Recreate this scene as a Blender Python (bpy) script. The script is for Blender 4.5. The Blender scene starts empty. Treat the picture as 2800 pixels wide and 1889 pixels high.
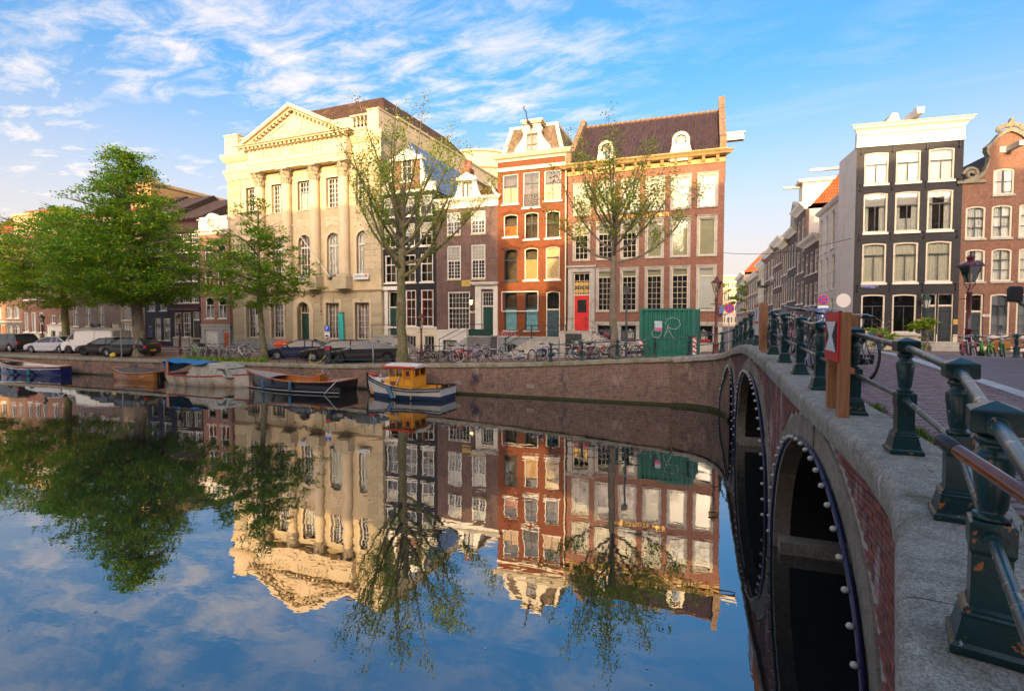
import bpy, math, random
import numpy as np
from mathutils import Vector, Matrix
R = math.radians
sc = bpy.context.scene
col = bpy.data.collections.new("canal"); sc.collection.children.link(col)
# ------------------------------------------------------------------ camera
FPX, UC, VC, YAW, PITCH, EYE = 1420.0, 1400.0, 927.0, 20.0, 2.3, 4.2
cam = bpy.data.cameras.new("camera"); camo = bpy.data.objects.new("camera", cam); col.objects.link(camo)
cam.sensor_width = 36.0; cam.lens = 36.0 * FPX / 2800.0; cam.shift_y = -(944.5 - VC) / 2800.0
cam.clip_start = 0.05; cam.clip_end = 3000
camo.location = (0, 0, EYE); camo.rotation_euler = (R(90 - PITCH), 0, R(YAW))
sc.camera = camo
# ------------------------------------------------------------------ sky, sun, exposure
SUN_EL, SUN_FROM = 10.0, 8.0          # low morning sun behind the camera, a little to its right
vs = sc.view_settings
vs.view_transform = 'Standard'; vs.look = 'None'; vs.gamma = 1.0; vs.use_curve_mapping = False
vs.exposure = 3.22
sunv = Vector((math.sin(R(SUN_FROM)) * math.cos(R(SUN_EL)), -math.cos(R(SUN_FROM)) * math.cos(R(SUN_EL)), math.sin(R(SUN_EL))))
sl = bpy.data.lights.new("sun", 'SUN'); sl.energy = .78; sl.angle = R(0.5); sl.color = (1.0, 0.66, 0.30)
so = bpy.data.objects.new("sun", sl); col.objects.link(so); so.location = (20, -60, 40)
so.rotation_euler = (-sunv).to_track_quat('-Z', 'Y').to_euler()
w = bpy.data.worlds.new("World"); sc.world = w; w.use_nodes = True
nt = w.node_tree; nt.nodes.clear()
def wn(t, **k):
    n = nt.nodes.new(t)
    for a, b in k.items(): setattr(n, a, b)
    return n
def wl(a, b): nt.links.new(a, b)
def wmath(op, a, b=None, clamp=False):
    n = wn('ShaderNodeMath', operation=op, use_clamp=clamp)
    for i, x in enumerate((a, b)):
        if x is None: continue
        if isinstance(x, (int, float)): n.inputs[i].default_value = x
        else: wl(x, n.inputs[i])
    return n.outputs[0]
sky = wn('ShaderNodeTexSky', sky_type='NISHITA', sun_disc=False)
sky.sun_elevation = R(SUN_EL); sky.sun_rotation = R(180 - SUN_FROM); sky.altitude = 0
sky.air_density = 0.6; sky.dust_density = 10.0; sky.ozone_density = 2.0
geo = wn('ShaderNodeTexCoord'); sep = wn('ShaderNodeSeparateXYZ'); wl(geo.outputs['Generated'], sep.inputs[0])
zz = wmath('MAXIMUM', wmath('ADD', sep.outputs[2], 0.07), 0.03)
px, py = wmath('DIVIDE', sep.outputs[0], zz), wmath('DIVIDE', sep.outputs[1], zz)
cmb = wn('ShaderNodeCombineXYZ'); wl(px, cmb.inputs[0]); wl(py, cmb.inputs[1])
def wnoise(sx, sy, scale, det, rough, off, dist=0.0):
    mp = wn('ShaderNodeMapping'); mp.inputs['Scale'].default_value = (sx, sy, 1); mp.inputs['Location'].default_value = off
    mp.inputs['Rotation'].default_value = (0, 0, R(28)); wl(cmb.outputs[0], mp.inputs[0])
    n = wn('ShaderNodeTexNoise'); n.inputs['Scale'].default_value = scale; n.inputs['Detail'].default_value = det
    n.inputs['Roughness'].default_value = rough; n.inputs['Distortion'].default_value = dist; wl(mp.outputs[0], n.inputs['Vector'])
    return n.outputs[0]
def wramp(x, a, b):
    m = wn('ShaderNodeMapRange', interpolation_type='SMOOTHSTEP'); m.inputs[1].default_value = a; m.inputs[2].default_value = b
    wl(x, m.inputs[0]); return m.outputs[0]
puff = wramp(wnoise(0.8, 1.5, 4.6, 10, 0.66, (3.1, 1.7, 0), 0.35), 0.37, 0.70)     # mackerel flakes
wide = wramp(wnoise(1, 1.2, 0.75, 4, 0.55, (0.35, 2.2, 0)), 0.33, 0.54)              # where they gather
side = wramp(wmath('ADD', sep.outputs[0], wmath('MULTIPLY', sep.outputs[1], 0.1)), 0.22, -0.25)  # bank lies to the left
c1 = wmath('MULTIPLY', wmath('MULTIPLY', puff, wide), wmath('ADD', wmath('MULTIPLY', wmath('MAXIMUM', side, wramp(sep.outputs[2], .5, .75)), 0.85), 0.15), True)  # extra cloud added overhead, out of view, to brighten and warm the shade
strk = wmath('MULTIPLY', wramp(wnoise(0.35, 1.5, 0.9, 5, 0.55, (7, 3, 0), 0.6), 0.5, 0.75), 0.55)   # thin streaks
low = wramp(sep.outputs[2], 0.44, 0.03)                                              # milky haze to the horizon
c1 = wmath('MULTIPLY', c1, wmath('SUBTRACT', 1.0, wmath('MULTIPLY', wramp(sep.outputs[2], .40, .56), .55)))
cl = wmath('MAXIMUM', wmath('MAXIMUM', wmath('MULTIPLY', c1, 0.78), wmath('MULTIPLY', strk, 0.45)), wmath('MAXIMUM', wmath('MULTIPLY', low, 0.72), wmath('MULTIPLY', wramp(sep.outputs[2], 0.27, -0.02), 0.95)), True)
hsv = wn('ShaderNodeHueSaturation'); hsv.inputs['Saturation'].default_value = 1.32; hsv.inputs['Hue'].default_value = 0.494; hsv.inputs['Value'].default_value = .55
wl(sky.outputs[0], hsv.inputs['Color'])
mix = wn('ShaderNodeMix', data_type='RGBA'); wl(cl, mix.inputs['Factor'])
warm = wn('ShaderNodeMix', data_type='RGBA', blend_type='MULTIPLY'); warm.inputs['Factor'].default_value = 1.0; warm.inputs['B'].default_value = (1.18, 1.02, .90, 1); wl(hsv.outputs[0], warm.inputs['A']); wl(warm.outputs['Result'], mix.inputs['A'])
mix.inputs['B'].default_value = (.93, .80, .72, 1)
bg = wn('ShaderNodeBackground'); bg.inputs['Strength'].default_value = 0.15; wl(mix.outputs['Result'], bg.inputs[0])
wo = wn('ShaderNodeOutputWorld'); wl(bg.outputs[0], wo.inputs[0])
sc.cycles.max_bounces = 7; sc.cycles.diffuse_bounces = 2; sc.cycles.glossy_bounces = 3; sc.cycles.transparent_max_bounces = 12; sc.cycles.transmission_bounces = 2
sc.cycles.caustics_reflective = False; sc.cycles.caustics_refractive = False; sc.cycles.sample_clamp_indirect = 4
try: sc.cycles.use_denoising = True
except Exception: pass
# ------------------------------------------------------------------ photo pixel -> direction -> place
_f = Vector((-math.sin(R(YAW)), math.cos(R(YAW)), 0)); _r = Vector((math.cos(R(YAW)), math.sin(R(YAW)), 0)); _u = Vector((0, 0, 1))
_F = _f * math.cos(R(PITCH)) - _u * math.sin(R(PITCH)); _U = _f * math.sin(R(PITCH)) + _u * math.cos(R(PITCH))
CP = Vector((0, 0, EYE))
def ray(u, v): return _F + _r * ((u - UC) / FPX) + _U * ((VC - v) / FPX)
def on_z(u, v, z): d = ray(u, v); return CP + d * ((z - EYE) / d.z)
def on_y(u, v, y): d = ray(u, v); return CP + d * (y / d.y)
def on_x(u, v, x): d = ray(u, v); return CP + d * (x / d.x)
# ------------------------------------------------------------------ mesh helpers
class MB:
    def __init__(s): s.v = []; s.f = []
    def quad(s, *p):
        n = len(s.v); s.v += [tuple(q) for q in p]; s.f.append(tuple(range(n, n + len(p)))); return s
    def box(s, x0, x1, y0, y1, z0, z1):
        n = len(s.v)
        s.v += [(x0, y0, z0), (x1, y0, z0), (x1, y1, z0), (x0, y1, z0), (x0, y0, z1), (x1, y0, z1), (x1, y1, z1), (x0, y1, z1)]
        s.f += [(n, n+3, n+2, n+1), (n+4, n+5, n+6, n+7), (n, n+1, n+5, n+4), (n+1, n+2, n+6, n+5), (n+2, n+3, n+7, n+6), (n+3, n, n+4, n+7)]
        return s
    def prism(s, pts, y0, y1):                       # outline in x,z pushed along y
        n = len(s.v); k = len(pts)
        s.v += [(p[0], y0, p[1]) for p in pts] + [(p[0], y1, p[1]) for p in pts]
        s.f += [tuple(range(n, n+k)), tuple(range(n+2*k-1, n+k-1, -1))]
        s.f += [(n+i, n+k+i, n+k+(i+1) % k, n+(i+1) % k) for i in range(k)]
        return s
    def prismx(s, pts, x0, x1):                      # outline in y,z pushed along x
        n = len(s.v); k = len(pts)
        s.v += [(x0, p[0], p[1]) for p in pts] + [(x1, p[0], p[1]) for p in pts]
        s.f += [tuple(range(n+k-1, n-1, -1)), tuple(range(n+k, n+2*k))]
        s.f += [(n+i, n+(i+1) % k, n+k+(i+1) % k, n+k+i) for i in range(k)]
        return s
    def loft(s, rings, closed=True, caps=True):
        n = len(s.v); k = len(rings[0])
        for r in rings: s.v += [tuple(p) for p in r]
        for i in range(len(rings)-1):
            for j in range(k if closed else k-1):
                a, b = n+i*k+j, n+i*k+(j+1) % k
                s.f.append((a, b, b+k, a+k))
        if caps and closed:
            s.f += [tuple(range(n+k-1, n-1, -1)), tuple(range(n+(len(rings)-1)*k, n+len(rings)*k))]
        return s
    def tube(s, pts, r, n=6, caps=True, closed=False):
        P = [Vector(p) for p in pts]; m = len(P); rr = r if isinstance(r, (list, tuple)) else [r]*m
        rings = []; side = None
        for i in range(m):
            if closed: t = P[(i+1) % m] - P[i-1]
            else: t = P[min(i+1, m-1)] - P[max(i-1, 0)]
            t.normalize()
            if side is None: side = t.cross(Vector((0, 0, 1)) if abs(t.z) < 0.9 else Vector((1, 0, 0))).normalized()
            else:
                side = side - t*side.dot(t)
                side = side.normalized() if side.length > 1e-6 else t.cross(Vector((0, 0, 1))).normalized()
            up = side.cross(t)
            rings.append([P[i] + (side*math.cos(2*math.pi*j/n) + up*math.sin(2*math.pi*j/n))*rr[i] for j in range(n)])
        if closed: rings.append(rings[0])
        return s.loft(rings, True, caps and not closed)
    def lathe(s, prof, cx=0, cy=0, cz=0, n=16, caps=True):
        return s.loft([[(cx+r*math.cos(2*math.pi*j/n), cy+r*math.sin(2*math.pi*j/n), cz+z) for j in range(n)] for r, z in prof], True, caps)
    def polyl(s, prof, cx=0, cy=0, cz=0, n=4):       # square / polygonal section; r is the half width across flats
        k = 1/math.cos(math.pi/n)
        return s.loft([[(cx+r*k*math.cos(2*math.pi*(j+.5)/n), cy+r*k*math.sin(2*math.pi*(j+.5)/n), cz+z) for j in range(n)] for r, z in prof])
    def ball(s, c, r, nu=10, nv=6, sx=1, sy=1, sz=1):
        return s.loft([[(c[0]+sx*r*math.sin(math.pi*i/nv)*math.cos(2*math.pi*j/nu), c[1]+sy*r*math.sin(math.pi*i/nv)*math.sin(2*math.pi*j/nu), c[2]-sz*r*math.cos(math.pi*i/nv)) for j in range(nu)] for i in range(nv+1)], True, False)
    def add(s, o, mtx=None):
        n = len(s.v)
        s.v += [tuple(mtx @ Vector(p)) for p in o.v] if mtx else list(o.v)
        s.f += [tuple(n+i for i in f) for f in o.f]; return s
    def xf(s, mtx): s.v = [tuple(mtx @ Vector(p)) for p in s.v]; return s
    def mesh(s, name, mat, smooth=False, ang=0.6):
        me = bpy.data.meshes.new(name); me.from_pydata(s.v, [], s.f)
        for m in (mat if isinstance(mat, (list, tuple)) else [mat]): me.materials.append(m)
        if smooth:
            me.polygons.foreach_set('use_smooth', [True]*len(me.polygons)); me.set_sharp_from_angle(angle=ang)
        me.update(); return me
    def obj(s, name, mat, parent=None, smooth=False, loc=None, rz=None, ang=0.6, kind=None, label=None):
        return link(name, s.mesh(name, mat, smooth, ang), parent, loc, rz, kind, label)
def link(name, data, parent=None, loc=None, rz=None, kind=None, label=None, mtx=None):
    o = bpy.data.objects.new(name, data); col.objects.link(o)
    if parent is not None: o.parent = parent
    if mtx is not None: o.matrix_local = mtx
    if loc is not None: o.location = loc
    if rz is not None: o.rotation_euler.z = rz
    if kind: o['kind'] = kind
    if label: o['label'] = label
    return o
def tag(o, label, cat, group=None):
    o['label'] = label; o['category'] = cat
    if group: o['group'] = group
    return o
def thing(name, label, cat, loc=(0, 0, 0), rz=0.0, group=None):
    o = bpy.data.objects.new(name, None); col.objects.link(o); o.location = loc; o.rotation_euler = (0, 0, rz); o.empty_display_size = 0.2
    return tag(o, label, cat, group)
def dup(root, loc, rz=0.0, label=None, group=None, mats=None, rot=None, scale=None):
    def cp(o, par):
        c = o.copy(); col.objects.link(c)
        if par is not None: c.parent = par; c.matrix_parent_inverse = o.matrix_parent_inverse
        for ch in KIDS.get(o.name, []): 
            k = cp(ch, c)
        return c
    r = cp(root, None); r.location = loc; r.rotation_euler = rot if rot else (0, 0, rz)
    if scale: r.scale = scale
    if label: r['label'] = label
    if group: r['group'] = group
    return r
KIDS = {}
def kids(root):
    for ch in root.children: KIDS.setdefault(root.name, []).append(ch); kids(ch)
def pieces(name, me, mtxs, parent, limit=300, mat=None, rest=None):
    """alike pieces, largest in view first: the first `limit` are objects that share one mesh, the rest one joined mesh"""
    for m in mtxs[:limit]: link(name, me, parent, mtx=m)
    if len(mtxs) > limit:
        vs_ = np.empty(len(me.vertices)*3); me.vertices.foreach_get('co', vs_); vs_ = vs_.reshape(-1, 3); k = len(vs_)
        fs = [tuple(p.vertices) for p in me.polygons]
        V = np.concatenate([vs_ @ np.array(m.to_3x3()).T + np.array(m.translation) for m in mtxs[limit:]])
        F = [tuple(i+k*q for i in f) for q in range(len(mtxs)-limit) for f in fs]
        j = bpy.data.meshes.new(rest or name); j.from_pydata(V.tolist(), [], F); j.materials.append(me.materials[0])
        sm = me.polygons[0].use_smooth
        j.polygons.foreach_set('use_smooth', [sm]*len(F)); j.update()
        link(rest or name, j, parent, kind='stuff')
def text_mesh(txt, size, mat, depth=0.01, name='lettering', align='CENTER', spacing=1.0):
    cu = bpy.data.curves.new(name, 'FONT'); cu.body = txt; cu.size = size; cu.extrude = depth; cu.align_x = align; cu.align_y = 'CENTER'; cu.space_character = spacing
    cu.resolution_u = 2
    o = bpy.data.objects.new(name, cu); sc.collection.objects.link(o)
    dg = bpy.context.evaluated_depsgraph_get(); me = bpy.data.meshes.new_from_object(o.evaluated_get(dg)); me.name = name
    sc.collection.objects.unlink(o); bpy.data.objects.remove(o); bpy.data.curves.remove(cu)
    me.materials.clear(); me.materials.append(mat); return me
def text(txt, size, mat, parent, x, y, z, rx=90, rz=0, **k):
    return link('lettering', text_mesh(txt, size, mat, **k), parent, mtx=Matrix.Translation((x, y, z)) @ Matrix.Rotation(R(rz), 4, 'Z') @ Matrix.Rotation(R(rx), 4, 'X'))
# ------------------------------------------------------------------ materials
def _mat(name):
    m = bpy.data.materials.new(name); m.use_nodes = True; t = m.node_tree; b = t.nodes['Principled BSDF']
    return m, t, b
def N(t, ty, **k):
    n = t.nodes.new(ty)
    for a, b in k.items():
        if a[0] == '_': n.inputs[int(a[1:])].default_value = b
        else: setattr(n, a, b)
    return n
def shade(c, k): return (min(1, c[0]*k), min(1, c[1]*k), min(1, c[2]*k), 1)
def rnd(t):                                            # one random number per piece, joined or not
    oi = N(t, 'ShaderNodeObjectInfo'); ge = N(t, 'ShaderNodeNewGeometry'); a = N(t, 'ShaderNodeMath', operation='ADD'); fr = N(t, 'ShaderNodeMath', operation='FRACT')
    t.links.new(oi.outputs['Random'], a.inputs[0]); t.links.new(ge.outputs['Random Per Island'], a.inputs[1]); t.links.new(a.outputs[0], fr.inputs[0]); return fr.outputs[0]
def noise(t, vec, scale, det=4, rough=.55, st=None):
    n = N(t, 'ShaderNodeTexNoise'); n.inputs['Scale'].default_value = scale; n.inputs['Detail'].default_value = det; n.inputs['Roughness'].default_value = rough
    if st:
        mp = N(t, 'ShaderNodeMapping'); mp.inputs['Scale'].default_value = st; t.links.new(vec, mp.inputs[0]); vec = mp.outputs[0]
    t.links.new(vec, n.inputs['Vector']); return n.outputs[0]
def mixc(t, fac, a, b, mode='MIX'):
    m = N(t, 'ShaderNodeMix', data_type='RGBA', blend_type=mode)
    for s, x in (('Factor', fac), ('A', a), ('B', b)):
        if isinstance(x, (int, float)): m.inputs[s].default_value = x
        elif isinstance(x, (tuple, list)): m.inputs[s].default_value = x
        else: t.links.new(x, m.inputs[s])
    return m.outputs['Result']
def mrange(t, x, a, b, c=0., d=1.):
    m = N(t, 'ShaderNodeMapRange'); t.links.new(x, m.inputs[0])
    for i, q in enumerate((a, b, c, d)): m.inputs[i+1].default_value = q
    return m.outputs[0]
def bump(t, b, h, strength, dist=0.02):
    n = N(t, 'ShaderNodeBump'); n.inputs['Strength'].default_value = strength; n.inputs['Distance'].default_value = dist
    t.links.new(h, n.inputs['Height']); t.links.new(n.outputs[0], b.inputs['Normal'])
def M(name, c, rough=.6, var=.18, scale=2.5, bmp=0., bscale=None, metal=0., spec=.5, coat=0., pieces_var=0., dirt=None, dscale=1.2, dlo=.52, dhi=.72, stretch=None, emit=None):
    m, t, b = _mat(name); tc = N(t, 'ShaderNodeTexCoord').outputs['Object']
    n = noise(t, tc, scale, 5, .6, stretch)
    cc = mixc(t, mrange(t, n, .3, .7), shade(c, 1-var), shade(c, 1+var))
    if pieces_var: cc = mixc(t, 1.0, cc, mixc(t, rnd(t), shade((1, 1, 1), 1-pieces_var), (1, 1, 1, 1)), 'MULTIPLY')
    if dirt: cc = mixc(t, mrange(t, noise(t, tc, dscale, 6, .65, (1, 1, .45)), dlo, dhi), cc, (*dirt, 1))
    t.links.new(cc, b.inputs['Base Color']); b.inputs['Roughness'].default_value = rough; b.inputs['Metallic'].default_value = metal
    b.inputs['Specular IOR Level'].default_value = spec
    if coat: b.inputs['Coat Weight'].default_value = coat; b.inputs['Coat Roughness'].default_value = .06
    if bmp: bump(t, b, noise(t, tc, bscale or scale*6, 4, .6), bmp)
    if emit: b.inputs['Emission Color'].default_value = (*emit[:3], 1); b.inputs['Emission Strength'].default_value = emit[3]
    return m
def wallvec(t):                                         # running u,v in metres on any upright wall
    tc = N(t, 'ShaderNodeTexCoord'); s = N(t, 'ShaderNodeSeparateXYZ'); t.links.new(tc.outputs['Object'], s.inputs[0])
    nn = N(t, 'ShaderNodeSeparateXYZ'); t.links.new(tc.outputs['Normal'], nn.inputs[0])
    ab = N(t, 'ShaderNodeMath', operation='ABSOLUTE'); t.links.new(nn.outputs[0], ab.inputs[0])
    g = N(t, 'ShaderNodeMath', operation='GREATER_THAN', _1=.7); t.links.new(ab.outputs[0], g.inputs[0])
    mx = N(t, 'ShaderNodeMix', data_type='FLOAT'); t.links.new(g.outputs[0], mx.inputs[0]); t.links.new(s.outputs[0], mx.inputs[2]); t.links.new(s.outputs[1], mx.inputs[3])
    c = N(t, 'ShaderNodeCombineXYZ'); t.links.new(mx.outputs[0], c.inputs[0]); t.links.new(s.outputs[2], c.inputs[1])
    return c.outputs[0], tc.outputs['Object']
def MBR(name, c1, c2, mortar, bw=.22, bh=.068, ms=.011, var=.35, rough=.85, stain=None, stain_lo=.55, stain_hi=.75, bmp=.25, white=None, patch=None):
    m, t, b = _mat(name); v, o = wallvec(t)
    br = N(t, 'ShaderNodeTexBrick', offset=.5); t.links.new(v, br.inputs['Vector'])
    br.inputs['Scale'].default_value = 1; br.inputs['Brick Width'].default_value = bw; br.inputs['Row Height'].default_value = bh; br.inputs['Mortar Size'].default_value = ms; br.inputs['Mortar Smooth'].default_value = .2
    br.inputs['Color1'].default_value = (*c1, 1); br.inputs['Color2'].default_value = (*c2, 1); br.inputs['Mortar'].default_value = (*mortar, 1); br.inputs['Bias'].default_value = 0
    n = noise(t, o, .9, 6, .65); cc = mixc(t, 1.0, br.outputs[0], mixc(t, mrange(t, n, .3, .72), shade((1, 1, 1), 1-var), (1, 1, 1, 1)), 'MULTIPLY')
    cc = mixc(t, 1.0, cc, mixc(t, mrange(t, noise(t, o, 6.5, 3, .75), .32, .68), (.70, .70, .72, 1), (1.16, 1.13, 1.1, 1)), 'MULTIPLY')
    if stain: cc = mixc(t, mrange(t, noise(t, o, .8, 7, .7, (1, 1, .5)), stain_lo, stain_hi), cc, (*stain, 1))
    if patch:
        cc = mixc(t, mrange(t, noise(t, o, 3.1, 5, .7), .52, .66, 0, .75), cc, (*patch[0], 1)); cc = mixc(t, mrange(t, noise(t, o, 1.9, 6, .75, (1, 1, 1.6)), .57, .68, 0, .7), cc, (*patch[1], 1))
    if white: cc = mixc(t, mrange(t, noise(t, o, 1.6, 7, .7, (1, 1, .35)), .58, .70, 0, .8), cc, (*white, 1))
    t.links.new(cc, b.inputs['Base Color']); b.inputs['Roughness'].default_value = rough; b.inputs['Specular IOR Level'].default_value = .25
    if bmp: bump(t, b, br.outputs['Fac'], -bmp, .01)
    return m
def MGLASS(name, tint=(.9, .95, .95), refl=.07, rough=.02):
    m, t, b = _mat(name); t.nodes.remove(b); out = t.nodes['Material Output']
    g = N(t, 'ShaderNodeBsdfGlossy'); g.inputs['Roughness'].default_value = rough; tr = N(t, 'ShaderNodeBsdfTransparent'); tr.inputs[0].default_value = (*tint, 1)
    fr = N(t, 'ShaderNodeFresnel'); fr.inputs[0].default_value = 1.5; ad = N(t, 'ShaderNodeMath', operation='ADD', use_clamp=True, _1=refl); t.links.new(fr.outputs[0], ad.inputs[0])
    tc = N(t, 'ShaderNodeTexCoord').outputs['Object']; bp = N(t, 'ShaderNodeBump'); bp.inputs['Strength'].default_value = .05; bp.inputs['Distance'].default_value = .03
    t.links.new(noise(t, tc, 1.7, 2), bp.inputs['Height']); t.links.new(bp.outputs[0], g.inputs['Normal'])
    mx = N(t, 'ShaderNodeMixShader'); t.links.new(ad.outputs[0], mx.inputs[0]); t.links.new(tr.outputs[0], mx.inputs[1]); t.links.new(g.outputs[0], mx.inputs[2]); t.links.new(mx.outputs[0], out.inputs[0])
    return m
def MLEAF(name, c1, c2, c3, p3=.1):
    m, t, b = _mat(name); r = rnd(t)
    cc = mixc(t, r, (*c1, 1), (*c2, 1)); f = N(t, 'ShaderNodeMath', operation='FRACT'); mu = N(t, 'ShaderNodeMath', operation='MULTIPLY', _1=7.31)
    t.links.new(r, mu.inputs[0]); t.links.new(mu.outputs[0], f.inputs[0]); cc = mixc(t, mrange(t, f.outputs[0], 1-p3-.01, 1-p3), cc, (*c3, 1))
    t.links.new(cc, b.inputs['Base Color']); b.inputs['Roughness'].default_value = .55; b.inputs['Specular IOR Level'].default_value = .3
    tl = N(t, 'ShaderNodeBsdfTranslucent'); t.links.new(cc, tl.inputs[0]); mx = N(t, 'ShaderNodeMixShader'); mx.inputs[0].default_value = .42
    t.links.new(b.outputs[0], mx.inputs[1]); t.links.new(tl.outputs[0], mx.inputs[2]); t.links.new(mx.outputs[0], t.nodes['Material Output'].inputs[0])
    return m
GLASS = MGLASS('window glass'); GLASS2 = MGLASS('sky reflecting glass', refl=.2); GLASSD = MGLASS('dark glass', (.35, .4, .45), .1)
WHITE = M('white painted wood', (.68, .65, .58), .5, .08, 3, dirt=(.5, .46, .38), dscale=2.5, dlo=.6, dhi=.8)
CREAM = M('cream painted wood', (.64, .56, .42), .5, .08, 3)
STONE = M('grey sandstone', (.42, .40, .35), .85, .16, 4, .2, dirt=(.24, .22, .19), dscale=2)
DARKW = M('dark painted wood', (.03, .035, .04), .4, .1, 3)
BLACK = M('black paint', (.012, .013, .015), .35, .1, 3)
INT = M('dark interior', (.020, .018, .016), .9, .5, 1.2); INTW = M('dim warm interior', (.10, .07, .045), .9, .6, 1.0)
CURT = M('white net curtain', (.78, .76, .70), .9, .12, 4); BLIND = M('cream roller blind', (.70, .64, .48), .8, .05, 2); BLINDW = M('white roller blind', (.66, .64, .60), .8, .04, 2)
GREEN = M('dark green door paint', (.012, .055, .04), .35, .15, 3); RED = M('red door paint', (.62, .02, .02), .35, .06, 3)
IRON = M('black iron', (.02, .02, .022), .45, .2, 6); BRASS = M('brass', (.6, .4, .12), .35, .1, 4, metal=.8)
STEEL = M('galvanised steel', (.42, .43, .44), .4, .12, 8, metal=.7)
INTS = [INT, INTW]
# ------------------------------------------------------------------ houses
def arc(s0, s1, zs, rise, n=8):
    w = (s1-s0)/2; rise = max(rise, 1e-4); rad = (w*w+rise*rise)/(2*rise); cx = (s0+s1)/2; cz = zs+rise-rad; a = math.asin(min(1, w/rad))
    if rise > w*.999: a = math.pi/2
    return [(cx-rad*math.sin(a-2*a*i/n), cz+rad*math.cos(a-2*a*i/n)) for i in range(n+1)]
def outline(s0, s1, z0, z1, rise=0, n=8):
    if rise <= 0: return [(s0, z0), (s1, z0), (s1, z1), (s0, z1)]
    return [(s0, z0), (s1, z0)] + arc(s0, s1, z1-rise, rise, n)[::-1]
def ring(mb, outer, inner, y0, y1):
    k = len(outer)
    for a in range(k):
        b = (a+1) % k; o0, o1, i0, i1 = outer[a], outer[b], inner[a], inner[b]
        mb.quad((o0[0], y0, o0[1]), (o1[0], y0, o1[1]), (i1[0], y0, i1[1]), (i0[0], y0, i0[1]))
        mb.quad((i0[0], y0, i0[1]), (i1[0], y0, i1[1]), (i1[0], y1, i1[1]), (i0[0], y1, i0[1]))
        mb.quad((o1[0], y0, o1[1]), (o0[0], y0, o0[1]), (o0[0], y1, o0[1]), (o1[0], y1, o1[1]))
def holed_wall(mb, s0, s1, z0, z1, ops, y=0., deep=.75):
    xs = sorted({s0, s1, *[q for o in ops for q in o[:2]]}); zs = sorted({z0, z1, *[q for o in ops for q in o[2:4]]})
    xs = [x for x in xs if s0-1e-6 <= x <= s1+1e-6]; zs = [z for z in zs if z0-1e-6 <= z <= z1+1e-6]
    for j in range(len(zs)-1):
        zm = (zs[j]+zs[j+1])/2; run = None
        for i in range(len(xs)-1):
            xm = (xs[i]+xs[i+1])/2
            solid = not any(o[0] < xm < o[1] and o[2] < zm < o[3] for o in ops)
            if solid and run is None: run = xs[i]
            if run is not None and (not solid or i == len(xs)-2):
                e = xs[i+1] if solid else xs[i]
                mb.quad((run, y, zs[j]), (e, y, zs[j]), (e, y, zs[j+1]), (run, y, zs[j+1])); run = None
    for o in ops:
        a, b, c, d = o[:4]; rise = o[4] if len(o) > 4 else 0
        if rise:
            P = arc(a, b, d-rise, rise); h = len(P)//2
            for i in range(len(P)-1):
                cn = (a, d) if i < h else (b, d)
                mb.quad((cn[0], y, cn[1]), (P[i][0], y, P[i][1]), (P[i+1][0], y, P[i+1][1]))
            mb.quad((a, y, d), (P[h][0], y, P[h][1]), (b, y, d))
        pts = outline(a, b, c, d, rise); k = len(pts)
        for i in range(k):
            p, q = pts[i], pts[(i+1) % k]; mb.quad((p[0], y, p[1]), (q[0], y, q[1]), (q[0], y+deep, q[1]), (p[0], y+deep, p[1]))
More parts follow.
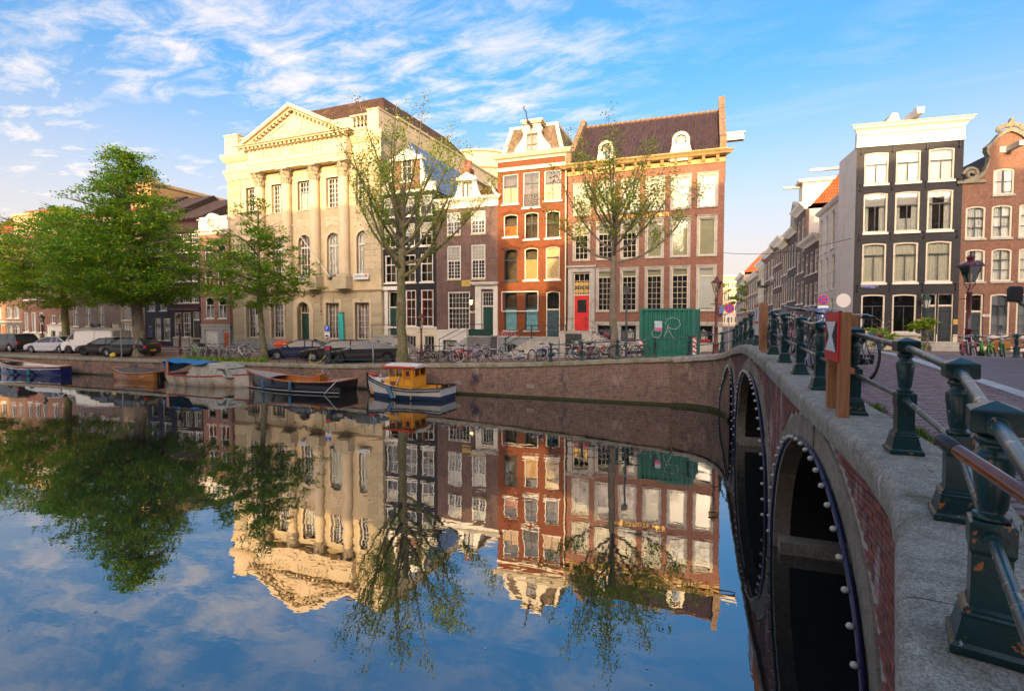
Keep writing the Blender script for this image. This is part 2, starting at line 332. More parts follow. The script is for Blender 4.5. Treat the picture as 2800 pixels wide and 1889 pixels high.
class House:
    def __init__(s, name, label, cat, P, ang, ul, ur, zb, vref=700, group=None):
        s.P = Vector((P[0], P[1], 0)); s.a = R(ang); s.n = Vector((-math.sin(s.a), math.cos(s.a), 0)); s.d = Vector((math.cos(s.a), math.sin(s.a), 0))
        s.zb = zb; s.O = Vector((0, 0, 0)); a = s.hit(ul, vref); s.O = Vector((a.x, a.y, zb)); b = s.loc(ur, vref)
        s.w = b[0]; s.root = thing(name, label, cat, tuple(s.O), s.a, group); s.ops = []; s.back = []
    def hit(s, u, v): d = ray(u, v); return CP + d*((s.P-CP).dot(s.n)/d.dot(s.n))
    def loc(s, u, v): h = s.hit(u, v); return ((h-s.O).dot(s.d), h.z-s.zb)
    def Z(s, u, v): return s.loc(u, v)[1]
    def X(s, u, v): return s.loc(u, v)[0]
    def world(s, x, y, z): return s.O + s.d*x + s.n*y + Vector((0, 0, z))
    def row(s, ua, v0, v1, cols, **k):
        z1, z0 = s.Z(ua, v0), s.Z(ua, v1); vm = (v0+v1)/2; out = []
        for i, c in enumerate(cols):
            kk = dict(k)
            if len(c) > 2: kk.update(c[2])
            out.append(s.window(s.X(c[0], vm), s.X(c[1], vm), z0, z1, **kk))
        return out
    def window(s, s0, s1, z0, z1, fr=.09, fm=WHITE, grid=((1, 2, 1),), tb=.07, bb=.03, sill=(.06, .07, None), sur=0, surm=None, rise=0, back='dark', glass=None, rec=.06, sep=True, name='window', lint=0, bm=None, inner=None, cmat=None, label=None, cover=.5):
        P = s.root; glass = glass or GLASS
        if sur: # stone surround lies flush, proud of the wall by 3 cm
            mb = MB(); o = outline(s0, s1, z0, z1, rise); i = outline(s0+sur, s1-sur, z0+sur*.6, z1-sur, max(0, rise-sur*.0) if rise else 0); ring(mb, o, i, -.035, .1)
            if lint: mb.box(s0-.05, s1+.05, -.10, .0, z1, z1+lint)
            mb.obj('surround', surm or STONE, P); s0, s1, z0, z1 = s0+sur, s1-sur, z0+sur*.6, z1-sur
        s.ops.append((s0, s1, z0, z1, rise))
        mb = MB(); o = outline(s0, s1, z0, z1, rise); fi = (s0+fr, s1-fr, z0+fr, z1-fr); i = outline(*fi, rise*(1-2*fr/(s1-s0)) if rise else 0)
        ring(mb, o, i, rec, rec+.12); W = mb.obj(name, fm, P, label=label)
        zt = fi[3]-(rise*(1-2*fr/(s1-s0)) if rise else 0); H = fi[3]-fi[2]; tot = sum(g[0] for g in grid); z = fi[3]; bars = MB(); fan = None; y = rec
        panes = []
        for gi, g in enumerate(grid):
            h = H*g[0]/tot; za, zc = z-h, z
            if gi > 0: bars.box(fi[0], fi[1], y+.02, y+.09, z-tb/2, z+tb/2); zc = z-tb/2
            if gi < len(grid)-1: za += tb/2
            nc, nr = g[1], g[2]; mid = g[3] if len(g) > 3 else 0
            cw, rh = (fi[1]-fi[0])/nc, (zc-za)/nr
            ztop = lambda a, b: zc
            for a in range(1, nc):
                bw = mid if (mid and a*2 == nc) else bb
                zt2 = zc
                if gi == 0 and rise:
                    xx = abs((fi[0]+a*cw)-(fi[0]+fi[1])/2)/((fi[1]-fi[0])/2); ri = rise*(1-2*fr/(s1-s0)); zt2 = zc-ri*(1-math.sqrt(max(0, 1-xx*xx))) if ri > .2 else zc-ri*xx*xx
                bars.box(fi[0]+a*cw-bw/2, fi[0]+a*cw+bw/2, y+.035, y+.08, za, zt2)
            for b in range(1, nr): bars.box(fi[0], fi[1], y+.04, y+.075, za+b*rh-bb/2, za+b*rh+bb/2)
            for a in range(nc):
                for b in range(nr): panes.append((fi[0]+a*cw, fi[0]+(a+1)*cw, za+b*rh, za+(b+1)*rh, gi == 0 and b == nr-1))
            z -= h
        if bars.v: bars.obj('glazing_bar', bm or fm, W)
        if not sep or len(panes) > 40:
            mb = MB()
            for q in panes: mb.quad((q[0], y+.055, q[2]), (q[1], y+.055, q[2]), (q[1], y+.055, q[3]), (q[0], y+.055, q[3]))
            mb.obj('pane', glass, W)
        else:
            for q in panes:
                mb = MB(); tz = q[3]
                rng_ = random.uniform(-.006, .006)
                mb.quad((q[0], y+.055-rng_, q[2]), (q[1], y+.055+rng_, q[2]), (q[1], y+.055+rng_, tz), (q[0], y+.055-rng_, tz)); mb.obj('pane', glass, W)
        if sill:
            ov, th, sm = sill; MB().box(s0-ov, s1+ov, -.09, rec+.02, z0-th, z0+.004).obj('sill', sm or fm, W)
        # behind the glass
        if back != 'dark':
            for bk in (back if isinstance(back, (list, tuple)) else [back]):
                mb = MB(); yb = rec+.16; zt = z1-.02
                if bk == 'blind': mb.box(s0+.02, s1-.02, yb, yb+.01, z0+.03, zt); mb.obj('blind', cmat or BLIND, W)
                elif bk == 'top': mb.box(s0+.02, s1-.02, yb, yb+.01, z1-(z1-z0)*cover, zt); mb.obj('blind', cmat or BLINDW, W)
                elif bk == 'bottom': mb.box(s0+.02, s1-.02, yb+.03, yb+.04, z0+.02, z0+(z1-z0)*cover); mb.obj('curtain', cmat or CURT, W)
                elif bk in ('curtain', 'sides'):
                    spans = [(s0+.02, s1-.02)] if bk == 'curtain' else [(s0+.02, s0+(s1-s0)*.26), (s1-(s1-s0)*.3, s1-.02)]
                    for a, b in spans:
                        n = max(8, int((b-a)/.05)); ph = random.random()*6
                        pts = [(a+(b-a)*q/n, yb+.03+.025*math.sin(q*1.9+ph)+.012*math.sin(q*.7+ph)) for q in range(n+1)]
                        mb.loft([[(x, yy, z0+.02) for x, yy in pts], [(x, yy, zt) for x, yy in pts]], False, False)
                    mb.obj('curtain', cmat or CURT, W, True)
        s.back.append((s0, s1, z0, z1, inner))
        return W
    def door(s, s0, s1, z0, z1, mat, zdoor, fm=WHITE, leaves=1, grid=(3, 1), trans=(2, 1), rec=.14, fr=.1, name='door', panel=True, glazed=False, rise=0):
        P = s.root; s.ops.append((s0, s1, z0, z1, rise)); mb = MB(); ring(mb, outline(s0, s1, z0, z1, rise), outline(s0+fr, s1-fr, z0+.001, z1-fr, rise), rec-.04, rec+.1)
        mb.box(s0+fr, s1-fr, rec-.03, rec+.08, zdoor, zdoor+.12); D = mb.obj('door_frame', fm, P)
        a, b = s0+fr, s1-fr
        if zdoor+.2 < z1-fr:
            t = MB(); nc, nr = trans; za, zc = zdoor+.12, z1-fr
            for i in range(1, nc): t.box(a+(b-a)*i/nc-.015, a+(b-a)*i/nc+.015, rec, rec+.05, za, zc)
            for i in range(1, nr): t.box(a, b, rec, rec+.05, za+(zc-za)*i/nr-.015, za+(zc-za)*i/nr+.015)
            if t.v: t.obj('glazing_bar', fm, D)
            MB().quad((a, rec+.03, za), (b, rec+.03, za), (b, rec+.03, zc), (a, rec+.03, zc)).obj('pane', GLASS, D); s.back.append((s0, s1, zdoor, z1, None))
        for l in range(leaves):
            x0, x1 = a+(b-a)*l/leaves+.008, a+(b-a)*(l+1)/leaves-.008
            L = MB().box(x0, x1, rec, rec+.06, z0+.01, zdoor).obj(name, mat, P)
            w, h = x1-x0, zdoor-z0
            if panel:
                for p0, p1 in ((.06, .30), (.36, .80), (.85, .95)):
                    q = MB(); e = .12*w; q.loft([[(x0+e, rec, z0+h*p0), (x1-e, rec, z0+h*p0), (x1-e, rec, z0+h*p1), (x0+e, rec, z0+h*p1)], [(x0+e+.04, rec-.03, z0+h*p0+.04), (x1-e-.04, rec-.03, z0+h*p0+.04), (x1-e-.04, rec-.03, z0+h*p1-.04), (x0+e+.04, rec-.03, z0+h*p1-.04)]]); q.obj('door_panel', mat, L)
            if glazed:
                MB().box(x0+w*.2, x1-w*.18, rec-.012, rec, z0+h*.52, z0+h*.88).obj('door_pane', GLASSD_, L)
                gb = MB()
                for q in range(1, 5): gb.box(x0+w*.2+w*.62*q/5-.006, x0+w*.2+w*.62*q/5+.006, rec-.02, rec-.011, z0+h*.52, z0+h*.88)
                gb.obj('grille', IRON, L)
            MB().ball((x1-.09*w, rec-.03, z0+h*.46), .03, 8, 5).obj('handle', BRASS, L)
        return D
    def walls(s, z1, mat, depth=10., z0=-1., side=True, x0=0., x1=None, name='wall', ops=None, smat=None):
        x1 = s.w if x1 is None else x1; mb = MB(); holed_wall(mb, x0, x1, z0, z1, [o for o in (ops or s.ops) if o[2] < z1 and o[3] > z0 and o[1] > x0 and o[0] < x1])
        if side:
            t = mb if smat is None else MB()
            t.quad((x1, 0, z0), (x1, depth, z0), (x1, depth, z1), (x1, 0, z1)); t.quad((x0, depth, z0), (x0, 0, z0), (x0, 0, z1), (x0, depth, z1)); t.quad((x1, depth, z0), (x0, depth, z0), (x0, depth, z1), (x1, depth, z1))
            if smat is not None: t.obj('side_wall', smat, s.root)
        return mb.obj(name, mat, s.root)
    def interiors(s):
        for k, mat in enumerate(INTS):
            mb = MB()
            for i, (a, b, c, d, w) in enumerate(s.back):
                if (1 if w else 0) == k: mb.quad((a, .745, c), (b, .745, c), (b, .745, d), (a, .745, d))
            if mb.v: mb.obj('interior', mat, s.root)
    def cornice(s, z0, z1, prof, mat, x0=None, x1=None, name='cornice', ends=True):
        """moulding: prof = [(out, up 0..1)] from the bottom to the top"""
        x0 = 0 if x0 is None else x0; x1 = s.w if x1 is None else x1; pts = [(.2, z0)] + [(-o, z0+(z1-z0)*t) for o, t in prof] + [(.2, z1)]
        r = []
        mx = max(o for o, t in prof)
        for side, x in ((-1, x0), (1, x1)):
            r.append([(x+side*max(0, -p[0])*(1 if ends else 0), p[0], p[1]) for p in pts])
        mb = MB(); mb.loft(r, True, True); return mb.obj(name, mat, s.root)
GLASSD_ = M('smoked glass', (.03, .035, .035), .08, .4, 5)
def rail(P, pts, mat, r=.022, posts=(), ph=.9, pr=.025, mid=True, name='railing'):
    """stair rail: a part with its own posts"""
    mb = MB().tube(pts, r, 8)
    if mid: mb.tube([(p[0], p[1], p[2]-ph*.48) for p in pts], r*.6, 6)
    o = mb.obj(name, mat, P, True)
    for q in posts: MB().lathe([(pr*1.6, 0), (pr*1.6, .06), (pr, .1), (pr, ph-.1), (pr*1.7, ph-.06), (pr*1.2, ph), (pr*1.9, ph+.05), (0.004, ph+.1)], q[0], q[1], q[2], 10).obj('post', mat, o, True)
    return o
def stoop(H, x0, x1, z, d=1.3, steps=0, sx=1, mat=STONE, sw=.28, rise=.18, zg=0., front=None):
    """raised landing against the front with steps down along the wall; sx = side the steps run to"""
    S = MB().box(x0, x1, -d, .0, zg-.3, z-.08).obj('landing', mat, H.root); MB().box(x0-.05, x1+.05, -d-.06, -.005, z-.08, z).obj('landing_slab', STONE, S)
    for i in range(steps):
        zz = z-rise*(i+1)
        a = x1+.05+sw*i if sx > 0 else x0-.05-sw*(i+1)
        MB().box(a, a+sw, -d, -.02, zg-.3, zz).obj('step', STONE, S)
    return S
# ------------------------------------------------------------------ levels
def smooth_interp(x, xs, zs, h=.8): return float(np.mean(np.interp(np.linspace(x-h, x+h, 9), xs, zs)))
_cy = [-8, 0, 2.48, 3.82, 5.19, 6.66, 8.33, 9.74, 11.29, 12.69, 14.04, 15.2, 17, 18.9, 21.5, 23.7, 26, 28]
_cz = [2.45, 2.78, 2.92, 2.998, 3.077, 3.145, 3.19, 3.271, 3.338, 3.41, 3.458, 3.47, 3.42, 3.27, 3.05, 2.80, 2.50, 2.4]
def zc(y): return smooth_interp(y, _cy, _cz, .7)
def zdeck(x, y): return zc(y) - .05 - .03*max(0, min(x, 8)-1.9)
def ze(x): return smooth_interp(x, [-120, -43, -21.4, -13.1, -8.4, -1.9, 1.3, 30], [1.2, 1.23, 1.32, 1.65, 1.83, 2.28, 2.47, 2.47], 1.2)
def zf(x): return smooth_interp(x, [-120, -20, -13, -10, 1.5, 6, 30], [1.10, 1.12, 1.22, 1.32, 1.84, 2.1, 2.25], 1.5)
def zg(x, y):
    k = max(0., min(1., (y-26)/14.)); z = ze(x)*(1-k)+zf(x)*k
    if y > 40: z = z + (1.35-z)*max(0., min(1., (y-40)/25.))
    return z
QY = 26.0
def qy(x): return QY + (0.0 if x > -14 else (x+14)*0.012)
# plan of the bridge edge (rail line) from behind the camera to the far quay
EDGE = [(-2.2, -5.6), (-1.3, -3.6), (-.6, -1.9), (.1, -.3), (.66, 1.12), (1.06, 2.48), (1.42, 3.72), (1.56, 4.35), (1.61, 5.19), (1.585, 6.66), (1.56, 8.33), (1.535, 9.74), (1.51, 11.29), (1.487, 12.69), (1.464, 14.04), (1.43, 16), (1.39, 18.5), (1.35, 21), (1.31, 23), (1.2, 24.1), (.95, 24.9), (.45, 25.55), (-.35, 25.95), (-1.3, 26.05)]
def path(pts, step):
    P = [Vector((p[0], p[1], 0)) for p in pts]; out = [P[0].copy()]; carry = 0.
    for a, b in zip(P, P[1:]):
        L = (b-a).length; t = step-carry
        while t < L: out.append(a.lerp(b, t/L)); t += step
        carry = L-(t-step)
    return out
def edge_x(y): return float(np.interp(y, [p[1] for p in EDGE], [p[0] for p in EDGE]))
# ------------------------------------------------------------------ water and ground
def water_mat():
    m, t, b = _mat('canal water'); g = N(t, 'ShaderNodeNewGeometry').outputs['Position']
    b.inputs['Base Color'].default_value = (.010, .014, .010, 1); b.inputs['Roughness'].default_value = .012; b.inputs['IOR'].default_value = 1.33
    t.nodes.remove(b); out = t.nodes['Material Output']
    d = N(t, 'ShaderNodeBsdfDiffuse'); d.inputs[0].default_value = (.014, .018, .017, 1); gl = N(t, 'ShaderNodeBsdfGlossy'); gl.inputs['Roughness'].default_value = .0; gl.inputs[0].default_value = (.93, .95, .97, 1)
    n1 = noise(t, g, 1.1, 3, .5, (1.0, 1.7, 1)); n2 = noise(t, g, .22, 2, .5, (1, 1.4, 1)); ad = N(t, 'ShaderNodeMath', operation='MULTIPLY_ADD', _1=2.5); t.links.new(n2, ad.inputs[0]); t.links.new(n1, ad.inputs[2])
    bp = N(t, 'ShaderNodeBump'); bp.inputs['Strength'].default_value = .5; bp.inputs['Distance'].default_value = .005; t.links.new(ad.outputs[0], bp.inputs['Height'])
    t.links.new(bp.outputs[0], gl.inputs['Normal'])
    fr = N(t, 'ShaderNodeFresnel'); fr.inputs[0].default_value = 1.95; t.links.new(bp.outputs[0], fr.inputs['Normal'])
    f2 = N(t, 'ShaderNodeMath', operation='MULTIPLY_ADD', use_clamp=True, _1=1.0, _2=.17); t.links.new(fr.outputs[0], f2.inputs[0])
    mx = N(t, 'ShaderNodeMixShader'); t.links.new(f2.outputs[0], mx.inputs[0]); t.links.new(d.outputs[0], mx.inputs[1]); t.links.new(gl.outputs[0], mx.inputs[2]); t.links.new(mx.outputs[0], out.inputs[0])
    return m
MB().quad((-160, -3, 0), (70, -3, 0), (70, 30, 0), (-160, 30, 0)).obj('water', water_mat(), kind='structure')
PAVE = MBR('brown street clinkers', (.125, .085, .068), (.16, .11, .09), (.07, .06, .052), .21, .07, .008, .3, .85, bmp=.15)
def pave_flat(name, c1, c2, mo, bw=.21, bh=.07, ms=.007, rot=0., var=.3, rough=.8):
    m, t, b = _mat(name); g = N(t, 'ShaderNodeNewGeometry').outputs['Position']; mp = N(t, 'ShaderNodeMapping'); mp.inputs['Rotation'].default_value = (0, 0, R(rot)); t.links.new(g, mp.inputs[0])
    br = N(t, 'ShaderNodeTexBrick', offset=.5); t.links.new(mp.outputs[0], br.inputs['Vector']); br.inputs['Scale'].default_value = 1
    for k, v in (('Brick Width', bw), ('Row Height', bh), ('Mortar Size', ms), ('Color1', (*c1, 1)), ('Color2', (*c2, 1)), ('Mortar', (*mo, 1))): br.inputs[k].default_value = v
    cc = mixc(t, 1., br.outputs[0], mixc(t, mrange(t, noise(t, g, .6, 6, .65), .3, .7), shade((1, 1, 1), 1-var), (1, 1, 1, 1)), 'MULTIPLY')
    t.links.new(cc, b.inputs['Base Color']); b.inputs['Roughness'].default_value = rough; bump(t, b, br.outputs['Fac'], -.3, .01); return m
PAVEQ = pave_flat('quay clinkers', (.24, .15, .115), (.30, .19, .15), (.14, .115, .09), rot=0)
ROADM = pave_flat('bridge road clinkers', (.25, .18, .175), (.32, .235, .225), (.12, .10, .10), rot=45, ms=.009)
KERB = M('grey kerb stone', (.46, .45, .43), .85, .15, 3, .15)
def grid_sheet(xs, ys, zfun, name, mat, **k):
    mb = MB(); nx, ny = len(xs), len(ys); mb.v = [(x, y, zfun(x, y)) for y in ys for x in xs]
    mb.f = [(j*nx+i, j*nx+i+1, (j+1)*nx+i+1, (j+1)*nx+i) for j in range(ny-1) for i in range(nx-1)]
    return mb.obj(name, mat, None, True, kind='structure', ang=1.2)
xs = list(np.concatenate([np.arange(-130, -24, 6.), np.arange(-24, 1.0, 1.2)]))
grid_sheet(xs, [26.25, 27, 28, 29.5, 31, 33, 35, 37, 39, 41, 44, 60], lambda x, y: zg(x, y) if y > 26.3 else zg(x, y)-.02, 'quay_pavement', PAVEQ)
grid_sheet([xs[-1], 1.6, 2.4, 4, 6, 8, 10, 10.6, 14, 20, 30, 60], [25.9, 27, 28, 30, 33, 36, 40, 45, 50, 55, 65, 80, 110, 160, 230], zg, 'side_street', PAVEQ)
# carriageway on the quay, a shallow darker strip between two kerb lines
grid_sheet([x for x in xs if x < .5]+[.4], [34.2, 35.5, 36.8], lambda x, y: zg(x, y)+.006, 'quay_road', pave_flat('road clinkers', (.13, .10, .095), (.17, .13, .12), (.07, .06, .055), rot=45))
mbk = MB()
for yk in (34.1, 36.9):
    pts = [x for x in xs if x < .5]
    mbk.loft([[(x, yk-.07, zg(x, yk)-.1), (x, yk+.07, zg(x, yk)-.1), (x, yk+.07, zg(x, yk)+.05), (x, yk-.07, zg(x, yk)+.05)] for x in pts])
mbk.obj('road_kerb', KERB, kind='structure')
grid_sheet([-160, -60, -20, -3, 0, 2, 6, 12, 30, 70], [-60, -30, -12, -6.0], lambda x, y: 2.4, 'near_quay', PAVEQ)
grid_sheet([1.9, 3, 4.12, 5, 6, 7, 8, 9, 10.4], list(np.arange(-6.2, 26.4, .8)), zdeck, 'bridge_deck', ROADM)
# ------------------------------------------------------------------ far quay wall and its coping stones
QBR = MBR('old quay brick', (.38, .185, .125), (.22, .125, .10), (.36, .30, .24), .22, .072, .016, .35, .9, stain=(.06, .05, .065), stain_lo=.55, stain_hi=.66, patch=((.12, .085, .085), (.52, .24, .12)), bmp=.35, white=(.42, .34, .28))
MOSS = M('wet mossy foot', (.035, .042, .012), .35, .5, 5, .4, 14)
COPE = M('mossy coping stone', (.32, .30, .22), .92, .25, 3, .5, 18, dirt=(.17, .165, .07), dscale=1.8, dlo=.45, dhi=.68)
qw = thing('quay_wall', 'long weathered brick quay wall along the far side of the canal', 'wall', (-40, QY, 0))
ql = Matrix.Translation((40, -QY, 0))
far = [(-.9, 26.03)] + [(x, qy(x)) for x in list(np.arange(-3, -15, -2.)) + list(np.arange(-16, -131, -6.))]
face = [Vector((p[0], p[1]-.02, 0)) for p in far]
mb = MB(); mb.loft([[(p.x, p.y, -.6) for p in face], [(p.x, p.y, ze(p.x)-.12) for p in face]], False, False); mb.xf(ql).obj('brick_face', QBR, qw)
mb = MB(); mb.loft([[(p.x, p.y-.12, -.3) for p in face], [(p.x, p.y-.12, .06) for p in face], [(p.x, p.y-.02, .12) for p in face]], False, False); mb.xf(ql).obj('mossy_foot', MOSS, qw, True)
x = -1.35
while x > -118:
    L = random.uniform(1.2, 1.9); a, b = x-L+.012, x; m = MB()
    pr = [(-.10, -.20), (-.10, -.03), (-.07, 0.), (.42, 0.), (.42, -.22)]
    m.loft([[(q, qy(q)+p[0], ze(q)+p[1]+.02) for p in pr] for q in (a, b)]); m.xf(ql).obj('coping_stone', COPE, qw); x -= L
for u, v in ((1252, 1046), (1450, 1055)):
    p = on_y(u, v, 25.97); MB().box(-.22, .22, -.03, .0, -.1, .1).xf(ql @ Matrix.Translation(p)).obj('iron_plate', M('pale iron plate', (.32, .27, .22), .8), qw)
# ------------------------------------------------------------------ the bridge
def posmat(name, cols, rough=.85, pv=.35, stain=None, bscale=30, b_=.3, white=None, wlo=.58, whi=.72, spec=.3, fine=0.):
    m, t, b = _mat(name); g = N(t, 'ShaderNodeNewGeometry').outputs['Position']; r = rnd(t)
    cc = mixc(t, r, (*cols[0], 1), (*cols[1], 1)); cc = mixc(t, 1., cc, mixc(t, mrange(t, noise(t, g, 9, 5, .7), .3, .7), shade((1, 1, 1), 1-pv), (1, 1, 1, 1)), 'MULTIPLY')
    if stain: cc = mixc(t, mrange(t, noise(t, g, 1.3, 6, .7, (1, 1, .5)), .52, .66), cc, (*stain, 1))
    if white: cc = mixc(t, mrange(t, noise(t, g, 2.2, 8, .75, (1, 1, .3)), wlo, whi, 0, .85), cc, (*white, 1))
    if fine: cc = mixc(t, 1., cc, mixc(t, mrange(t, noise(t, g, 75, 3, .8), .38, .62), shade((1, 1, 1), 1-fine), (1.15, 1.15, 1.15, 1)), 'MULTIPLY')
    t.links.new(cc, b.inputs['Base Color']); b.inputs['Roughness'].default_value = rough; b.inputs['Specular IOR Level'].default_value = spec
    bump(t, b, noise(t, g, bscale, 4, .65), b_, .02); return m
GRAN = posmat('speckled coping granite', ((.56, .51, .42), (.60, .55, .46)), .9, .45, (.27, .24, .165), 60, .9, white=(.74, .72, .67), wlo=.62, whi=.66, fine=.5)
VOUS = posmat('grey brown arch stone', ((.36, .31, .24), (.44, .38, .30)), .9, .4, (.17, .15, .12), 45, .7, white=(.58, .56, .53), fine=.35)
SBR = posmat('red bridge brick', ((.42, .145, .11), (.24, .115, .10)), .85, .5, (.12, .085, .08), 60, .5, white=(.64, .56, .54), wlo=.52, whi=.66)
MORT = posmat('pale mortar', ((.52, .47, .43), (.56, .50, .46)), .95, .35, (.2, .16, .14), 60, .3)
SOFF = MBR('shade darkened arch brick', (.022, .017, .014), (.034, .025, .02), (.025, .022, .02), .22, .066, .012, .6, .9)  # shade under the arches is put into this near-black vault colour
br = thing('arched_bridge', 'three-arched brick canal bridge with granite coping, humped in the middle', 'bridge', (1.5, 15, 0)); bl = Matrix.Translation((-1.5, -15, 0))
ARCH = [(5.0, 10.55, 2.50), (11.4, 19.0, 2.72), (19.95, 24.6, 2.28)]
def xw(y): return edge_x(y)-.17
def arch_z(y, off=0.):
    for a, b, h in ARCH:
        a, b = a-off, b+off
        if a < y < b:
            k = (y-(a+b)/2)/((b-a)/2); return .12 + (h-.12+off)*math.sqrt(max(0, 1-abs(k)**2.2))
    return None
ys = sorted({3.4, 24.6} | {a+(b-a)*(.5-.5*math.cos(math.pi*i/40)) for a, b, h in ARCH for i in range(41)} | set(np.arange(3.4, 24.6, .5)))
mb = MB(); mbm = MB()
for y0, y1 in zip(ys, ys[1:]):
    ym = (y0+y1)/2; q = []
    for y in (y0, y1):
        z = arch_z(y) if arch_z(ym) is not None else None
        q.append(z if z is not None else (.12 if arch_z(ym) is not None else -.6))
    (mbm if ym < 15.45 else mb).quad((xw(y1), y1, q[1]), (xw(y0), y0, q[0]), (xw(y0), y0, zc(y0)-.2), (xw(y1), y1, zc(y1)-.2))
mbm.xf(bl).obj('mortar_bed', MORT, br)
mb.xf(bl).obj('spandrel_wall', MBR('bridge brick', (.24, .075, .06), (.15, .065, .06), (.26, .22, .2), .22, .068, .012, .4, .9, white=(.42, .37, .36), stain=(.06, .045, .045)), br)
def zcope(p):
    k = max(0., min(1., (p.x+1.3)/2.2)) if p.y > 23.4 else 1.
    return zc(p.y)*k+(ze(p.x)+.02)*(1-k)
# flared wings at both ends
for nm, seg in (('wing_wall', [p for p in EDGE if p[1] <= 4.0]), ('wing_wall', [p for p in EDGE if p[1] >= 23])):
    m = MB(); pts = path(seg, .35); offs = []
    for i, p in enumerate(pts):
        d = (pts[min(i+1, len(pts)-1)]-pts[max(0, i-1)]).normalized(); offs.append(p + Vector((-d.y, d.x, 0))*.17)
    m.loft([[(p.x, p.y, -.6) for p in offs][::-1], [(p.x, p.y, zcope(p)-.14) for p in offs][::-1]], False, False); m.xf(bl).obj(nm, QBR if seg[0][1] > 10 else MORT, br)
    if seg[0][1] > 10:
        m = MB(); m.loft([[(p.x-.08, p.y-.1, -.3) for p in offs], [(p.x-.08, p.y-.1, .10) for p in offs], [(p.x, p.y, .18) for p in offs]], False, False); m.xf(bl).obj('mossy_foot', MOSS, br, True)
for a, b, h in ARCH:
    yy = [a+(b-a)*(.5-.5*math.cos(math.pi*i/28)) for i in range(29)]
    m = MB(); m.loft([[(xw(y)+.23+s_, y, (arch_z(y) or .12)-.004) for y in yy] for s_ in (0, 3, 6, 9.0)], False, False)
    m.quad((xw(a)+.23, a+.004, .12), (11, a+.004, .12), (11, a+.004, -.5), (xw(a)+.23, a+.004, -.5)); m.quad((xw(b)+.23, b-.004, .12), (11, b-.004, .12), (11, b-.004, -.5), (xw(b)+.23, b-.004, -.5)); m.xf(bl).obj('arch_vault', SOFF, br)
    # springing ledge inside, and the ring of arch stones
    MB().box(xw(b)+.03, 10.6, b-.35, b+.05, -.4, .22).xf(bl).obj('springing_ledge', VOUS, br)
    per = []; yy2 = np.linspace(a+.001, b-.001, 400); zz2 = [arch_z(y) for y in yy2]; L = [0.]
    yy2 = np.concatenate([[a], yy2, [b]]); zz2 = np.array([.12-.3]+zz2+[.12-.3])
    for i in range(1, len(yy2)): L.append(L[-1]+math.hypot(yy2[i]-yy2[i-1], zz2[i]-zz2[i-1]))
    n = int(round(L[-1]/.62)) | 1
    def ringpt(s_, t_):
        y, z = float(np.interp(s_, L, yy2)), float(np.interp(s_, L, zz2)); y2, z2 = float(np.interp(s_+.03, L, yy2)), float(np.interp(s_+.03, L, zz2)); y1, z1 = float(np.interp(s_-.03, L, yy2)), float(np.interp(s_-.03, L, zz2))
        d = Vector((y2-y1, z2-z1)); d.normalize(); nv = Vector((-d.y, d.x)); return y+nv.x*t_, z+nv.y*t_
    for k in range(n):
        s0, s1 = L[-1]*k/n+.001, L[-1]*(k+1)/n-.001; key = k == n//2; tw = .46 if key else .36; m = MB(); po = -.05 if key else -.028
        prof = [ringpt(s0+(s1-s0)*i/4, 0) for i in range(5)] + [ringpt(s0+(s1-s0)*i/4, tw) for i in range(4, -1, -1)]
        prof = [(p, min(q, zc(p)-.205)) for p, q in prof]
        m.loft([[(xw(p[0])+po, p[0], p[1]) for p in prof], [(xw(p[0])+.25, p[0], p[1]) for p in prof]]); m.xf(bl).obj('keystone' if key else 'arch_stone', VOUS, br)
# bricks of the spandrels one by one: nearest first
bm = MB().box(-.016, .03, -.102, .102, -.027, .027).mesh('brick', SBR); B = []
row = 0; z = .2
while z < 3.3:
    y = 2.1 + (row % 2)*.109
    while y < 15.5:
        za = arch_z(y, .36); zb_ = arch_z(y-.1, .36); zd = arch_z(y+.1, .36); lo = max([q for q in (za, zb_, zd) if q is not None] or [0])
        if z-.03 > lo and z+.035 < zc(y)-.22 and not (za is None and z < .15):
            B.append(Matrix.Translation((xw(y)-1.5+random.uniform(-.003, .003), y-15, z)) @ Matrix.Rotation(-math.atan((edge_x(y+.1)-edge_x(y-.1))/.2), 4, 'Z') @ Matrix.Rotation(random.uniform(-.012, .012), 4, 'X'))
        y += .218
    z += .067; row += 1
B.sort(key=lambda m_: (m_.translation.y+15)**2 + (m_.translation.z-4.2)**2); pieces('brick', bm, B, br, 300, rest='bricks')
# coping stones of the bridge
prof = [(-.27, -.26), (-.285, -.10), (-.275, -.045), (-.24, -.012), (-.18, 0.), (.0, .008), (.33, .0), (.36, -.03), (.36, -.26)]
cp = path(EDGE, .2); cuts = [0]; tot = len(cp)
while cuts[-1] < tot-3: cuts.append(min(tot-1, cuts[-1]+random.randint(6, 10)))
def side(i): d = (cp[min(i+1, tot-1)]-cp[max(i-1, 0)]).normalized(); return Vector((d.y, -d.x, 0))
for a, b in zip(cuts, cuts[1:]):
    m = MB(); rr = []
    for i in range(a, b+1):
        p = cp[i]; n_ = side(i); g_ = .006*((1 if i == a else 0)-(1 if i == b else 0)); d_ = Vector((-n_.y, n_.x, 0)); rr.append([p + d_*g_ + n_*q[0] + Vector((0, 0, zcope(p)+q[1])) for q in prof])
    m.loft([r[::-1] for r in rr]); m.xf(bl).obj('coping_stone', GRAN, br, True, ang=.9)
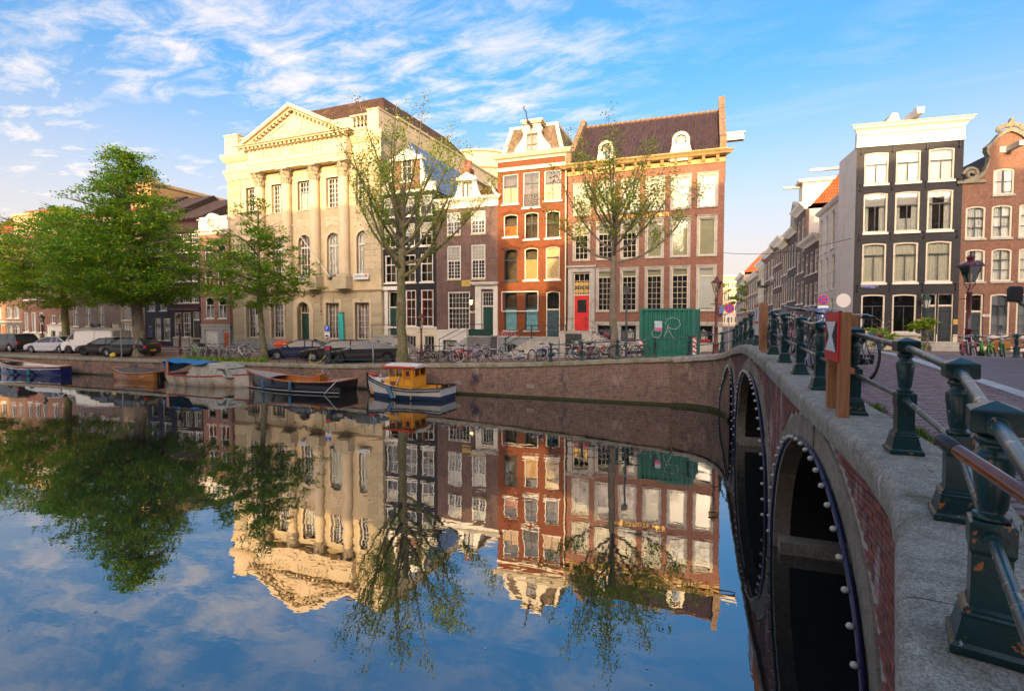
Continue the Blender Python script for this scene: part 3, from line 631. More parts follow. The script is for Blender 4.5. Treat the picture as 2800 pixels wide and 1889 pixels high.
# pavement bricks of the bridge footway
PBK = posmat('footway clinker', ((.27, .175, .165), (.36, .24, .22)), .75, .35, None, 50, .3, spec=.4)
fw = MB(); Bp = []; row = 0; y = 2.2
bmp_ = MB().box(-.101, .101, -.0315, .0315, -.03, .0).mesh('paving_brick', PBK)
while y < 15:
    x = edge_x(y)+.375+(row % 2)*.104+.10
    while x < 4.0:
        Bp.append(Matrix.Translation((x, y, zdeck(x, y)+.012+random.uniform(-.002, .002))) @ Matrix.Rotation(random.uniform(-.02, .02), 4, 'Z') @ Matrix.Rotation(random.uniform(-.02, .02), 4, 'Y') @ Matrix.Rotation(math.atan((zc(y+.2)-zc(y-.2))/.4), 4, 'X')); x += .209
    y += .0685; row += 1
ft = thing('bridge_footway', 'purple brown brick footway on the bridge beside the green railing', 'footway', (2.5, 8, 3.1))
il = Matrix.Translation((-2.5, -8, -3.1)); Bp = [il @ m_ for m_ in Bp]; Bp.sort(key=lambda m_: (m_.translation.x-1.0+2.5)**2*.3+(m_.translation.y+8)**2 if (m_.translation.y+8) > 3.2 else 999+random.random()); pieces('paving_brick', bmp_, Bp, ft, 300, rest='paving_bricks')
for y in np.arange(2.0, 25.5, .9):
    m = MB(); m.loft([[(4.12, q, zdeck(4.12, q)-.1), (4.36, q, zdeck(4.36, q)-.1), (4.36, q, zdeck(4.3, q)+.022), (4.12, q, zdeck(4.1, q)+.022)] for q in (y+.006, y+.45, y+.894)]); m.xf(il).obj('gutter_stone', KERB, ft)
# ------------------------------------------------------------------ columned stone building
SAND = M('yellow sandstone', (.50, .42, .27), .85, .14, 1.2, .2, 14, dirt=(.33, .27, .17), dscale=.7, pieces_var=.22)
SANDW = M('sandstone wall', (.53, .43, .27), .85, .12, .8, .15, 14, dirt=(.40, .33, .21), dscale=.6)
SANDL = M('pale painted stone', (.61, .49, .32), .75, .08, 1.0, .08, 12, dirt=(.45, .37, .25), dscale=1.1, dlo=.58, dhi=.8)
GREYST = M('grey plinth stone', (.36, .36, .34), .85, .16, 1.5, .2)
TILEB = M('brown roof tile', (.14, .075, .045), .8, .3, 3, .1, pieces_var=.4, dirt=(.2, .13, .05), dscale=2)
def unitbox(name, mat): return MB().box(0, 1, 0, 1, 0, 1).mesh(name, mat)
def ashlar(H, x0, x1, z0, z1, course, blen, ops, mat, proud=.03, name='ashlar_block', y=0., gap=.02, wrap=0.):
    me = unitbox(name, mat); k = max(1, round((z1-z0)/course)); ch = (z1-z0)/k; ms = []
    for r in range(k):
        za, zb = z0+r*ch, z0+(r+1)*ch; free = [(x0, x1)]
        for o in ops:
            if o[2] < zb-.02 and o[3] > za+.02:
                nf = []
                for a, b in free:
                    if o[1] <= a or o[0] >= b: nf.append((a, b)); continue
                    if o[0] > a: nf.append((a, o[0]))
                    if o[1] < b: nf.append((o[1], b))
                free = nf
        for a, b in free:
            if b-a < .08: continue
            n = max(1, round((b-a)/blen)); cut = [a+(b-a)*i/n for i in range(n+1)]
            if n > 1:
                sh = (b-a)/n*(.25 if r % 2 else -.25)
                cut = [a]+[c+sh for c in cut[1:-1]]+[b]
            for p, q in zip(cut, cut[1:]):
                ms.append(Matrix.Translation((p+gap/2, y-proud, za+gap/2)) @ Matrix.Diagonal((q-p-gap, proud+.05, ch-gap, 1)))
    pieces(name, me, ms, H.root, 300); return ms
F = House('columned_stone_building', 'pale sandstone classical building with four tall columns and a carved pediment', 'building', (-36, 40.5), -2.2, 628, 1042, 1.1)
fx = lambda u, v=600: F.X(u, v)
zpl, zst, zcb, zct = F.Z(700, 929), F.Z(835, 797), F.Z(783, 507), F.Z(783, 467)
zar, zcn, zcr = F.Z(783, 461), F.Z(663, 427), F.Z(663, 411)
# windows
FW = dict(fm=WHITE, fr=.10, bb=.035, sep=False, rec=.28, sill=(.02, .08, SANDL))
wid = fx(849)-fx(816)
def cols(lst, v): return [(F.X(a, v)+F.X(b, v))/2 for a, b in lst]
xc = [fx(690), fx(760), fx(832), fx(911), fx(993)]
for i, x in enumerate(xc):
    z1, z0 = F.Z(832, 495), F.Z(832, 575); hw = wid/2*1.02
    F.window(x-hw, x+hw, z0, z1, grid=((1, 4, 6, .09),), back='bottom' if i == 2 else 'dark', cover=.62, cmat=BLIND, inner=i % 2, glass=GLASS2 if i == 1 else GLASS, **FW)
    z1, z0 = F.Z(838, 642), F.Z(838, 756)
    F.window(x-hw, x+hw, z0, z1, grid=((1.1, 4, 1), (2.7, 4, 5, .09)), rise=hw*.98, tb=.14, back=('curtain' if i in (2, 3, 4) else 'dark'), cmat=M('brown drapes', (.16, .09, .055), .9, .2, 5) if i < 3 else CURT, **FW)
for a, b in ((677, 702), (745, 773), (894, 926), (974, 1007)):
    v = 880; z1, z0 = F.Z(850, 829), F.Z(850, 926); c = (F.X(a, v)+F.X(b, v))/2; hw = wid*.54
    F.window(c-hw, c+hw, z0, z1, grid=((1, 4, 6, .09),), back=['sides', 'curtain'][a > 800], cmat=M('tan drapes', (.34, .22, .14), .9, .2, 5), inner=True, **{**FW, 'rec': .36})
da, db, dz1 = F.X(814, 880), F.X(847, 880), F.Z(830, 826)
F.door(da, db, zpl-.3, dz1, GREEN, F.Z(830, 857), fm=SANDL, rise=(db-da)/2*.98, rec=.5, fr=.06, trans=(4, 1))
F.interiors()
F.walls(zcr, SANDW, depth=26, z0=-1.2)
gops = [(o[0]-.28, o[1]+.28, o[2]-.2, o[3]+.32) for o in F.ops if o[3] < zst] 
gops = [o if abs((o[0]+o[1])/2-(da+db)/2) > .5 else (da-.55, db+.55, -2, dz1+.55) for o in gops]
ashlar(F, 0, F.w, zpl+.02, zst-.25, .46, 1.5, gops, SAND)
qz0, qz1 = zst+.25, F.Z(640, 496)
ashlar(F, -.04, fx(660), qz0, qz1, .55, 1.05, [], SAND, .07, 'quoin_block'); ashlar(F, F.w-(fx(660)), F.w+.04, qz0, qz1, .55, 1.05, [], SAND, .07, 'quoin_block')
MB().box(-.06, da-.5, -.12, .05, -1.2, zpl).box(db+.5, F.w+.06, -.12, .05, -1.2, zpl).obj('plinth', GREYST, F.root)
for o in F.ops:
    if o[3] < zst and abs((o[0]+o[1])/2-(da+db)/2) > .5:
        m = MB(); ring(m, outline(o[0]-.26, o[1]+.26, o[2]-.14, o[3]+.30), outline(*o[:4]), -.045, .3); S = m.obj('surround', SANDL, F.root)
        MB().prism([((o[0]+o[1])/2-.16, o[3]-.02), ((o[0]+o[1])/2+.16, o[3]-.02), ((o[0]+o[1])/2+.24, zst-.28), ((o[0]+o[1])/2-.24, zst-.28)], -.12, .1).obj('keystone', SAND, S)
    elif o[2] > zst:
        m = MB(); r2 = o[4]*1.22 if o[4] else 0; ring(m, outline(o[0]-.22, o[1]+.22, o[2]-.02, o[3]+.22, r2), outline(o[0], o[1], o[2], o[3], o[4]), -.05, .28); S = m.obj('surround', SANDL, F.root)
m = MB(); ring(m, outline(da-.5, db+.5, -1, dz1+.5, (db-da)/2+.5, 12), outline(da, db, -1, dz1, (db-da)/2*.98, 12), -.10, .4); P_ = m.obj('portal', SANDL, F.root)
m = MB(); dm = (da+db)/2
for i in range(9):
    for sgn in (-1, 1):
        t_ = i/8; m.ball((dm+sgn*(.3+1.9*t_), -.16, dz1+1.05-.55*math.sin(math.pi*t_*.9)+.25*t_), .11+.05*math.sin(i*2.), 7, 5)
        if i < 7: m.ball((dm+sgn*2.25, -.13, dz1+.75-.32*i), .075+.03*(i % 2), 6, 4)
m.ball((dm, -.2, dz1+.85), .32, 10, 7, 1, .6, 1.2); m.obj('carved_garland', SAND, F.root, True, kind='stuff')
F.cornice(zst-.22, zst+.12, [(.05, 0), (.10, .3), (.26, .55), (.30, .9), (.22, 1)], SANDL, name='string_course')
zcol0 = F.Z(871, 764)
MB().box(-.05, F.w+.05, -.09, .05, zst+.12, zcol0-.02).obj('pedestal_band', SANDW, F.root)
# columns
cw = .50; colx = [fx(718), fx(791), fx(867), fx(946)]
CAP = M('weathered capital stone', (.36, .30, .21), .9, .3, 4, .4)
def column_parts(x):
    c = MB(); n = 28; rings = []
    for t_ in (0, .3, .6, .85, 1): rings.append((cw*(1-.14*t_**1.6), zcol0+.42+(zcb-zcol0-.42)*t_))
    c.lathe(rings, x, -.30, 0, 28); C = c.obj('column', SANDL, F.root, True)
    b = MB().lathe([(cw*1.32, .10), (cw*1.38, .16), (cw*1.32, .23), (cw*1.14, .25), (cw*1.10, .31), (cw*1.2, .35), (cw*1.12, .40), (cw, .43)], x, -.30, zcol0, 28); b.box(x-cw*1.4, x+cw*1.4, -.30-cw*1.4, .0, zcol0, zcol0+.10); b.obj('column_base', SAND, C, True)
    MB().box(x-cw*1.55, x+cw*1.55, -.30-cw*1.55, .0, zst+.12, zcol0).obj('pedestal', SAND, C)
    k = MB(); r0 = cw*.88; h = zct-zcb; k.lathe([(r0, 0), (r0*1.06, .04), (r0, .08), (r0*1.05, h*.6), (r0*1.35, h*.88), (r0*1.5, h*.9)], x, -.30, zcb, 20)
    for lev, n_, out, hh in ((0.06, 8, .16, .34), (.34, 8, .26, .36), (.62, 8, .34, .26)):
        for j in range(n_):
            a = 2*math.pi*(j+(.5 if lev > .2 else 0))/n_; ca, sa = math.cos(a), math.sin(a); w_ = .15
            pts = []
            for q, (rr, zz) in enumerate(((r0*1.02, lev*h), (r0*1.1, lev*h+hh*h*.5), (r0*1.12+out*.6, lev*h+hh*h*.95), (r0*1.1+out, lev*h+hh*h*.8))):
                ww = w_*(1.1 if q < 2 else .8 if q == 2 else .35); pts.append([(x+ca*rr-sa*ww, -.30+sa*rr+ca*ww, zcb+zz), (x+ca*(rr+.05), -.30+sa*(rr+.05), zcb+zz), (x+ca*rr+sa*ww, -.30+sa*rr-ca*ww, zcb+zz)])
            k.loft(pts, False, False)
    k.box(x-cw*1.35, x+cw*1.35, -.30-cw*1.35, .05, zcb+h*.9, zct); k.obj('capital', CAP, C)
for x in colx: column_parts(x)
# entablature over the columns and the returns
e0, e1 = colx[0]-.85, colx[3]+.85
en = MB(); en.box(e0, e1, -.86, .0, zct, zct+.33).box(e0-.03, e1+.03, -.91, .0, zct+.33, zct+.62).box(e0-.08, e1+.08, -.98, .0, zct+.62, zct+.72)
en.box(e0, e1, -.86, .0, zct+.72, zcn); E = en.obj('entablature', SANDL, F.root)
zt_ = (zct+.72+zcn)/2+.02
text('FELIX  MERITIS', .92, SAND, E, (e0+e1)/2-.4, -.872, zt_, depth=.03, spacing=1.25)
for a, b in ((-.05, e0), (e1, F.w+.05)):
    F.cornice(zct-.25, zct+.75, [(.10, 0), (.12, .28), (.16, .3), (.18, .6), (.24, .62), (.34, .9), (.3, 1)], SANDL, a, b, 'entablature_return', True)
    F.cornice(zct+.78, zcn+.28, [(.06, 0), (.07, .45), (.2, .5), (.42, .7), (.5, .95), (.42, 1)], SANDL, a, b, 'side_cornice', True)
mo = MB(); n = int((e1-e0)/.52)
for i in range(n+1): mo.box(e0+(e1-e0)*i/n-.11, e0+(e1-e0)*i/n+.11, -1.32, -.8, zcn-.02, zcn+.17)
px0, px1, pxm = F.X(660, 414)+.1, F.X(962, 372), (e0+e1)/2; zap = F.Z(797, 316)+.45; zbas = zcn+.42
F.cornice(zcn+.17, zbas, [(.90, 0), (1.42, .1), (1.45, .5), (1.6, .7), (1.62, 1)], SANDL, e0+.75, e1-.75, 'pediment_cornice')
pL, pR = e0-.75, e1+.75; k = (zap-zbas)/(pxm-pL)
tri = lambda off: [(pL+off/k*1.0, zbas), (pR-off/k, zbas), (pxm, zap-off)]
MB().prism([(pL+1.2, zbas-.02), (pR-1.2, zbas-.02), (pxm, zap-1.05)], -.90, .0).obj('tympanum', SANDL, F.root)
for nm, o0, o1, y0, y1 in (('raking_cornice', 0., .36, -1.62, -.5), ('raking_cornice', .36, .55, -1.35, -.5), ('raking_moulding', .78, 1.05, -1.0, -.8)):
    m = MB()
    for sg in (-1, 1):
        xa = pL if sg < 0 else pR
        P = [(xa-sg*o0/k*.0, zbas-o0+.0), (pxm, zap-o0), (pxm, zap-o1), (xa-sg*0, zbas-o1)]
        # clip the foot level with the horizontal cornice
        q = lambda o: xa - sg*(o)/k
        P = [(q(o0), zbas), (pxm, zap-o0), (pxm, zap-o1), (q(o1), zbas)]
        m.prism(P if sg < 0 else P[::-1], y0, y1)
    m.obj(nm, SANDL, F.root)
n = 13
for sg in (-1, 1):
    for i in range(1, n):
        xx = pxm+sg*(pxm-pL-1.0)*i/n; zz = zap-.55-(abs(xx-pxm))*k
        mo.box(xx-.1, xx+.1, -1.28, -.85, zz-.2, zz+.0)
mo.obj('modillions', SANDL, F.root, kind='stuff')
m = MB(); m.lathe([(.05, 0), (.95, 0), (1.0, .08), (.8, .14), (.75, .06), (.1, .10)], 0, 0, 0, 24); m.xf(Matrix.Translation((pxm, -.90, zbas+1.35)) @ Matrix.Rotation(R(90), 4, 'X'))
rg = random.Random(5)
for i in range(70):
    t_ = rg.uniform(-1, 1); xx = pxm+t_*4.6; hmax = max(.15, (zap-1.2-zbas)-abs(xx-pxm)*k-.1)
    if abs(t_) < .16: continue
    m.ball((xx, -.93, zbas+.12+rg.uniform(0, 1)*min(hmax, 1.25)*.85), rg.uniform(.09, .22), 6, 4, rg.uniform(.7, 1.6), .5, rg.uniform(.6, 1.2))
m.obj('carved_relief', SANDL, F.root, True, kind='stuff')
# attic: corner blocks and balustrades
zat, zbl = F.Z(640, 374), zcn+.28
lb = fx(655, 400); MB().box(-.05, lb, -.25, 1.6, zbl, zat).box(-.12, lb+.07, -.32, 1.67, zat, zat+.12).obj('attic_block', SANDL, F.root)
rx0 = F.X(1009, 340); rz1 = F.Z(1030, 302); MB().box(rx0, F.w+.05, -.25, 2.6, zbl, rz1).box(rx0-.07, F.w+.12, -.32, 2.67, rz1, rz1+.12).obj('attic_block', SANDL, F.root)
def balustrade(x0, x1, z0, z1, y=0.15):
    S = MB().box(x0, x1, y-.14, y+.14, z0, z0+.22).box(x0, x1, y-.16, y+.16, z1-.16, z1).obj('balustrade', SANDL, F.root); n = max(2, int((x1-x0)/.42)); h = z1-.16-z0-.22
    me = MB().lathe([(.07, 0), (.10, .05*h), (.06, .12*h), (.14, .35*h), (.12, .5*h), (.05, .75*h), (.06, .85*h), (.10, .93*h), (.08, h)], n=10).mesh('baluster', SANDL, True)
    for i in range(n): link('baluster', me, S, mtx=Matrix.Translation((x0+(x1-x0)*(i+.5)/n, y, z0+.22)))
balustrade(lb, fx(700, 395), zbl, zat-.25); balustrade(F.X(957, 340), rx0, F.Z(985, 345)-.3, F.Z(985, 312))
MB().box(lb+1.5, F.X(957, 340), .5, 1.2, zbl, F.Z(930, 318)).box(F.X(957, 340)-.1, rx0, .1, .9, zbl, F.Z(985, 345)-.3).obj('attic_wall', SANDL, F.root)
MB().box(fx(697, 395), lb+4.5, .0, .6, zbl, zat+.1).obj('attic_block', SANDL, F.root)
# hipped tile roof, side attic and rear rotunda
zr0 = zat-.3; zr1 = F.Z(1029, 279)+3.3; rd = 6.
MB().loft([[(.9, 1.6, zr0), (F.w-.5, 1.6, zr0), (F.w-.5, 24, zr0), (.9, 24, zr0)], [(4.5, rd, zr1), (F.w-4.0, rd, zr1), (F.w-4.0, 20, zr1), (4.5, 20, zr1)]]).obj('tiled_roof', MBR('brown pantiles', (.13, .07, .045), (.17, .09, .055), (.05, .03, .02), .3, .3, .05, .4, .85, stain=(.2, .13, .05), bmp=.8), F.root)
MB().box(F.w-.5, F.w+.02, 2.65, 26, zcr-.5, zr0+.5).box(F.w-.52, F.w+.15, 2.66, 26, zr0+.5, zr0+.7).obj('side_parapet', SANDL, F.root)
SWM = M('blue grey window', (.20, .25, .30), .15, .2, 3)
for i in range(3): MB().box(F.w+.0, F.w+.06, 9+i*4., 10.3+i*4., zcr-5.2, zcr-2.6).obj('side_window', SWM, F.root)
rc = F.root
m = MB().lathe([(5.6, 0), (5.6, 4.2), (5.9, 4.35), (5.9, 4.7), (5.5, 4.75), (5.5, 6.4), (5.75, 6.5), (5.75, 6.75), (0, 7.2)], F.w-4.2, 30, zcr-1.0, 40); m.obj('rotunda', SANDL, rc, True, ang=.5)
m = MB().lathe([(5.62, 0), (8.8, -3.2)], F.w-4.2, 30, zcr+1.4, 40, False); m.obj('rotunda_roof', M('grey lead roof', (.25, .24, .23), .6), rc, True)
# carved panels between the window rows
for i in (1, 2, 3):
    z1, z0 = F.Z(832, 600), F.Z(832, 627); P_ = MB().box(xc[i]-wid*.6, xc[i]+wid*.6, -.03, .03, z0, z1).obj('relief_panel', SANDL, F.root); m = MB()
    for q in range(14): m.ball((xc[i]+rg.uniform(-.45, .45)*wid, -.04, z0+.15+rg.random()*(z1-z0-.3)), rg.uniform(.05, .14), 6, 4, 1.4, .5, 1)
    m.obj('carving', SANDL, P_, True, kind='stuff')
text('324', .22, M('red paint', (.5, .03, .02), .5), F.root, F.X(857, 878), -.04, F.Z(857, 878), depth=.005)
bal = MB()
for i in range(7): bal.tube([(xc[3]-.5+i*.17, -.35, F.Z(911, 766)), (xc[3]-.5+i*.17, -.35, F.Z(911, 752))], .02, 5)
bal.box(xc[3]-.55, xc[3]+.55, -.37, -.33, F.Z(911, 752)-.03, F.Z(911, 752)+.02); bal.obj('balconet', IRON, F.root)
# things hung on it
TEAL = M('turquoise cloth', (.03, .50, .43), .6, .06, 2); OFFW = M('ivory board', (.66, .60, .48), .6, .05, 2)
def hung(name, label, cat, u0, u1, v0, v1, mat, H=F, y=-.25, th=.05, lean=0, group=None):
    a, b, c, d = H.X(u0, (v0+v1)/2), H.X(u1, (v0+v1)/2), H.Z((u0+u1)/2, v1), H.Z((u0+u1)/2, v0)
    o = thing(name, label, cat, tuple(H.world((a+b)/2, y, c)), H.a, group); w_ = (b-a)/2
    MB().loft([[(-w_+lean, -th/2, 0), (w_+lean, -th/2, 0), (w_+lean, th/2, 0), (-w_+lean, th/2, 0)], [(-w_, -th/2, d-c), (w_, -th/2, d-c), (w_, th/2, d-c), (-w_, th/2, d-c)]]).obj('panel', mat, o); return o, w_, d-c
o, w_, h_ = hung('hanging_banner', 'turquoise vertical banner hung between the tall ground-floor windows of the columned building', 'banner', 930, 943, 857, 930, TEAL, lean=.1)
MB().box(-.3, .3, -.02, .3, h_, h_+.05).tube([(-.15, 0, h_), (-.1, .2, h_+.25)], .012, 5).tube([(.15, 0, h_), (.2, .2, h_+.25)], .012, 5).obj('bracket', IRON, o)
o, w_, h_ = hung('hanging_banner', 'ivory vertical banner with a small emblem beside the doorway tree', 'banner', 706, 717, 860, 925, OFFW, lean=.08)
MB().lathe([(.13, 0), (.16, 0), (.16, .01), (.13, .01)], 0, 0, 0, 16).xf(Matrix.Translation((.06, -.04, .45)) @ Matrix.Rotation(R(90), 4, 'X')).obj('emblem', IRON, o); MB().box(-.25, .25, -.02, .3, h_, h_+.05).obj('bracket', IRON, o)
BLUEP = M('blue print', (.05, .30, .55), .5, .05, 2)
for u0, u1, v0, v1, lb_ in ((975, 1015, 749, 765, 'white builder board with blue lettering under the right arched window'), (819, 853, 757, 771, 'white builder board partly behind the column base')):
    o, w_, h_ = hung('sign_board', lb_, 'sign', u0, u1, v0, v1, WHITE, y=-.4); text('JURRIENS', .3, BLUEP, o, -.12, -.04, h_/2, depth=.004)
    MB().ball((w_*.72, -.04, h_*.62), .11, 8, 5, 1, .15, 1).obj('logo_mark', RED, o)
o = thing('flag_pole', 'white flagpole leaning out from the middle windows between two columns', 'pole', tuple(F.world(xc[3]+.1, -.5, F.Z(911, 764))), F.a)
a = F.world(xc[3]+.1, -.5, F.Z(911, 764)); MB().tube([(0, 0, 0), (-1.9, -2.6, 4.6)], [.07, .045], 8).ball((-1.92, -2.62, 4.65), .09).obj('pole', WHITE, o, True); MB().box(-.15, .15, -.15, .4, -.1, .15).obj('bracket', IRON, o)
# ------------------------------------------------------------------ black gabled house
PM = (0, 40.5)
def roof_gable_x(H, z0, z1, d0, d1, mat, x0=0, x1=None, name='roof', ov=.0):   # ridge runs along the front
    x1 = H.w if x1 is None else x1; dm = (d0+d1)/2
    return MB().prismx([(d0, z0), (d1, z0), (dm, z1)], x0, x1).obj(name, mat, H.root)
TILED = MBR('dark pantiles', (.075, .055, .055), (.11, .075, .07), (.03, .022, .02), .25, .32, .04, .35, .8, bmp=.8)
TILEO = MBR('orange pantiles', (.42, .10, .035), (.50, .14, .05), (.16, .04, .015), .25, .32, .04, .3, .8, bmp=.8)
TILEK = MBR('brown old pantiles', (.15, .08, .045), (.20, .11, .06), (.06, .03, .02), .25, .30, .04, .4, .85, bmp=.8)
BLKB = MBR('black painted brick', (.022, .024, .030), (.030, .031, .037), (.016, .017, .02), .22, .068, .01, .3, .55, bmp=.5)
K = House('black_gabled_house', 'narrow black painted brick house with white windows and a brown neck gable', 'house', PM, 0, 1040, 1193, 1.15)
kz = K.Z(1150, 524)
SW = dict(fm=WHITE, fr=.10, tb=.08, bb=.035, sill=(.12, .12, None), rec=.05)
K.row(1164, 533, 587, [(1049, 1081), (1099, 1133), (1147, 1181)], grid=((1, 2, 1), (1, 2, 1)), back='top', cover=.5, cmat=BLIND, **SW)
K.row(1164, 608, 672, [(1050, 1082), (1100, 1134), (1148, 1182)], grid=((1, 2, 1), (1, 2, 1)), back='top', cover=.42, cmat=BLIND, **SW)
K.row(1166, 694, 771, [(1053, 1084), (1102, 1136), (1150, 1184)], grid=((1, 2, 1), (2, 2, 2)), inner=True, **SW)
K.row(1167, 792, 893, [(1109, 1138), (1151, 1185)], grid=((1, 2, 1), (3, 2, 3)), back='sides', cmat=M('red drapes', (.25, .02, .02), .9), inner=True, **SW)
dx0, dx1 = K.X(1062, 850), K.X(1088, 850); dz0, dz1 = K.Z(1070, 916), K.Z(1070, 797)
K.door(dx0, dx1, dz0, dz1, GREEN, K.Z(1070, 842), trans=(1, 1))
K.row(1167, 918, 966, [(1110, 1137), (1159, 1187)], grid=((1, 3, 1),), sill=None, rec=.1, fr=.07)
K.interiors(); zb1 = K.Z(1160, 896)
MB().box(dx0-.38, dx0-.01, -.07, .05, dz0-.9, dz1+.1).box(dx1+.01, dx1+.38, -.07, .05, dz0-.9, dz1+.1).box(dx0-.5, dx1+.5, -.22, .05, dz1+.1, dz1+.45).obj('door_surround', WHITE, K.root)
K.walls(kz, BLKB, 12, z0=zb1); K.walls(zb1, CREAM, 12, name='base_wall', side=False)
MB().box(-.02, K.w+.02, -.06, .02, zb1-.06, zb1+.10).obj('base_moulding', WHITE, K.root)
MB().box(0, K.w, -.10, .3, kz, kz+.22).obj('cornice', WHITE, K.root)
# neck gable with white shoulder scrolls
gx0, gx1 = K.X(1077, 480), K.X(1150, 480); gz = K.Z(1115, 440); GBR = MBR('brown gable brick', (.22, .12, .075), (.27, .15, .09), (.2, .16, .12))
gm = MB(); gw = [(gx0+.95*(gx1-gx0)*.3, gx0+.95*(gx1-gx0)*.72, kz+1.0, kz+3.0)]
holed_wall(gm, gx0, gx1, kz+.22, gz, gw, deep=.5); gm.box(gx0, gx1, .5, .6, kz+.22, gz); gm.obj('neck_gable', GBR, K.root)
K.window(*gw[0], grid=((1, 2, 3),), **SW)
MB().prism([(gx0-.3, gz), (gx1+.3, gz), (gx1+.3, gz+.2), ((gx0+gx1)/2, gz+1.0), (gx0-.3, gz+.2)], -.2, .5).obj('gable_pediment', WHITE, K.root)
for sg, xa, xb in ((1, .05, gx0), (-1, K.w-.05, gx1)):
    pts = [(xa, kz+.22), (xa, kz+.75)]
    for i in range(9): t_ = i/8; pts.append((xa+(xb-xa)*(t_**.6), kz+.75+2.6*t_**2.2))
    pts.append((xb, kz+.22)); MB().prism(pts if sg > 0 else pts[::-1], -.05, .35).obj('shoulder_scroll', WHITE, K.root)
MB().prism([(.1, kz), (K.w-.1, kz), (K.w/2, kz+4.6)], .5, 12).obj('roof', M('blue slate', (.13, .17, .30), .45, .2, 3), K.root)
S = stoop(K, dx0-1.0, dx1+.35, dz0, 1.25, 5, 1, GREYST, .3, .2)
rail(K.root, [(dx0-.95, -1.2, dz0+.95), (dx1+.3, -1.2, dz0+.95), (dx1+1.9, -1.2, dz0-.1)], IRON, .02, [(dx0-.95, -1.2, dz0), (dx1+.3, -1.2, dz0), (dx1+1.85, -1.2, dz0-1.0)])
# ------------------------------------------------------------------ brown brick house
BRB = MBR('purple brown brick', (.20, .115, .095), (.14, .085, .075), (.20, .165, .145), .22, .066, .011, .35, .85, stain=(.25, .13, .10), stain_lo=.5, stain_hi=.75)
B = House('brown_brick_house', 'brown brick house with white cornice, dormer and many-paned white windows', 'house', PM, 0, 1193, 1361, 1.15)
bz = B.Z(1275, 569); WW = dict(fm=WHITE, fr=.10, tb=.09, bb=.035, rec=.02, sill=(.04, .13, M('yellow sill stone', (.45, .36, .2), .8)))
B.row(1307, 577, 639, [(1222, 1259), (1288, 1327)], grid=((2, 4, 2), (3, 4, 3, .09)), back='top', cover=.42, **WW)
B.row(1308, 669, 762, [(1223, 1260), (1289, 1327)], grid=((4, 4, 4), (5, 4, 5, .09)), back='top', cover=.46, **WW)
B.row(1255, 798, 901, [(1225, 1285)], grid=((3, 6, 3), (4, 6, 4)), inner=True, **{**WW, 'sill': None})
d0, d1 = B.X(1317, 860), B.X(1350, 860); e0_, e1_ = B.Z(1333, 917), B.Z(1333, 797)
B.door(d0, d1, e0_, e1_, GREEN, B.Z(1333, 839), trans=(4, 3), glazed=False)
B.row(1235, 930, 968, [(1211, 1249), (1265, 1292)], fm=GREEN, grid=((1, 2, 1),), back='curtain', rec=.12, fr=.09, sill=None)
B.interiors(); bb1 = B.Z(1270, 903); B.walls(bz, BRB, 11, z0=bb1); B.walls(bb1, WHITE, 11, name='base_wall', side=False)
MB().box(.05, B.X(1300, 903), -.07, .02, bb1-.10, bb1+.04).obj('base_moulding', WHITE, B.root)
Sx = MB(); Sx.box(d0-.55, d0, -.12, .04, e0_, e1_+.2).box(d1, d1+.38, -.12, .04, e0_, e1_+.2).box(d0-.55, d1+.38, -.14, .04, e1_+.2, e1_+.55).box(d0-.72, d1+.44, -.38, .04, e1_+.55, e1_+.66).box(d0-.82, d1+.48, -.46, .04, e1_+.66, e1_+.78); Sx.obj('door_surround', WHITE, B.root)
B.cornice(bz, B.Z(1275, 541), [(.06, 0), (.07, .55), (.14, .58), (.34, .78), (.40, .95), (.36, 1)], WHITE)
zt = B.Z(1275, 541); a0, a1 = B.X(1252, 520), B.X(1294, 520); za = B.Z(1272, 478)
dw = (B.X(1259, 515), B.X(1287, 515), B.Z(1273, 540)+.1, B.Z(1273, 495))
m = MB(); holed_wall(m, a0, a1, zt, za-.4, [dw], y=.35, deep=.5); m.box(a0, a0+.1, .36, 3.5, zt, za-.4).box(a1-.1, a1, .36, 3.5, zt, za-.4); m.obj('dormer', WHITE, B.root)
ops_ = B.ops; D = B.window(*dw, grid=((1, 2, 1, .1),), fm=M('dark window frame', (.06, .035, .03), .5), rec=.38, fr=.07, sill=None, back='blind', cmat=BLINDW)
MB().prism([(a0-.25, za-.45), (a1+.25, za-.45), (a1+.2, za-.2), ((a0+a1)/2, za+.25), (a0-.2, za-.2)], .1, 3.6).obj('dormer_roof', WHITE, B.root)
for sg, xa, xb in ((1, a0-1.2, a0), (-1, a1+1.2, a1)):
    pts = [(xa, zt)]+[(xa+(xb-xa)*t_**.55, zt+2.0*t_**2) for t_ in [i/8 for i in range(1, 9)]]+[(xb, zt)]; MB().prism(pts if sg > 0 else pts[::-1], .36, .5).obj('dormer_wing', WHITE, B.root)
zrf = B.Z(1335, 483); MB().loft([[(.1, .3, zt), (B.w-.1, .3, zt), (B.w-.1, 10.8, zt), (.1, 10.8, zt)], [(2.3, 3.3, zrf), (B.w-1.7, 2.6, zrf), (B.w-1.7, 8, zrf), (2.3, 8, zrf)]]).obj('roof', TILEK, B.root)
MB().tube([(B.w-.15, .28, zt+.05), (B.w-1.75, 2.55, zrf+.08)], .16, 4).obj('hip_board', WHITE, B.root)
ch = MB().box(1.3, 2.2, 2.2, 3.2, zt, zt+3.2).obj('chimney', MBR('chimney brick', (.32, .12, .07), (.25, .1, .06), (.2, .16, .12)), B.root)
for i in (0, 1): MB().lathe([(.15, 0), (.12, .5), (.16, .55), (.16, .6), (.22, .7), (.0, .78)], 1.5+.5*i, 2.7, zt+3.2, 12).obj('chimney_pot', M('clay pot', (.35, .11, .06), .8), ch, True)
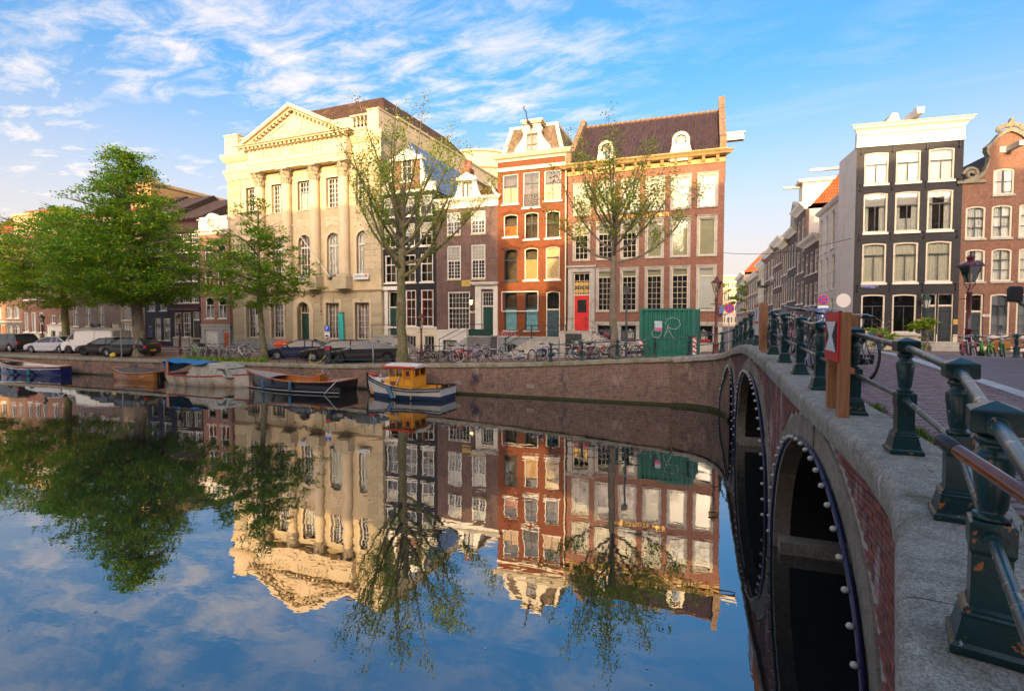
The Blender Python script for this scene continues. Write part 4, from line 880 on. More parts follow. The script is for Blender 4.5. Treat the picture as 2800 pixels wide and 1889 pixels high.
ya = B.X(1263, 775), B.X(1287, 775); zz = B.Z(1275, 783), B.Z(1275, 766); G_ = M('gilt stone', (.55, .38, .10), .7, .2, 6)
pl = MB().box(ya[0], ya[1], -.05, .02, zz[0], zz[1]).obj('gable_stone', G_, B.root); text('1675', .26, M('dull gold', (.42, .28, .07), .7), pl, sum(ya)/2, -.06, sum(zz)/2, depth=.012)
nb = MB().box(B.X(1294, 853)-.3, B.X(1294, 853)+.3, -.03, .01, B.Z(1294, 856), B.Z(1294, 850)).obj('number_plate', CREAM, B.root); text('320', .17, BLACK, nb, B.X(1294, 853), -.035, B.Z(1294, 853), depth=.003)
st = e0_; S = stoop(B, B.X(1297, 940), B.w-.05, st, 1.5, 0, -1, M('grey rendered stoop', (.16, .155, .16), .85), .28, .2)
MB().box(B.X(1300, 925), B.w-.1, -1.45, -1.35, st, st+.55).obj('stoop_panel', GREEN, B.root)
rail(B.root, [(B.X(1297, 900)-2.6, -1.45, st-.35), (B.X(1297, 900), -1.45, st+.95), (B.w, -1.45, st+.95)], IRON, .03, [(B.X(1297, 900), -1.45, st), (B.X(1297, 900)-2.6, -1.45, st-1.25), (B.w-.8, -1.45, st)])
for i in range(5): MB().box(B.X(1297, 940)-.3*(i+1), B.X(1297, 940)-.3*i, -1.5, -.3, -.4, st-.19*(i+1)).obj('step', GREYST, B.root)
def wall_lantern(H, u, v, label, y=-.35, s=1., lit=.3, mat=IRON):
    p = H.world(H.X(u, v), y, H.Z(u, v)); o = thing('wall_lantern', label, 'lantern', tuple(p), H.a)
    MB().lathe([(.10*s, 0), (.19*s, .42*s)], n=4, caps=False).xf(Matrix.Rotation(R(45), 4, 'Z')).obj('lamp_glass', M('lantern glass', (.65, .55, .38), .2, .1, 3, emit=(1, .75, .4, lit)) if lit else M('clear lantern glass', (.5, .5, .45), .15, .1, 3), o)
    f = MB()
    for j in range(4):
        a = math.pi/2*j; f.tube([(.1*s*math.cos(a), .1*s*math.sin(a), 0), (.195*s*math.cos(a), .195*s*math.sin(a), .43*s)], .014*s, 5)
    f.lathe([(.12*s, -.04*s), (.12*s, 0)], n=4); f.obj('lamp_frame', mat, o)
    MB().lathe([(.25*s, .43*s), (.2*s, .5*s), (.08*s, .62*s), (.05*s, .68*s), (.06*s, .72*s), (.0, .78*s)], n=8).obj('lamp_cap', mat, o, True)
    MB().tube([(0, 0, -.04*s), (0, .02, -.3*s), (0, .12*s, -.45*s), (0, -y, -.35*s)], .025*s, 6).tube([(0, -y*.6, -.3*s), (.0, -y-.01, -.55*s)], .02*s, 6).obj('bracket', mat, o, True)
wall_lantern(B, 1293, 834, 'small lit wall lantern beside the green door of the brown house')
# ------------------------------------------------------------------ orange mansard house
ORB = MBR('orange painted brick', (.215, .060, .017), (.235, .068, .02), (.20, .056, .016), .22, .068, .008, .25, .6, stain=(.13, .045, .02), stain_lo=.58, stain_hi=.8, bmp=.25)
DKF = M('dark teal frame', (.035, .05, .055), .4, .1, 3)
O = House('orange_mansard_house', 'rust orange painted house with slate mansard roof and boarded windows', 'house', PM, 0, 1361, 1549, 1.2)
oz = O.Z(1455, 452)
OW = dict(fm=WHITE, fr=.07, tb=.08, bb=.04, rec=.08, sill=(.12, .13, None), bm=DKF)
BOARD = M('plywood board', (.62, .36, .14), .8, .15, 2.5)
r = O.row(1453, 471, 553, [(1374.5, 1416.5, dict(grid=((2, 1, 1), (3, 2, 1)))), (1488, 1534, dict(grid=((2, 1, 1), (3, 2, 1))))], inner=True, back='bottom', cover=.55, cmat=BOARD, **OW)
O.window(O.X(1430, 520), O.X(1475, 520), O.Z(1453, 567), O.Z(1453, 470), grid=((1, 2, 1), (2.2, 2, 1)), inner=True, **OW)
bl_ = MB(); wx0, wx1, wz = O.X(1433, 545), O.X(1472, 545), O.Z(1453, 561)
for i in range(9): bl_.tube([(wx0+(wx1-wx0)*i/8, -.02, wz), (wx0+(wx1-wx0)*i/8, -.02, wz+.85)], .012, 5)
bl_.tube([(wx0, -.02, wz+.85), (wx1, -.02, wz+.85)], .016, 5); bl_.obj('window_rail', IRON, O.root)
O.row(1395, 586, 648, [(1377, 1415, dict(grid=((1, 1, 1), (1.3, 1, 1)), back='bottom', cmat=M('orange cloth', (.5, .15, .03), .8), inner=True))], rise=.12, **OW)
O.row(1453, 580, 654, [(1434, 1472, dict(grid=((1, 2, 1), (1.4, 2, 1)))), (1492, 1531, dict(grid=((1, 1, 1), (1.4, 1, 1))))], rise=.12, inner=True, **OW)
O.row(1396, 680, 767, [(1378, 1414, dict(grid=((1, 1, 1), (1.9, 1, 1)), fm=DKF)), (1434, 1471, dict(grid=((1, 1, 1), (2.2, 1, 1)), back='bottom', cover=.69, cmat=BOARD)), (1492, 1530, dict(grid=((1, 1, 1), (2.2, 1, 1)), back='blind', cmat=M('pale plywood', (.72, .52, .28), .8, .2, 6)))], rise=.13, inner=True, **{**OW, 'fm': WHITE} if False else {k: v for k, v in OW.items() if k != 'fm'})
PLAS = M('blue plastic sheet', (.25, .55, .68), .35, .2, 3, .3, 5)
O.row(1396, 798, 903, [(1379, 1414.5), (1435, 1472)], fm=DKF, grid=((1.5, 1, 1), (2.2, 1, 1)), rise=.13, back='bottom', cover=.56, cmat=PLAS, inner=True, rec=.08, fr=.08, tb=.08, sill=(.12, .13, STONE))
q0, q1, qz0, qz1 = O.X(1492, 860), O.X(1531, 860), O.Z(1511, 925), O.Z(1511, 795)
TEALD = M('slate blue door paint', (.03, .065, .08), .4, .12, 3)
O.door(q0, q1, qz0, qz1, TEALD, O.Z(1511, 848), fm=CREAM, leaves=2, trans=(1, 1), rise=.12)
O.row(1396, 938, 966, [(1383, 1414), (1436, 1462), (1482, 1510)], fm=STONE, grid=((1, 2, 1),), rise=.15, rec=.12, sill=None)
O.interiors(); ob1 = O.Z(1440, 921); O.walls(oz, ORB, 11, z0=ob1); O.walls(ob1, M('blue grey render', (.24, .27, .29), .8, .12, 2), 11, name='base_wall', side=False)
MB().box(-.02, O.w+.02, -.10, .02, ob1-.08, ob1+.05).obj('base_moulding', GREYST, O.root)
for (u, v) in ((1396, 792), (1453, 790), (1512, 787), (1396, 675), (1453, 672), (1511, 669), (1396, 580), (1453, 574)):
    m = MB(); x_, z_ = O.X(u, v), O.Z(u, v); hw = .85
    P = arc(x_-hw, x_+hw, z_-.22, .2); m.loft([[(p, -.08, q) for p, q in P], [(p, -.08, q+.09) for p, q in P], [(p, .0, q+.09) for p, q in P]], False, False); m.ball((x_, -.06, z_+.1), .13, 8, 5, 1.5, .5, .9); m.obj('hood_mould', ORB, O.root)
MB().box(-.06, O.w+.05, -.1, .02, O.Z(1455, 463), O.Z(1455, 457)+.12).obj('white_band', CREAM, O.root)
zk0, zk1 = O.Z(1455, 436), O.Z(1455, 417); O.walls(zk0+.05, ORB, 11, z0=oz-.002, side=True, name='frieze')
O.cornice(zk0, zk1, [(.06, 0), (.10, .3), (.28, .42), (.36, .6), (.48, .92), (.44, 1)], CREAM)
# slate mansard, slates laid one by one on the front
zm = O.Z(1455, 344)+.25; ms = .95; slat = M('weathered slate', (.20, .145, .095), .85, .25, 6, .3, 30, pieces_var=.45)
core = MB().loft([[(.35, .0, zk1), (O.w-.25, .0, zk1), (O.w-.25, 10.5, zk1), (.35, 10.5, zk1)], [(.8, ms, zm), (O.w-1.0, ms, zm), (O.w-1.0, 9.5, zm), (.8, 9.5, zm)]]).obj('mansard_roof', slat, O.root)
dx_, ex_ = O.X(1423, 390), O.X(1491, 390); me = MB().box(-.12, .12, -.02, .02, -.17, .12).mesh('slate', slat); Sl = []; rr_ = 0; H_ = zm-zk1; tilt = math.atan2(ms, H_)
z_ = .15
while z_ < H_-.25:
    t_ = z_/H_; xa, xb = .35+.45*t_+.3, O.w-.25-.75*t_-.3; x_ = xa+(rr_ % 2)*.12
    while x_ < xb:
        if not (dx_-.1 < x_ < ex_+.1): Sl.append(Matrix.Translation((x_, ms*t_-.03+random.uniform(-.012, .012), zk1+z_)) @ Matrix.Rotation(-tilt-.06, 4, 'X') @ Matrix.Rotation(random.uniform(-.06, .06), 4, 'Y'))
        x_ += .245
    z_ += .19; rr_ += 1
pieces('slate', me, Sl, O.root, 300, rest='slates')
for a, b, c, d, nm in ((.33, .78, .75, 1.1, 'l'), (O.w-.23, O.w-.98, O.w-.55, O.w-1.25, 'r')):
    MB().loft([[(a, -.06, zk1), (c, -.06, zk1), (c, .08, zk1), (a, .08, zk1)], [(b, ms-.06, zm), (d, ms-.06, zm), (d, ms+.08, zm), (b, ms+.08, zm)]]).obj('hip_board', CREAM, O.root)
MB().box(.75, O.w-.95, ms-.12, 9.5, zm-.12, zm+.12).obj('roof_edge', CREAM, O.root)
dz0_, dz1_ = zk1, O.Z(1457, 340); wv = (O.X(1434, 390), O.X(1474, 390), O.Z(1453, 417)+.02, O.Z(1453, 366))
m = MB(); holed_wall(m, dx_+.45, ex_-.45, dz0_, dz1_, [wv], y=-.12, deep=.5); m.box(dx_+.45, dx_+.6, -.11, 2, dz0_, dz1_).box(ex_-.6, ex_-.45, -.11, 2, dz0_, dz1_); m.obj('dormer', CREAM, O.root)
o_ = O.ops[:]; O.window(*wv, grid=((1.4, 2, 1, .09), (1, 2, 1, .09)), fm=M('brown frame', (.25, .16, .07), .6), fr=.07, rec=-.06, sill=None, back='blind', cmat=M('grey sheet', (.25, .26, .27), .8, .3, 2)); O.ops = o_
for sg, xe in ((-1, dx_+.45), (1, ex_-.45)):
    pts = [(xe, dz0_), (xe+sg*.95, dz0_), (xe+sg*.9, dz0_+.35), (xe+sg*.6, dz0_+.7), (xe+sg*.28, dz0_+1.1), (xe+sg*.12, dz0_+1.5), (xe+sg*.28, dz0_+1.8), (xe+sg*.1, dz0_+2.0), (xe, dz0_+2.6)]
    MB().prism(pts if sg > 0 else pts[::-1], -.14, .1).obj('dormer_scroll', CREAM, O.root)
MB().box(dx_+.25, ex_-.25, -.3, 2.0, dz1_, dz1_+.12).box(dx_+.15, ex_-.15, -.4, 2.1, dz1_+.12, dz1_+.28).obj('dormer_cornice', CREAM, O.root)
hb = MB().box((dx_+ex_)/2-.06, (dx_+ex_)/2+.06, -1.5, .2, dz1_-.35, dz1_-.15).obj('hoist_beam', M('old iron', (.10, .06, .05), .7), O.root)
MB().tube([((dx_+ex_)/2, -1.4, dz1_-.15), ((dx_+ex_)/2-.1, -1.45, dz1_+.5), ((dx_+ex_)/2-.3, -1.5, dz1_+.75), ((dx_+ex_)/2-.2, -1.5, dz1_+.9)], .045, 6).obj('hook', IRON, hb, True)
ch = MB().box(2.0, 3.9, 5.2, 6.0, zm, zm+.9).obj('chimney', MBR('old chimney brick', (.25, .1, .07), (.2, .09, .06), (.2, .16, .12)), O.root)
for i in range(3): MB().lathe([(.14, 0), (.14, .5), (.22, .55), (.22, .62), (.1, .68), (.0, .7)], 2.2+.75*i, 5.6, zm+.9, 10).obj('chimney_pot', M('red pot', (.4, .12, .1), .7), ch, True)
pf = MB(); fx0, fx1, fz0, fz1 = O.X(1374.5, 820), O.X(1473, 820), O.Z(1424, 851), O.Z(1424, 798)
for a, b in (((fx0, fz0), (fx1, fz0)), ((fx0, fz1), (fx1, fz1)), ((fx0, fz0), (fx0, fz1)), ((fx1, fz0), (fx1, fz1))): pf.tube([(a[0], -.2, a[1]), (b[0], -.2, b[1])], .045, 6)
pf.obj('pipe_frame', WHITE, O.root)
st = qz0; stoop(O, O.X(1463, 930), O.X(1540, 930), st, 1.4, 0, -1, GREYST, .28, .2)
for i in range(5): MB().box(O.X(1463, 930)-.3*(i+1), O.X(1463, 930)-.3*i, -1.4, -.3, -.4, st-.17*(i+1)).obj('step', STONE, O.root)
xs_ = O.X(1467, 900); rail(O.root, [(xs_-2.3, -1.35, st-.1), (xs_-.3, -1.35, st+1.05), (xs_+2.9, -1.35, st+1.05)], M('blue black iron', (.03, .05, .07), .4), .04, [(xs_, -1.35, st), (xs_-2.2, -1.35, st-1.05), (xs_+2.8, -1.35, st)], 1.0, .05)
text('LINGEB', .5, M('pink graffiti', (.5, .2, .25), .7), O.root, O.X(1387, 914), -.012, O.Z(1387, 914), depth=.004)
MB().tube([(O.w-.05, -.12, -.2), (O.w-.05, -.12, O.Z(1549, 700)), (O.w-.05, -.12, zk0)], .06, 8).obj('downpipe', CREAM, O.root, True)
# ------------------------------------------------------------------ red brick house with the big tiled roof
RBR = MBR('red brick', (.34, .105, .052), (.25, .082, .046), (.30, .235, .19), .22, .066, .012, .28, .85, stain=(.17, .075, .055), stain_lo=.58, stain_hi=.78)
G = House('red_brick_house', 'wide red brick house with a dark tiled roof, two arched dormers and a red door', 'house', PM, 0, 1552, 1978.5, 1.3)
gz = G.Z(1775, 462)
SS = dict(fm=CREAM, fr=.07, tb=.07, bb=.03, sur=.16, surm=STONE, rec=.05, sill=(.1, .1, STONE), lint=.06, sep=True)
PALEB = M('pale green blind', (.44, .42, .28), .8, .05, 1.5)
c3 = [(1566, 1614), (1630, 1679.5), (1696, 1747), (1763.5, 1816), (1832, 1888), (1905, 1961.6)]
G.row(1933, 473, 568, [(a+1.5, b+2.5) for a, b in c3], grid=((1, 1, 1), (3, 3, 3)), back='blind', cmat=PALEB, glass=GLASS, **SS)
G.row(1933, 590, 701, [(*c, dict(grid=((1.1, 1, 1), (3, 3, 4)), back='top', cover=.3, cmat=PALEB) if i < 3 else dict(grid=((1, 1, 1),), back='blind', cmat=PALEB)) for i, c in enumerate(c3)], **SS)
G.row(1933, 726, 852, [(*c, dict(grid=((1, 1, 1), (6, 3, 6)), back='top', cover=.15, cmat=PALEB)) for c in [(a-1, b-1) for a, b in c3[1:5]]] + [(1903, 1959, dict(grid=((1, 1, 1), (4.5, 1, 1)), back='blind', cmat=BLINDW))], inner=False, **SS)
g0, g1 = G.X(1567, 830), G.X(1613, 830); gz0, gz1 = G.Z(1590, 904), G.Z(1590, 746)
G.door(g0, g1, gz0, gz1, RED, G.Z(1590, 808), fm=CREAM, trans=(3, 3), panel=False, glazed=True, fr=.09)
tr = MB()
for i in range(3):
    for j in range(2): tr.lathe([(.16, 0), (.19, 0), (.19, .02), (.16, .02)], n=16).add(MB())
TR = MB()
for i in range(3):
    for j in range(2): TR.add(MB().lathe([(.15, 0), (.18, 0), (.18, .02), (.15, .02)], n=14), Matrix.Translation((g0+.09+(g1-g0-.18)*(i+.5)/3, .10, G.Z(1590, 808)+.35+.55*j)) @ Matrix.Rotation(R(90), 4, 'X'))
TR.obj('fanlight_rings', BRASS, G.root, kind='stuff')
BW = [(1634, 1676), (1698, 1739), (1906, 1949)]
G.row(1927, 889, 938, [(*c, dict(grid=((1, 1, 1), (1.6, 1, 1)))) for c in BW], fm=M('navy frame', (.03, .04, .07), .4), sur=.0, rec=.12, fr=.06, sill=None, inner=False)
G.interiors(); gb = G.Z(1800, 880)
G.walls(gz, RBR, 12.5, z0=gb-.002, name='wall'); G.walls(gb, STONE, 12.5, name='base_wall', side=True, z0=-.8)
MB().box(G.X(1626, 880), G.w+.06, -.14, .03, gb-.16, gb).box(G.X(1626, 880), G.w+.03, -.08, .03, gb-.28, gb-.16).obj('base_moulding', STONE, G.root)
Sx = MB(); Sx.box(g0-.38, g0, -.08, .03, 0, gz1+.05).box(g1, g1+.38, -.08, .03, 0, gz1+.05).box(g0-.38, g1+.38, -.08, .03, gz1+.05, gz1+.42).box(g0-.5, g1+.5, -.22, .03, gz1+.42, gz1+.55); Sx.obj('door_surround', STONE, G.root)
text('DE GROOTE BEER', .44, M('gilt letters', (.58, .38, .09), .35, .1, 3, metal=.3), G.root, G.X(1757, 591), -.02, G.Z(1757, 591), depth=.015, spacing=1.12)
for u, v in ((1704, 596), (1806, 586)):
    m = MB(); x_, z_ = G.X(u, v), G.Z(u, v); m.prism([(x_+.2*(1 if k % 2 == 0 else .45)*math.sin(k*math.pi/5), z_+.2*(1 if k % 2 == 0 else .45)*math.cos(k*math.pi/5)) for k in range(10)][::-1], -.03, 0); m.obj('gilt_star', BRASS, G.root)
zc0, zc1 = gz, G.Z(1775, 450)
FRZ = M('weathered eaves board', (.45, .30, .13), .8, .2, 3)
MB().box(-.02, G.w+.02, -.06, .05, gz, zc1).obj('frieze', FRZ, G.root)
G.cornice(zc1+.12, zc1+.42, [(.2, 0), (.4, .2), (.5, .6), (.62, .9), (.6, 1)], FRZ, ends=True)
for i in range(12): MB().prismx([(-.04, zc1-.25), (-.18, zc1-.2), (-.42, zc1+.12), (-.04, zc1+.12)], .5+i*(G.w-1.)/11-.11, .5+i*(G.w-1.)/11+.11).obj('eaves_bracket', FRZ, G.root)
MB().box(-.1, G.w+.1, -.66, -.3, zc1+.42, zc1+.5).obj('gutter', FRZ, G.root)
ze_, rdg = zc1+.48, 5.0; p_ = G.world(0, rdg, 0); zrg = on_y(1775, 328, p_.y).z-1.3
MB().prismx([(-.3, ze_), (rdg, zrg-.06), (12.4, ze_)], .3, G.w-.35).obj('roof', TILED, G.root)
PAN = M('dark brown pantile', (.085, .052, .05), .42, .25, 6, pieces_var=.55, dirt=(.13, .085, .05), dscale=3, dlo=.6, dhi=.75, spec=.5)
tm = MB(); wv = [(-.13, .0), (-.09, -.012), (-.03, -.02), (.02, .0), (.06, .045), (.10, .05), (.14, .01)]
tm.loft([[(x_, -.19, z_+.035) for x_, z_ in wv], [(x_, .17, z_) for x_, z_ in wv]], False, False); tm.quad(*[(x_, -.19, z_+.035) for x_, z_ in wv], (.14, -.19, .0), (-.13, -.19, -.0)); tme = tm.mesh('roof_tile', PAN, True)
sl = math.atan2(zrg-ze_, rdg+.3); Ls = math.hypot(zrg-ze_, rdg+.3); Tl = []
d1 = (G.X(1838, 400), G.X(1886, 400), G.Z(1862, 438), G.Z(1862, 362)); d2 = (G.X(1637, 420), G.X(1680, 420), G.Z(1658, 459), G.Z(1658, 387))
nx = int((G.w-.75)/.262)
for j in range(int(Ls/.31)):
    s_ = .16+j*.31
    for i in range(nx):
        x_ = .42+i*.262; zt_ = ze_+math.sin(sl)*s_
        if any(d[0]+.1 < x_ < d[1]-.1 and zt_ < d[3]-.5 for d in (d1, d2)): continue
        Tl.append(Matrix.Translation((x_, -.3+math.cos(sl)*s_, zt_+.03)) @ Matrix.Rotation(sl, 4, 'X') @ Matrix.Rotation(random.uniform(-.02, .02), 4, 'Z'))
Tl.sort(key=lambda m_: -m_.translation.x); pieces('roof_tile', tme, Tl, G.root, 300, rest='roof_tiles')
rm = MB().tube([(-.2, 0, 0), (.2, 0, 0)], .13, 8).mesh('ridge_tile', M('ridge tile', (.16, .10, .06), .8, .3, 5, dirt=(.35, .18, .05), dscale=3), True)
for i in range(int(G.w/.42)-1): link('ridge_tile', rm, G.root, mtx=Matrix.Translation((.6+i*.42, rdg, zrg+.0)))
PAR = MBR('parapet stone', (.27, .19, .12), (.32, .22, .14), (.15, .11, .08), .6, .45, .015, .3, .9)
def parapet(x0, x1, h):
    n = 12; out = []
    pts = [(-.5, ze_-.3)] + [(-.5, ze_+.9)] + [(rdg*(i/6)-.25, ze_+(zrg-ze_)*(i/6)+.55) for i in range(1, 6)] + [(rdg-.45, zrg+.1), (rdg-.45, zrg+h), (rdg+.45, zrg+h), (rdg+.45, zrg+.1), (12.6, ze_+.5), (12.6, ze_-.3)]
    return MB().prismx(pts, x0, x1).obj('gable_parapet', PAR, G.root)
parapet(G.w-.38, G.w+.08, .95); parapet(-.05, .38, .5)
MB().prismx([(0, ze_-2.), (12.5, ze_-2.), (12.5, ze_), (rdg, zrg), (0, ze_)], G.w-.02, G.w+.04).obj('gable_wall', RBR, G.root)
for d in (d1, d2):
    a, b, c, e = d; r_ = (b-a)/2; m = MB(); yf = -.22
    pts = outline(a, b, c, e, r_*.98, 12); inn = outline(a+.22, b-.22, c+.35, e-.22, r_*.98-.22, 12); ring(m, pts, inn, yf, yf+.3)
    D = m.obj('dormer', CREAM, G.root); m = MB(); m.loft([[(p, yf+.3, q) for p, q in pts], [(p, yf+3.6, q) for p, q in pts]], True, False); m.obj('dormer_cheek', M('lead dormer side', (.2, .18, .16), .7), D)
    zs = e-r_*.98-.05; w_ = MB().box(a+.22, b-.22, yf+.1, yf+.18, zs-.14, zs+.02).box(a+.22, a+.34, yf+.1, yf+.2, c+.35, zs).box(b-.34, b-.22, yf+.1, yf+.2, c+.35, zs).box(a+.22, b-.22, yf+.1, yf+.2, c+.35, c+.5)
    for k in (-1, 0, 1): w_.tube([((a+b)/2, yf+.14, zs), ((a+b)/2+k*r_*.6, yf+.14, zs+r_*(.75 if k == 0 else .5))], .03, 4)
    w_.obj('glazing_bar', WHITE, D); MB().box(a+.3, b-.3, yf+.16, yf+.17, c+.4, zs-.1).obj('pane', M('sky lit pane', (.20, .27, .36), .12, .05, 2), D)
    MB().prism(outline(a+.26, b-.26, zs, e-.24, r_*.98-.26, 10), yf+.17, yf+.18).obj('fanlight', M('grey fanlight', (.12, .11, .10), .2), D)
    MB().box(a-.12, b+.12, yf-.08, yf+.2, c-.12, c+.06).obj('dormer_sill', CREAM, D)
    for sx in (-1, 1): MB().prism([((a+b)/2+sx*r_, c), ((a+b)/2+sx*(r_+.28), c), ((a+b)/2+sx*(r_+.15), c+.5), ((a+b)/2+sx*r_, c+1.1)][::sx], yf+.05, yf+.2).obj('dormer_scroll', CREAM, D)
hz = on_x(1996, 385, G.world(G.w, 0, 0).x+.5); hh = hz.y-G.O.y; hzz = hz.z-G.zb
MB().box(G.w+.04, G.w+1.5, hh-.3, hh+.3, hzz-.05, hzz+.45).box(G.w+.04, G.w+1.58, hh-.34, hh+.34, hzz+.45, hzz+.55).obj('hoist_housing', CREAM, G.root)
# stoop with iron railing and side steps
stz = gz0; stoop(G, G.X(1543, 930), G.X(1628, 930), stz, 1.5, 6, 1, STONE, .3, .17, -.2)
MB().box(G.X(1559, 940), G.X(1602, 940), -1.56, -1.52, .05, stz-.2).obj('stoop_window', GLASSD_, G.root)
pst = [(.3, .5, (.6, .05, .04)), (.9, .9, (.7, .68, .6)), (1.1, .4, (.7, .15, .12)), (.35, .2, (.1, .45, .6)), (.8, .25, (.75, .72, .66))]
for i, (x_, z_, c_) in enumerate(pst): MB().box(G.X(1559, 940)+x_-.1, G.X(1559, 940)+x_+.1, -1.57, -1.562, z_, z_+.24).obj('sticker', M('sticker paint %d' % i, c_, .6), G.root)
xl, xr = G.X(1546, 900), G.X(1612, 900); RI = M('wrought iron', (.035, .037, .04), .5, .2, 5)
rl = rail(G.root, [(xl, -1.45, stz+.95), (xr, -1.45, stz+.95), (xr+2.2, -1.45, stz-.05)], RI, .018, [(xl, -1.45, stz), (xr, -1.45, stz), (xr+2.15, -1.45, stz-1.0)], .95, .03)
for k, (cx, cz) in enumerate(((xl+.9, stz+.28), (xl+1.2, stz+.28), (xr+.5, stz+.2), (xr+1.1, stz-.1))):
    MB().tube([(cx+.14*(1-t_/22)*math.cos(t_*.5), -1.45, cz+.14*(1-t_/22)*math.sin(t_*.5)) for t_ in range(20)], .010, 5).obj('scroll', RI, rl, True)
# shop things behind the basement windows
def mannequin(u, v, top, label, skirt=None):
    p = G.world(G.X(u, v), .45, G.Z(u, v)); o = thing('mannequin', label, 'mannequin', tuple(p), 0)
    MB().loft([[(rx*math.cos(a), .55*rx*math.sin(a), z) for a in [2*math.pi*i/12 for i in range(12)]] for rx, z in ((.17, 0), (.15, .25), (.19, .5), (.2, .58), (.12, .64), (.05, .67), (.05, .74), (.02, .76))]).obj('torso', top, o, True)
    for s_ in (-1, 1): MB().tube([(.19*s_, 0, .55), (.25*s_, -.02, .3), (.24*s_, -.06, .02)], [.06, .05, .035], 7).obj('sleeve', top, o, True)
    if skirt: MB().loft([[(rx*math.cos(a), .6*rx*math.sin(a), z) for a in [2*math.pi*i/12 for i in range(12)]] for rx, z in ((.17, .05), (.2, -.15), (.24, -.5))]).obj('skirt', skirt, o, True)
mannequin(1653, 930, M('dark red knit', (.4, .02, .04), .9), 'dark red sweater on a bust in the first basement shop window')
mannequin(1721, 926, M('ivory blouse', (.7, .68, .58), .9), 'bust in an ivory blouse and rust skirt in the basement shop window', M('rust skirt', (.3, .1, .04), .9))
mannequin(1923, 928, M('white blouse', (.75, .73, .68), .9), 'bust in a white blouse in the right basement shop window')
p = G.world(G.X(1925, 935), .3, G.Z(1925, 936)); sg = thing('neon_sign', 'small red glowing sign in the right basement shop window', 'sign', tuple(p), 0); NR = M('red neon', (.7, .03, .03), .4, .02, 2, emit=(1, .06, .04, .16))
mm = MB(); mm.tube([(-.4, 0, -.12), (.4, 0, -.12), (.4, 0, .14), (-.4, 0, .14)], .02, 6, closed=True); mm.obj('neon_tube', NR, sg, True); text('open', .2, NR, sg, 0, 0, 0, depth=.01)
hung('paper_poster', 'large white building drawing filling the right ground-floor window of the red brick house', 'poster', 1911, 1951, 752, 842, M('drawing paper', (.82, .82, .80), .8, .05, 2), G, .14, .01)
MB().box(G.X(1972, 848)-.14, G.X(1972, 848)+.14, -.5, -.1, G.Z(1972, 858), G.Z(1972, 836)).obj('blue_side_sign', M('blue enamel', (.08, .14, .35), .4), G.root)
# ------------------------------------------------------------------ dark corner house
DBR = MBR('charcoal brick', (.040, .041, .045), (.050, .050, .054), (.026, .027, .03), .22, .068, .011, .25, .6, bmp=.6)
D = House('charcoal_corner_house', 'tall charcoal brick corner house with cream windows and a broad white cornice', 'house', (9.6, 40.5), 4.5, 2338, 2629, 2.0, 600)
dzt = D.Z(2487, 392); pale = M('grey white stucco', (.78, .74, .66), .8, .06, 1.5, dirt=(.64, .60, .52), dscale=.8)
DW = dict(fm=CREAM, fr=.10, tb=.07, bb=.05, rec=.03, sill=(.05, .14, WHITE), bm=DKF)
CRM = M('cream curtain', (.66, .62, .50), .9, .1, 4)
D.row(2484, 411, 498, [(2364, 2430), (2450, 2518), (2539, 2610)], grid=((1, 1, 1), (1.7, 2, 1)), rise=.07, back='blind', cmat=BLINDW, **DW)
D.row(2482, 523, 633, [(2361, 2427, dict(back=['top', 'sides'], cover=.34)), (2447, 2515, dict(back=['top', 'sides', 'bottom'], cover=.34)), (2535, 2606, dict(back='sides'))], grid=((1, 1, 1), (2.1, 2, 1)), rise=.07, glass=GLASS2, inner=False, **DW)
D.row(2476, 662, 772, [(2357, 2423), (2442, 2510), (2531, 2601)], grid=((1, 1, 1), (2.4, 2, 1)), rise=.07, back='curtain', cmat=CRM, **DW)
NVG = M('navy shop glass', (.006, .010, .028), .12, .6, 1.5)
D.row(2472, 804, 910, [(2354, 2419), (2439, 2505)], grid=((1, 1, 1), (2.4, 2, 1)), rise=.06, **{**DW, 'glass': GLASSD, 'tb': .06})
for a, b in ((2519, 2561), (2564, 2607)):
    D.door(D.X(a, 870), D.X(b, 870), D.Z(2560, 934), D.Z(2560, 803), M('blue black door', (.02, .03, .035), .35, .1, 3), D.Z(2560, 838), fm=CREAM, trans=(1, 1), fr=.06)
D.interiors(); db1 = D.Z(2400, 913)
D.walls(dzt, DBR, 3.4, z0=db1, smat=pale); D.walls(db1, CREAM, 3.4, z0=-.6, name='base_wall')
MB().box(-.02, D.X(2516, 915), -.10, .02, db1-.1, db1+.03).obj('base_moulding', CREAM, D.root)
m = MB(); za, zb_ = dzt, D.Z(2487, 361); m.box(-.02, D.w+.02, -.05, .3, za, zb_+.15).box(-.04, D.w+.04, -.09, .3, za-.06, za+.12); m.obj('frieze_board', WHITE, D.root)
D.cornice(zb_+.15, D.Z(2487, 338)+.1, [(.06, 0), (.10, .18), (.16, .35), (.3, .55), (.34, .8), (.44, .95), (.42, 1)], WHITE)
me = MB().box(-.05, .05, -.16, -.05, 0, .14).mesh('dentil', WHITE)
for i in range(48): link('dentil', me, D.root, mtx=Matrix.Translation((.12+i*(D.w-.24)/47, 0, zb_+.0)))
for i, x_ in enumerate((D.X(2467, 375), D.X(2486, 373), D.X(2506, 371))): MB().lathe([(.0, 0), (.22, 0), (.24, .02), (.22, .03)], n=16).xf(Matrix.Translation((x_, -.05, (za+zb_)/2+.1)) @ Matrix.Diagonal((1.2, 1, .75, 1)) @ Matrix.Rotation(R(90), 4, 'X')).obj('oval_ornament', WHITE, D.root, True)
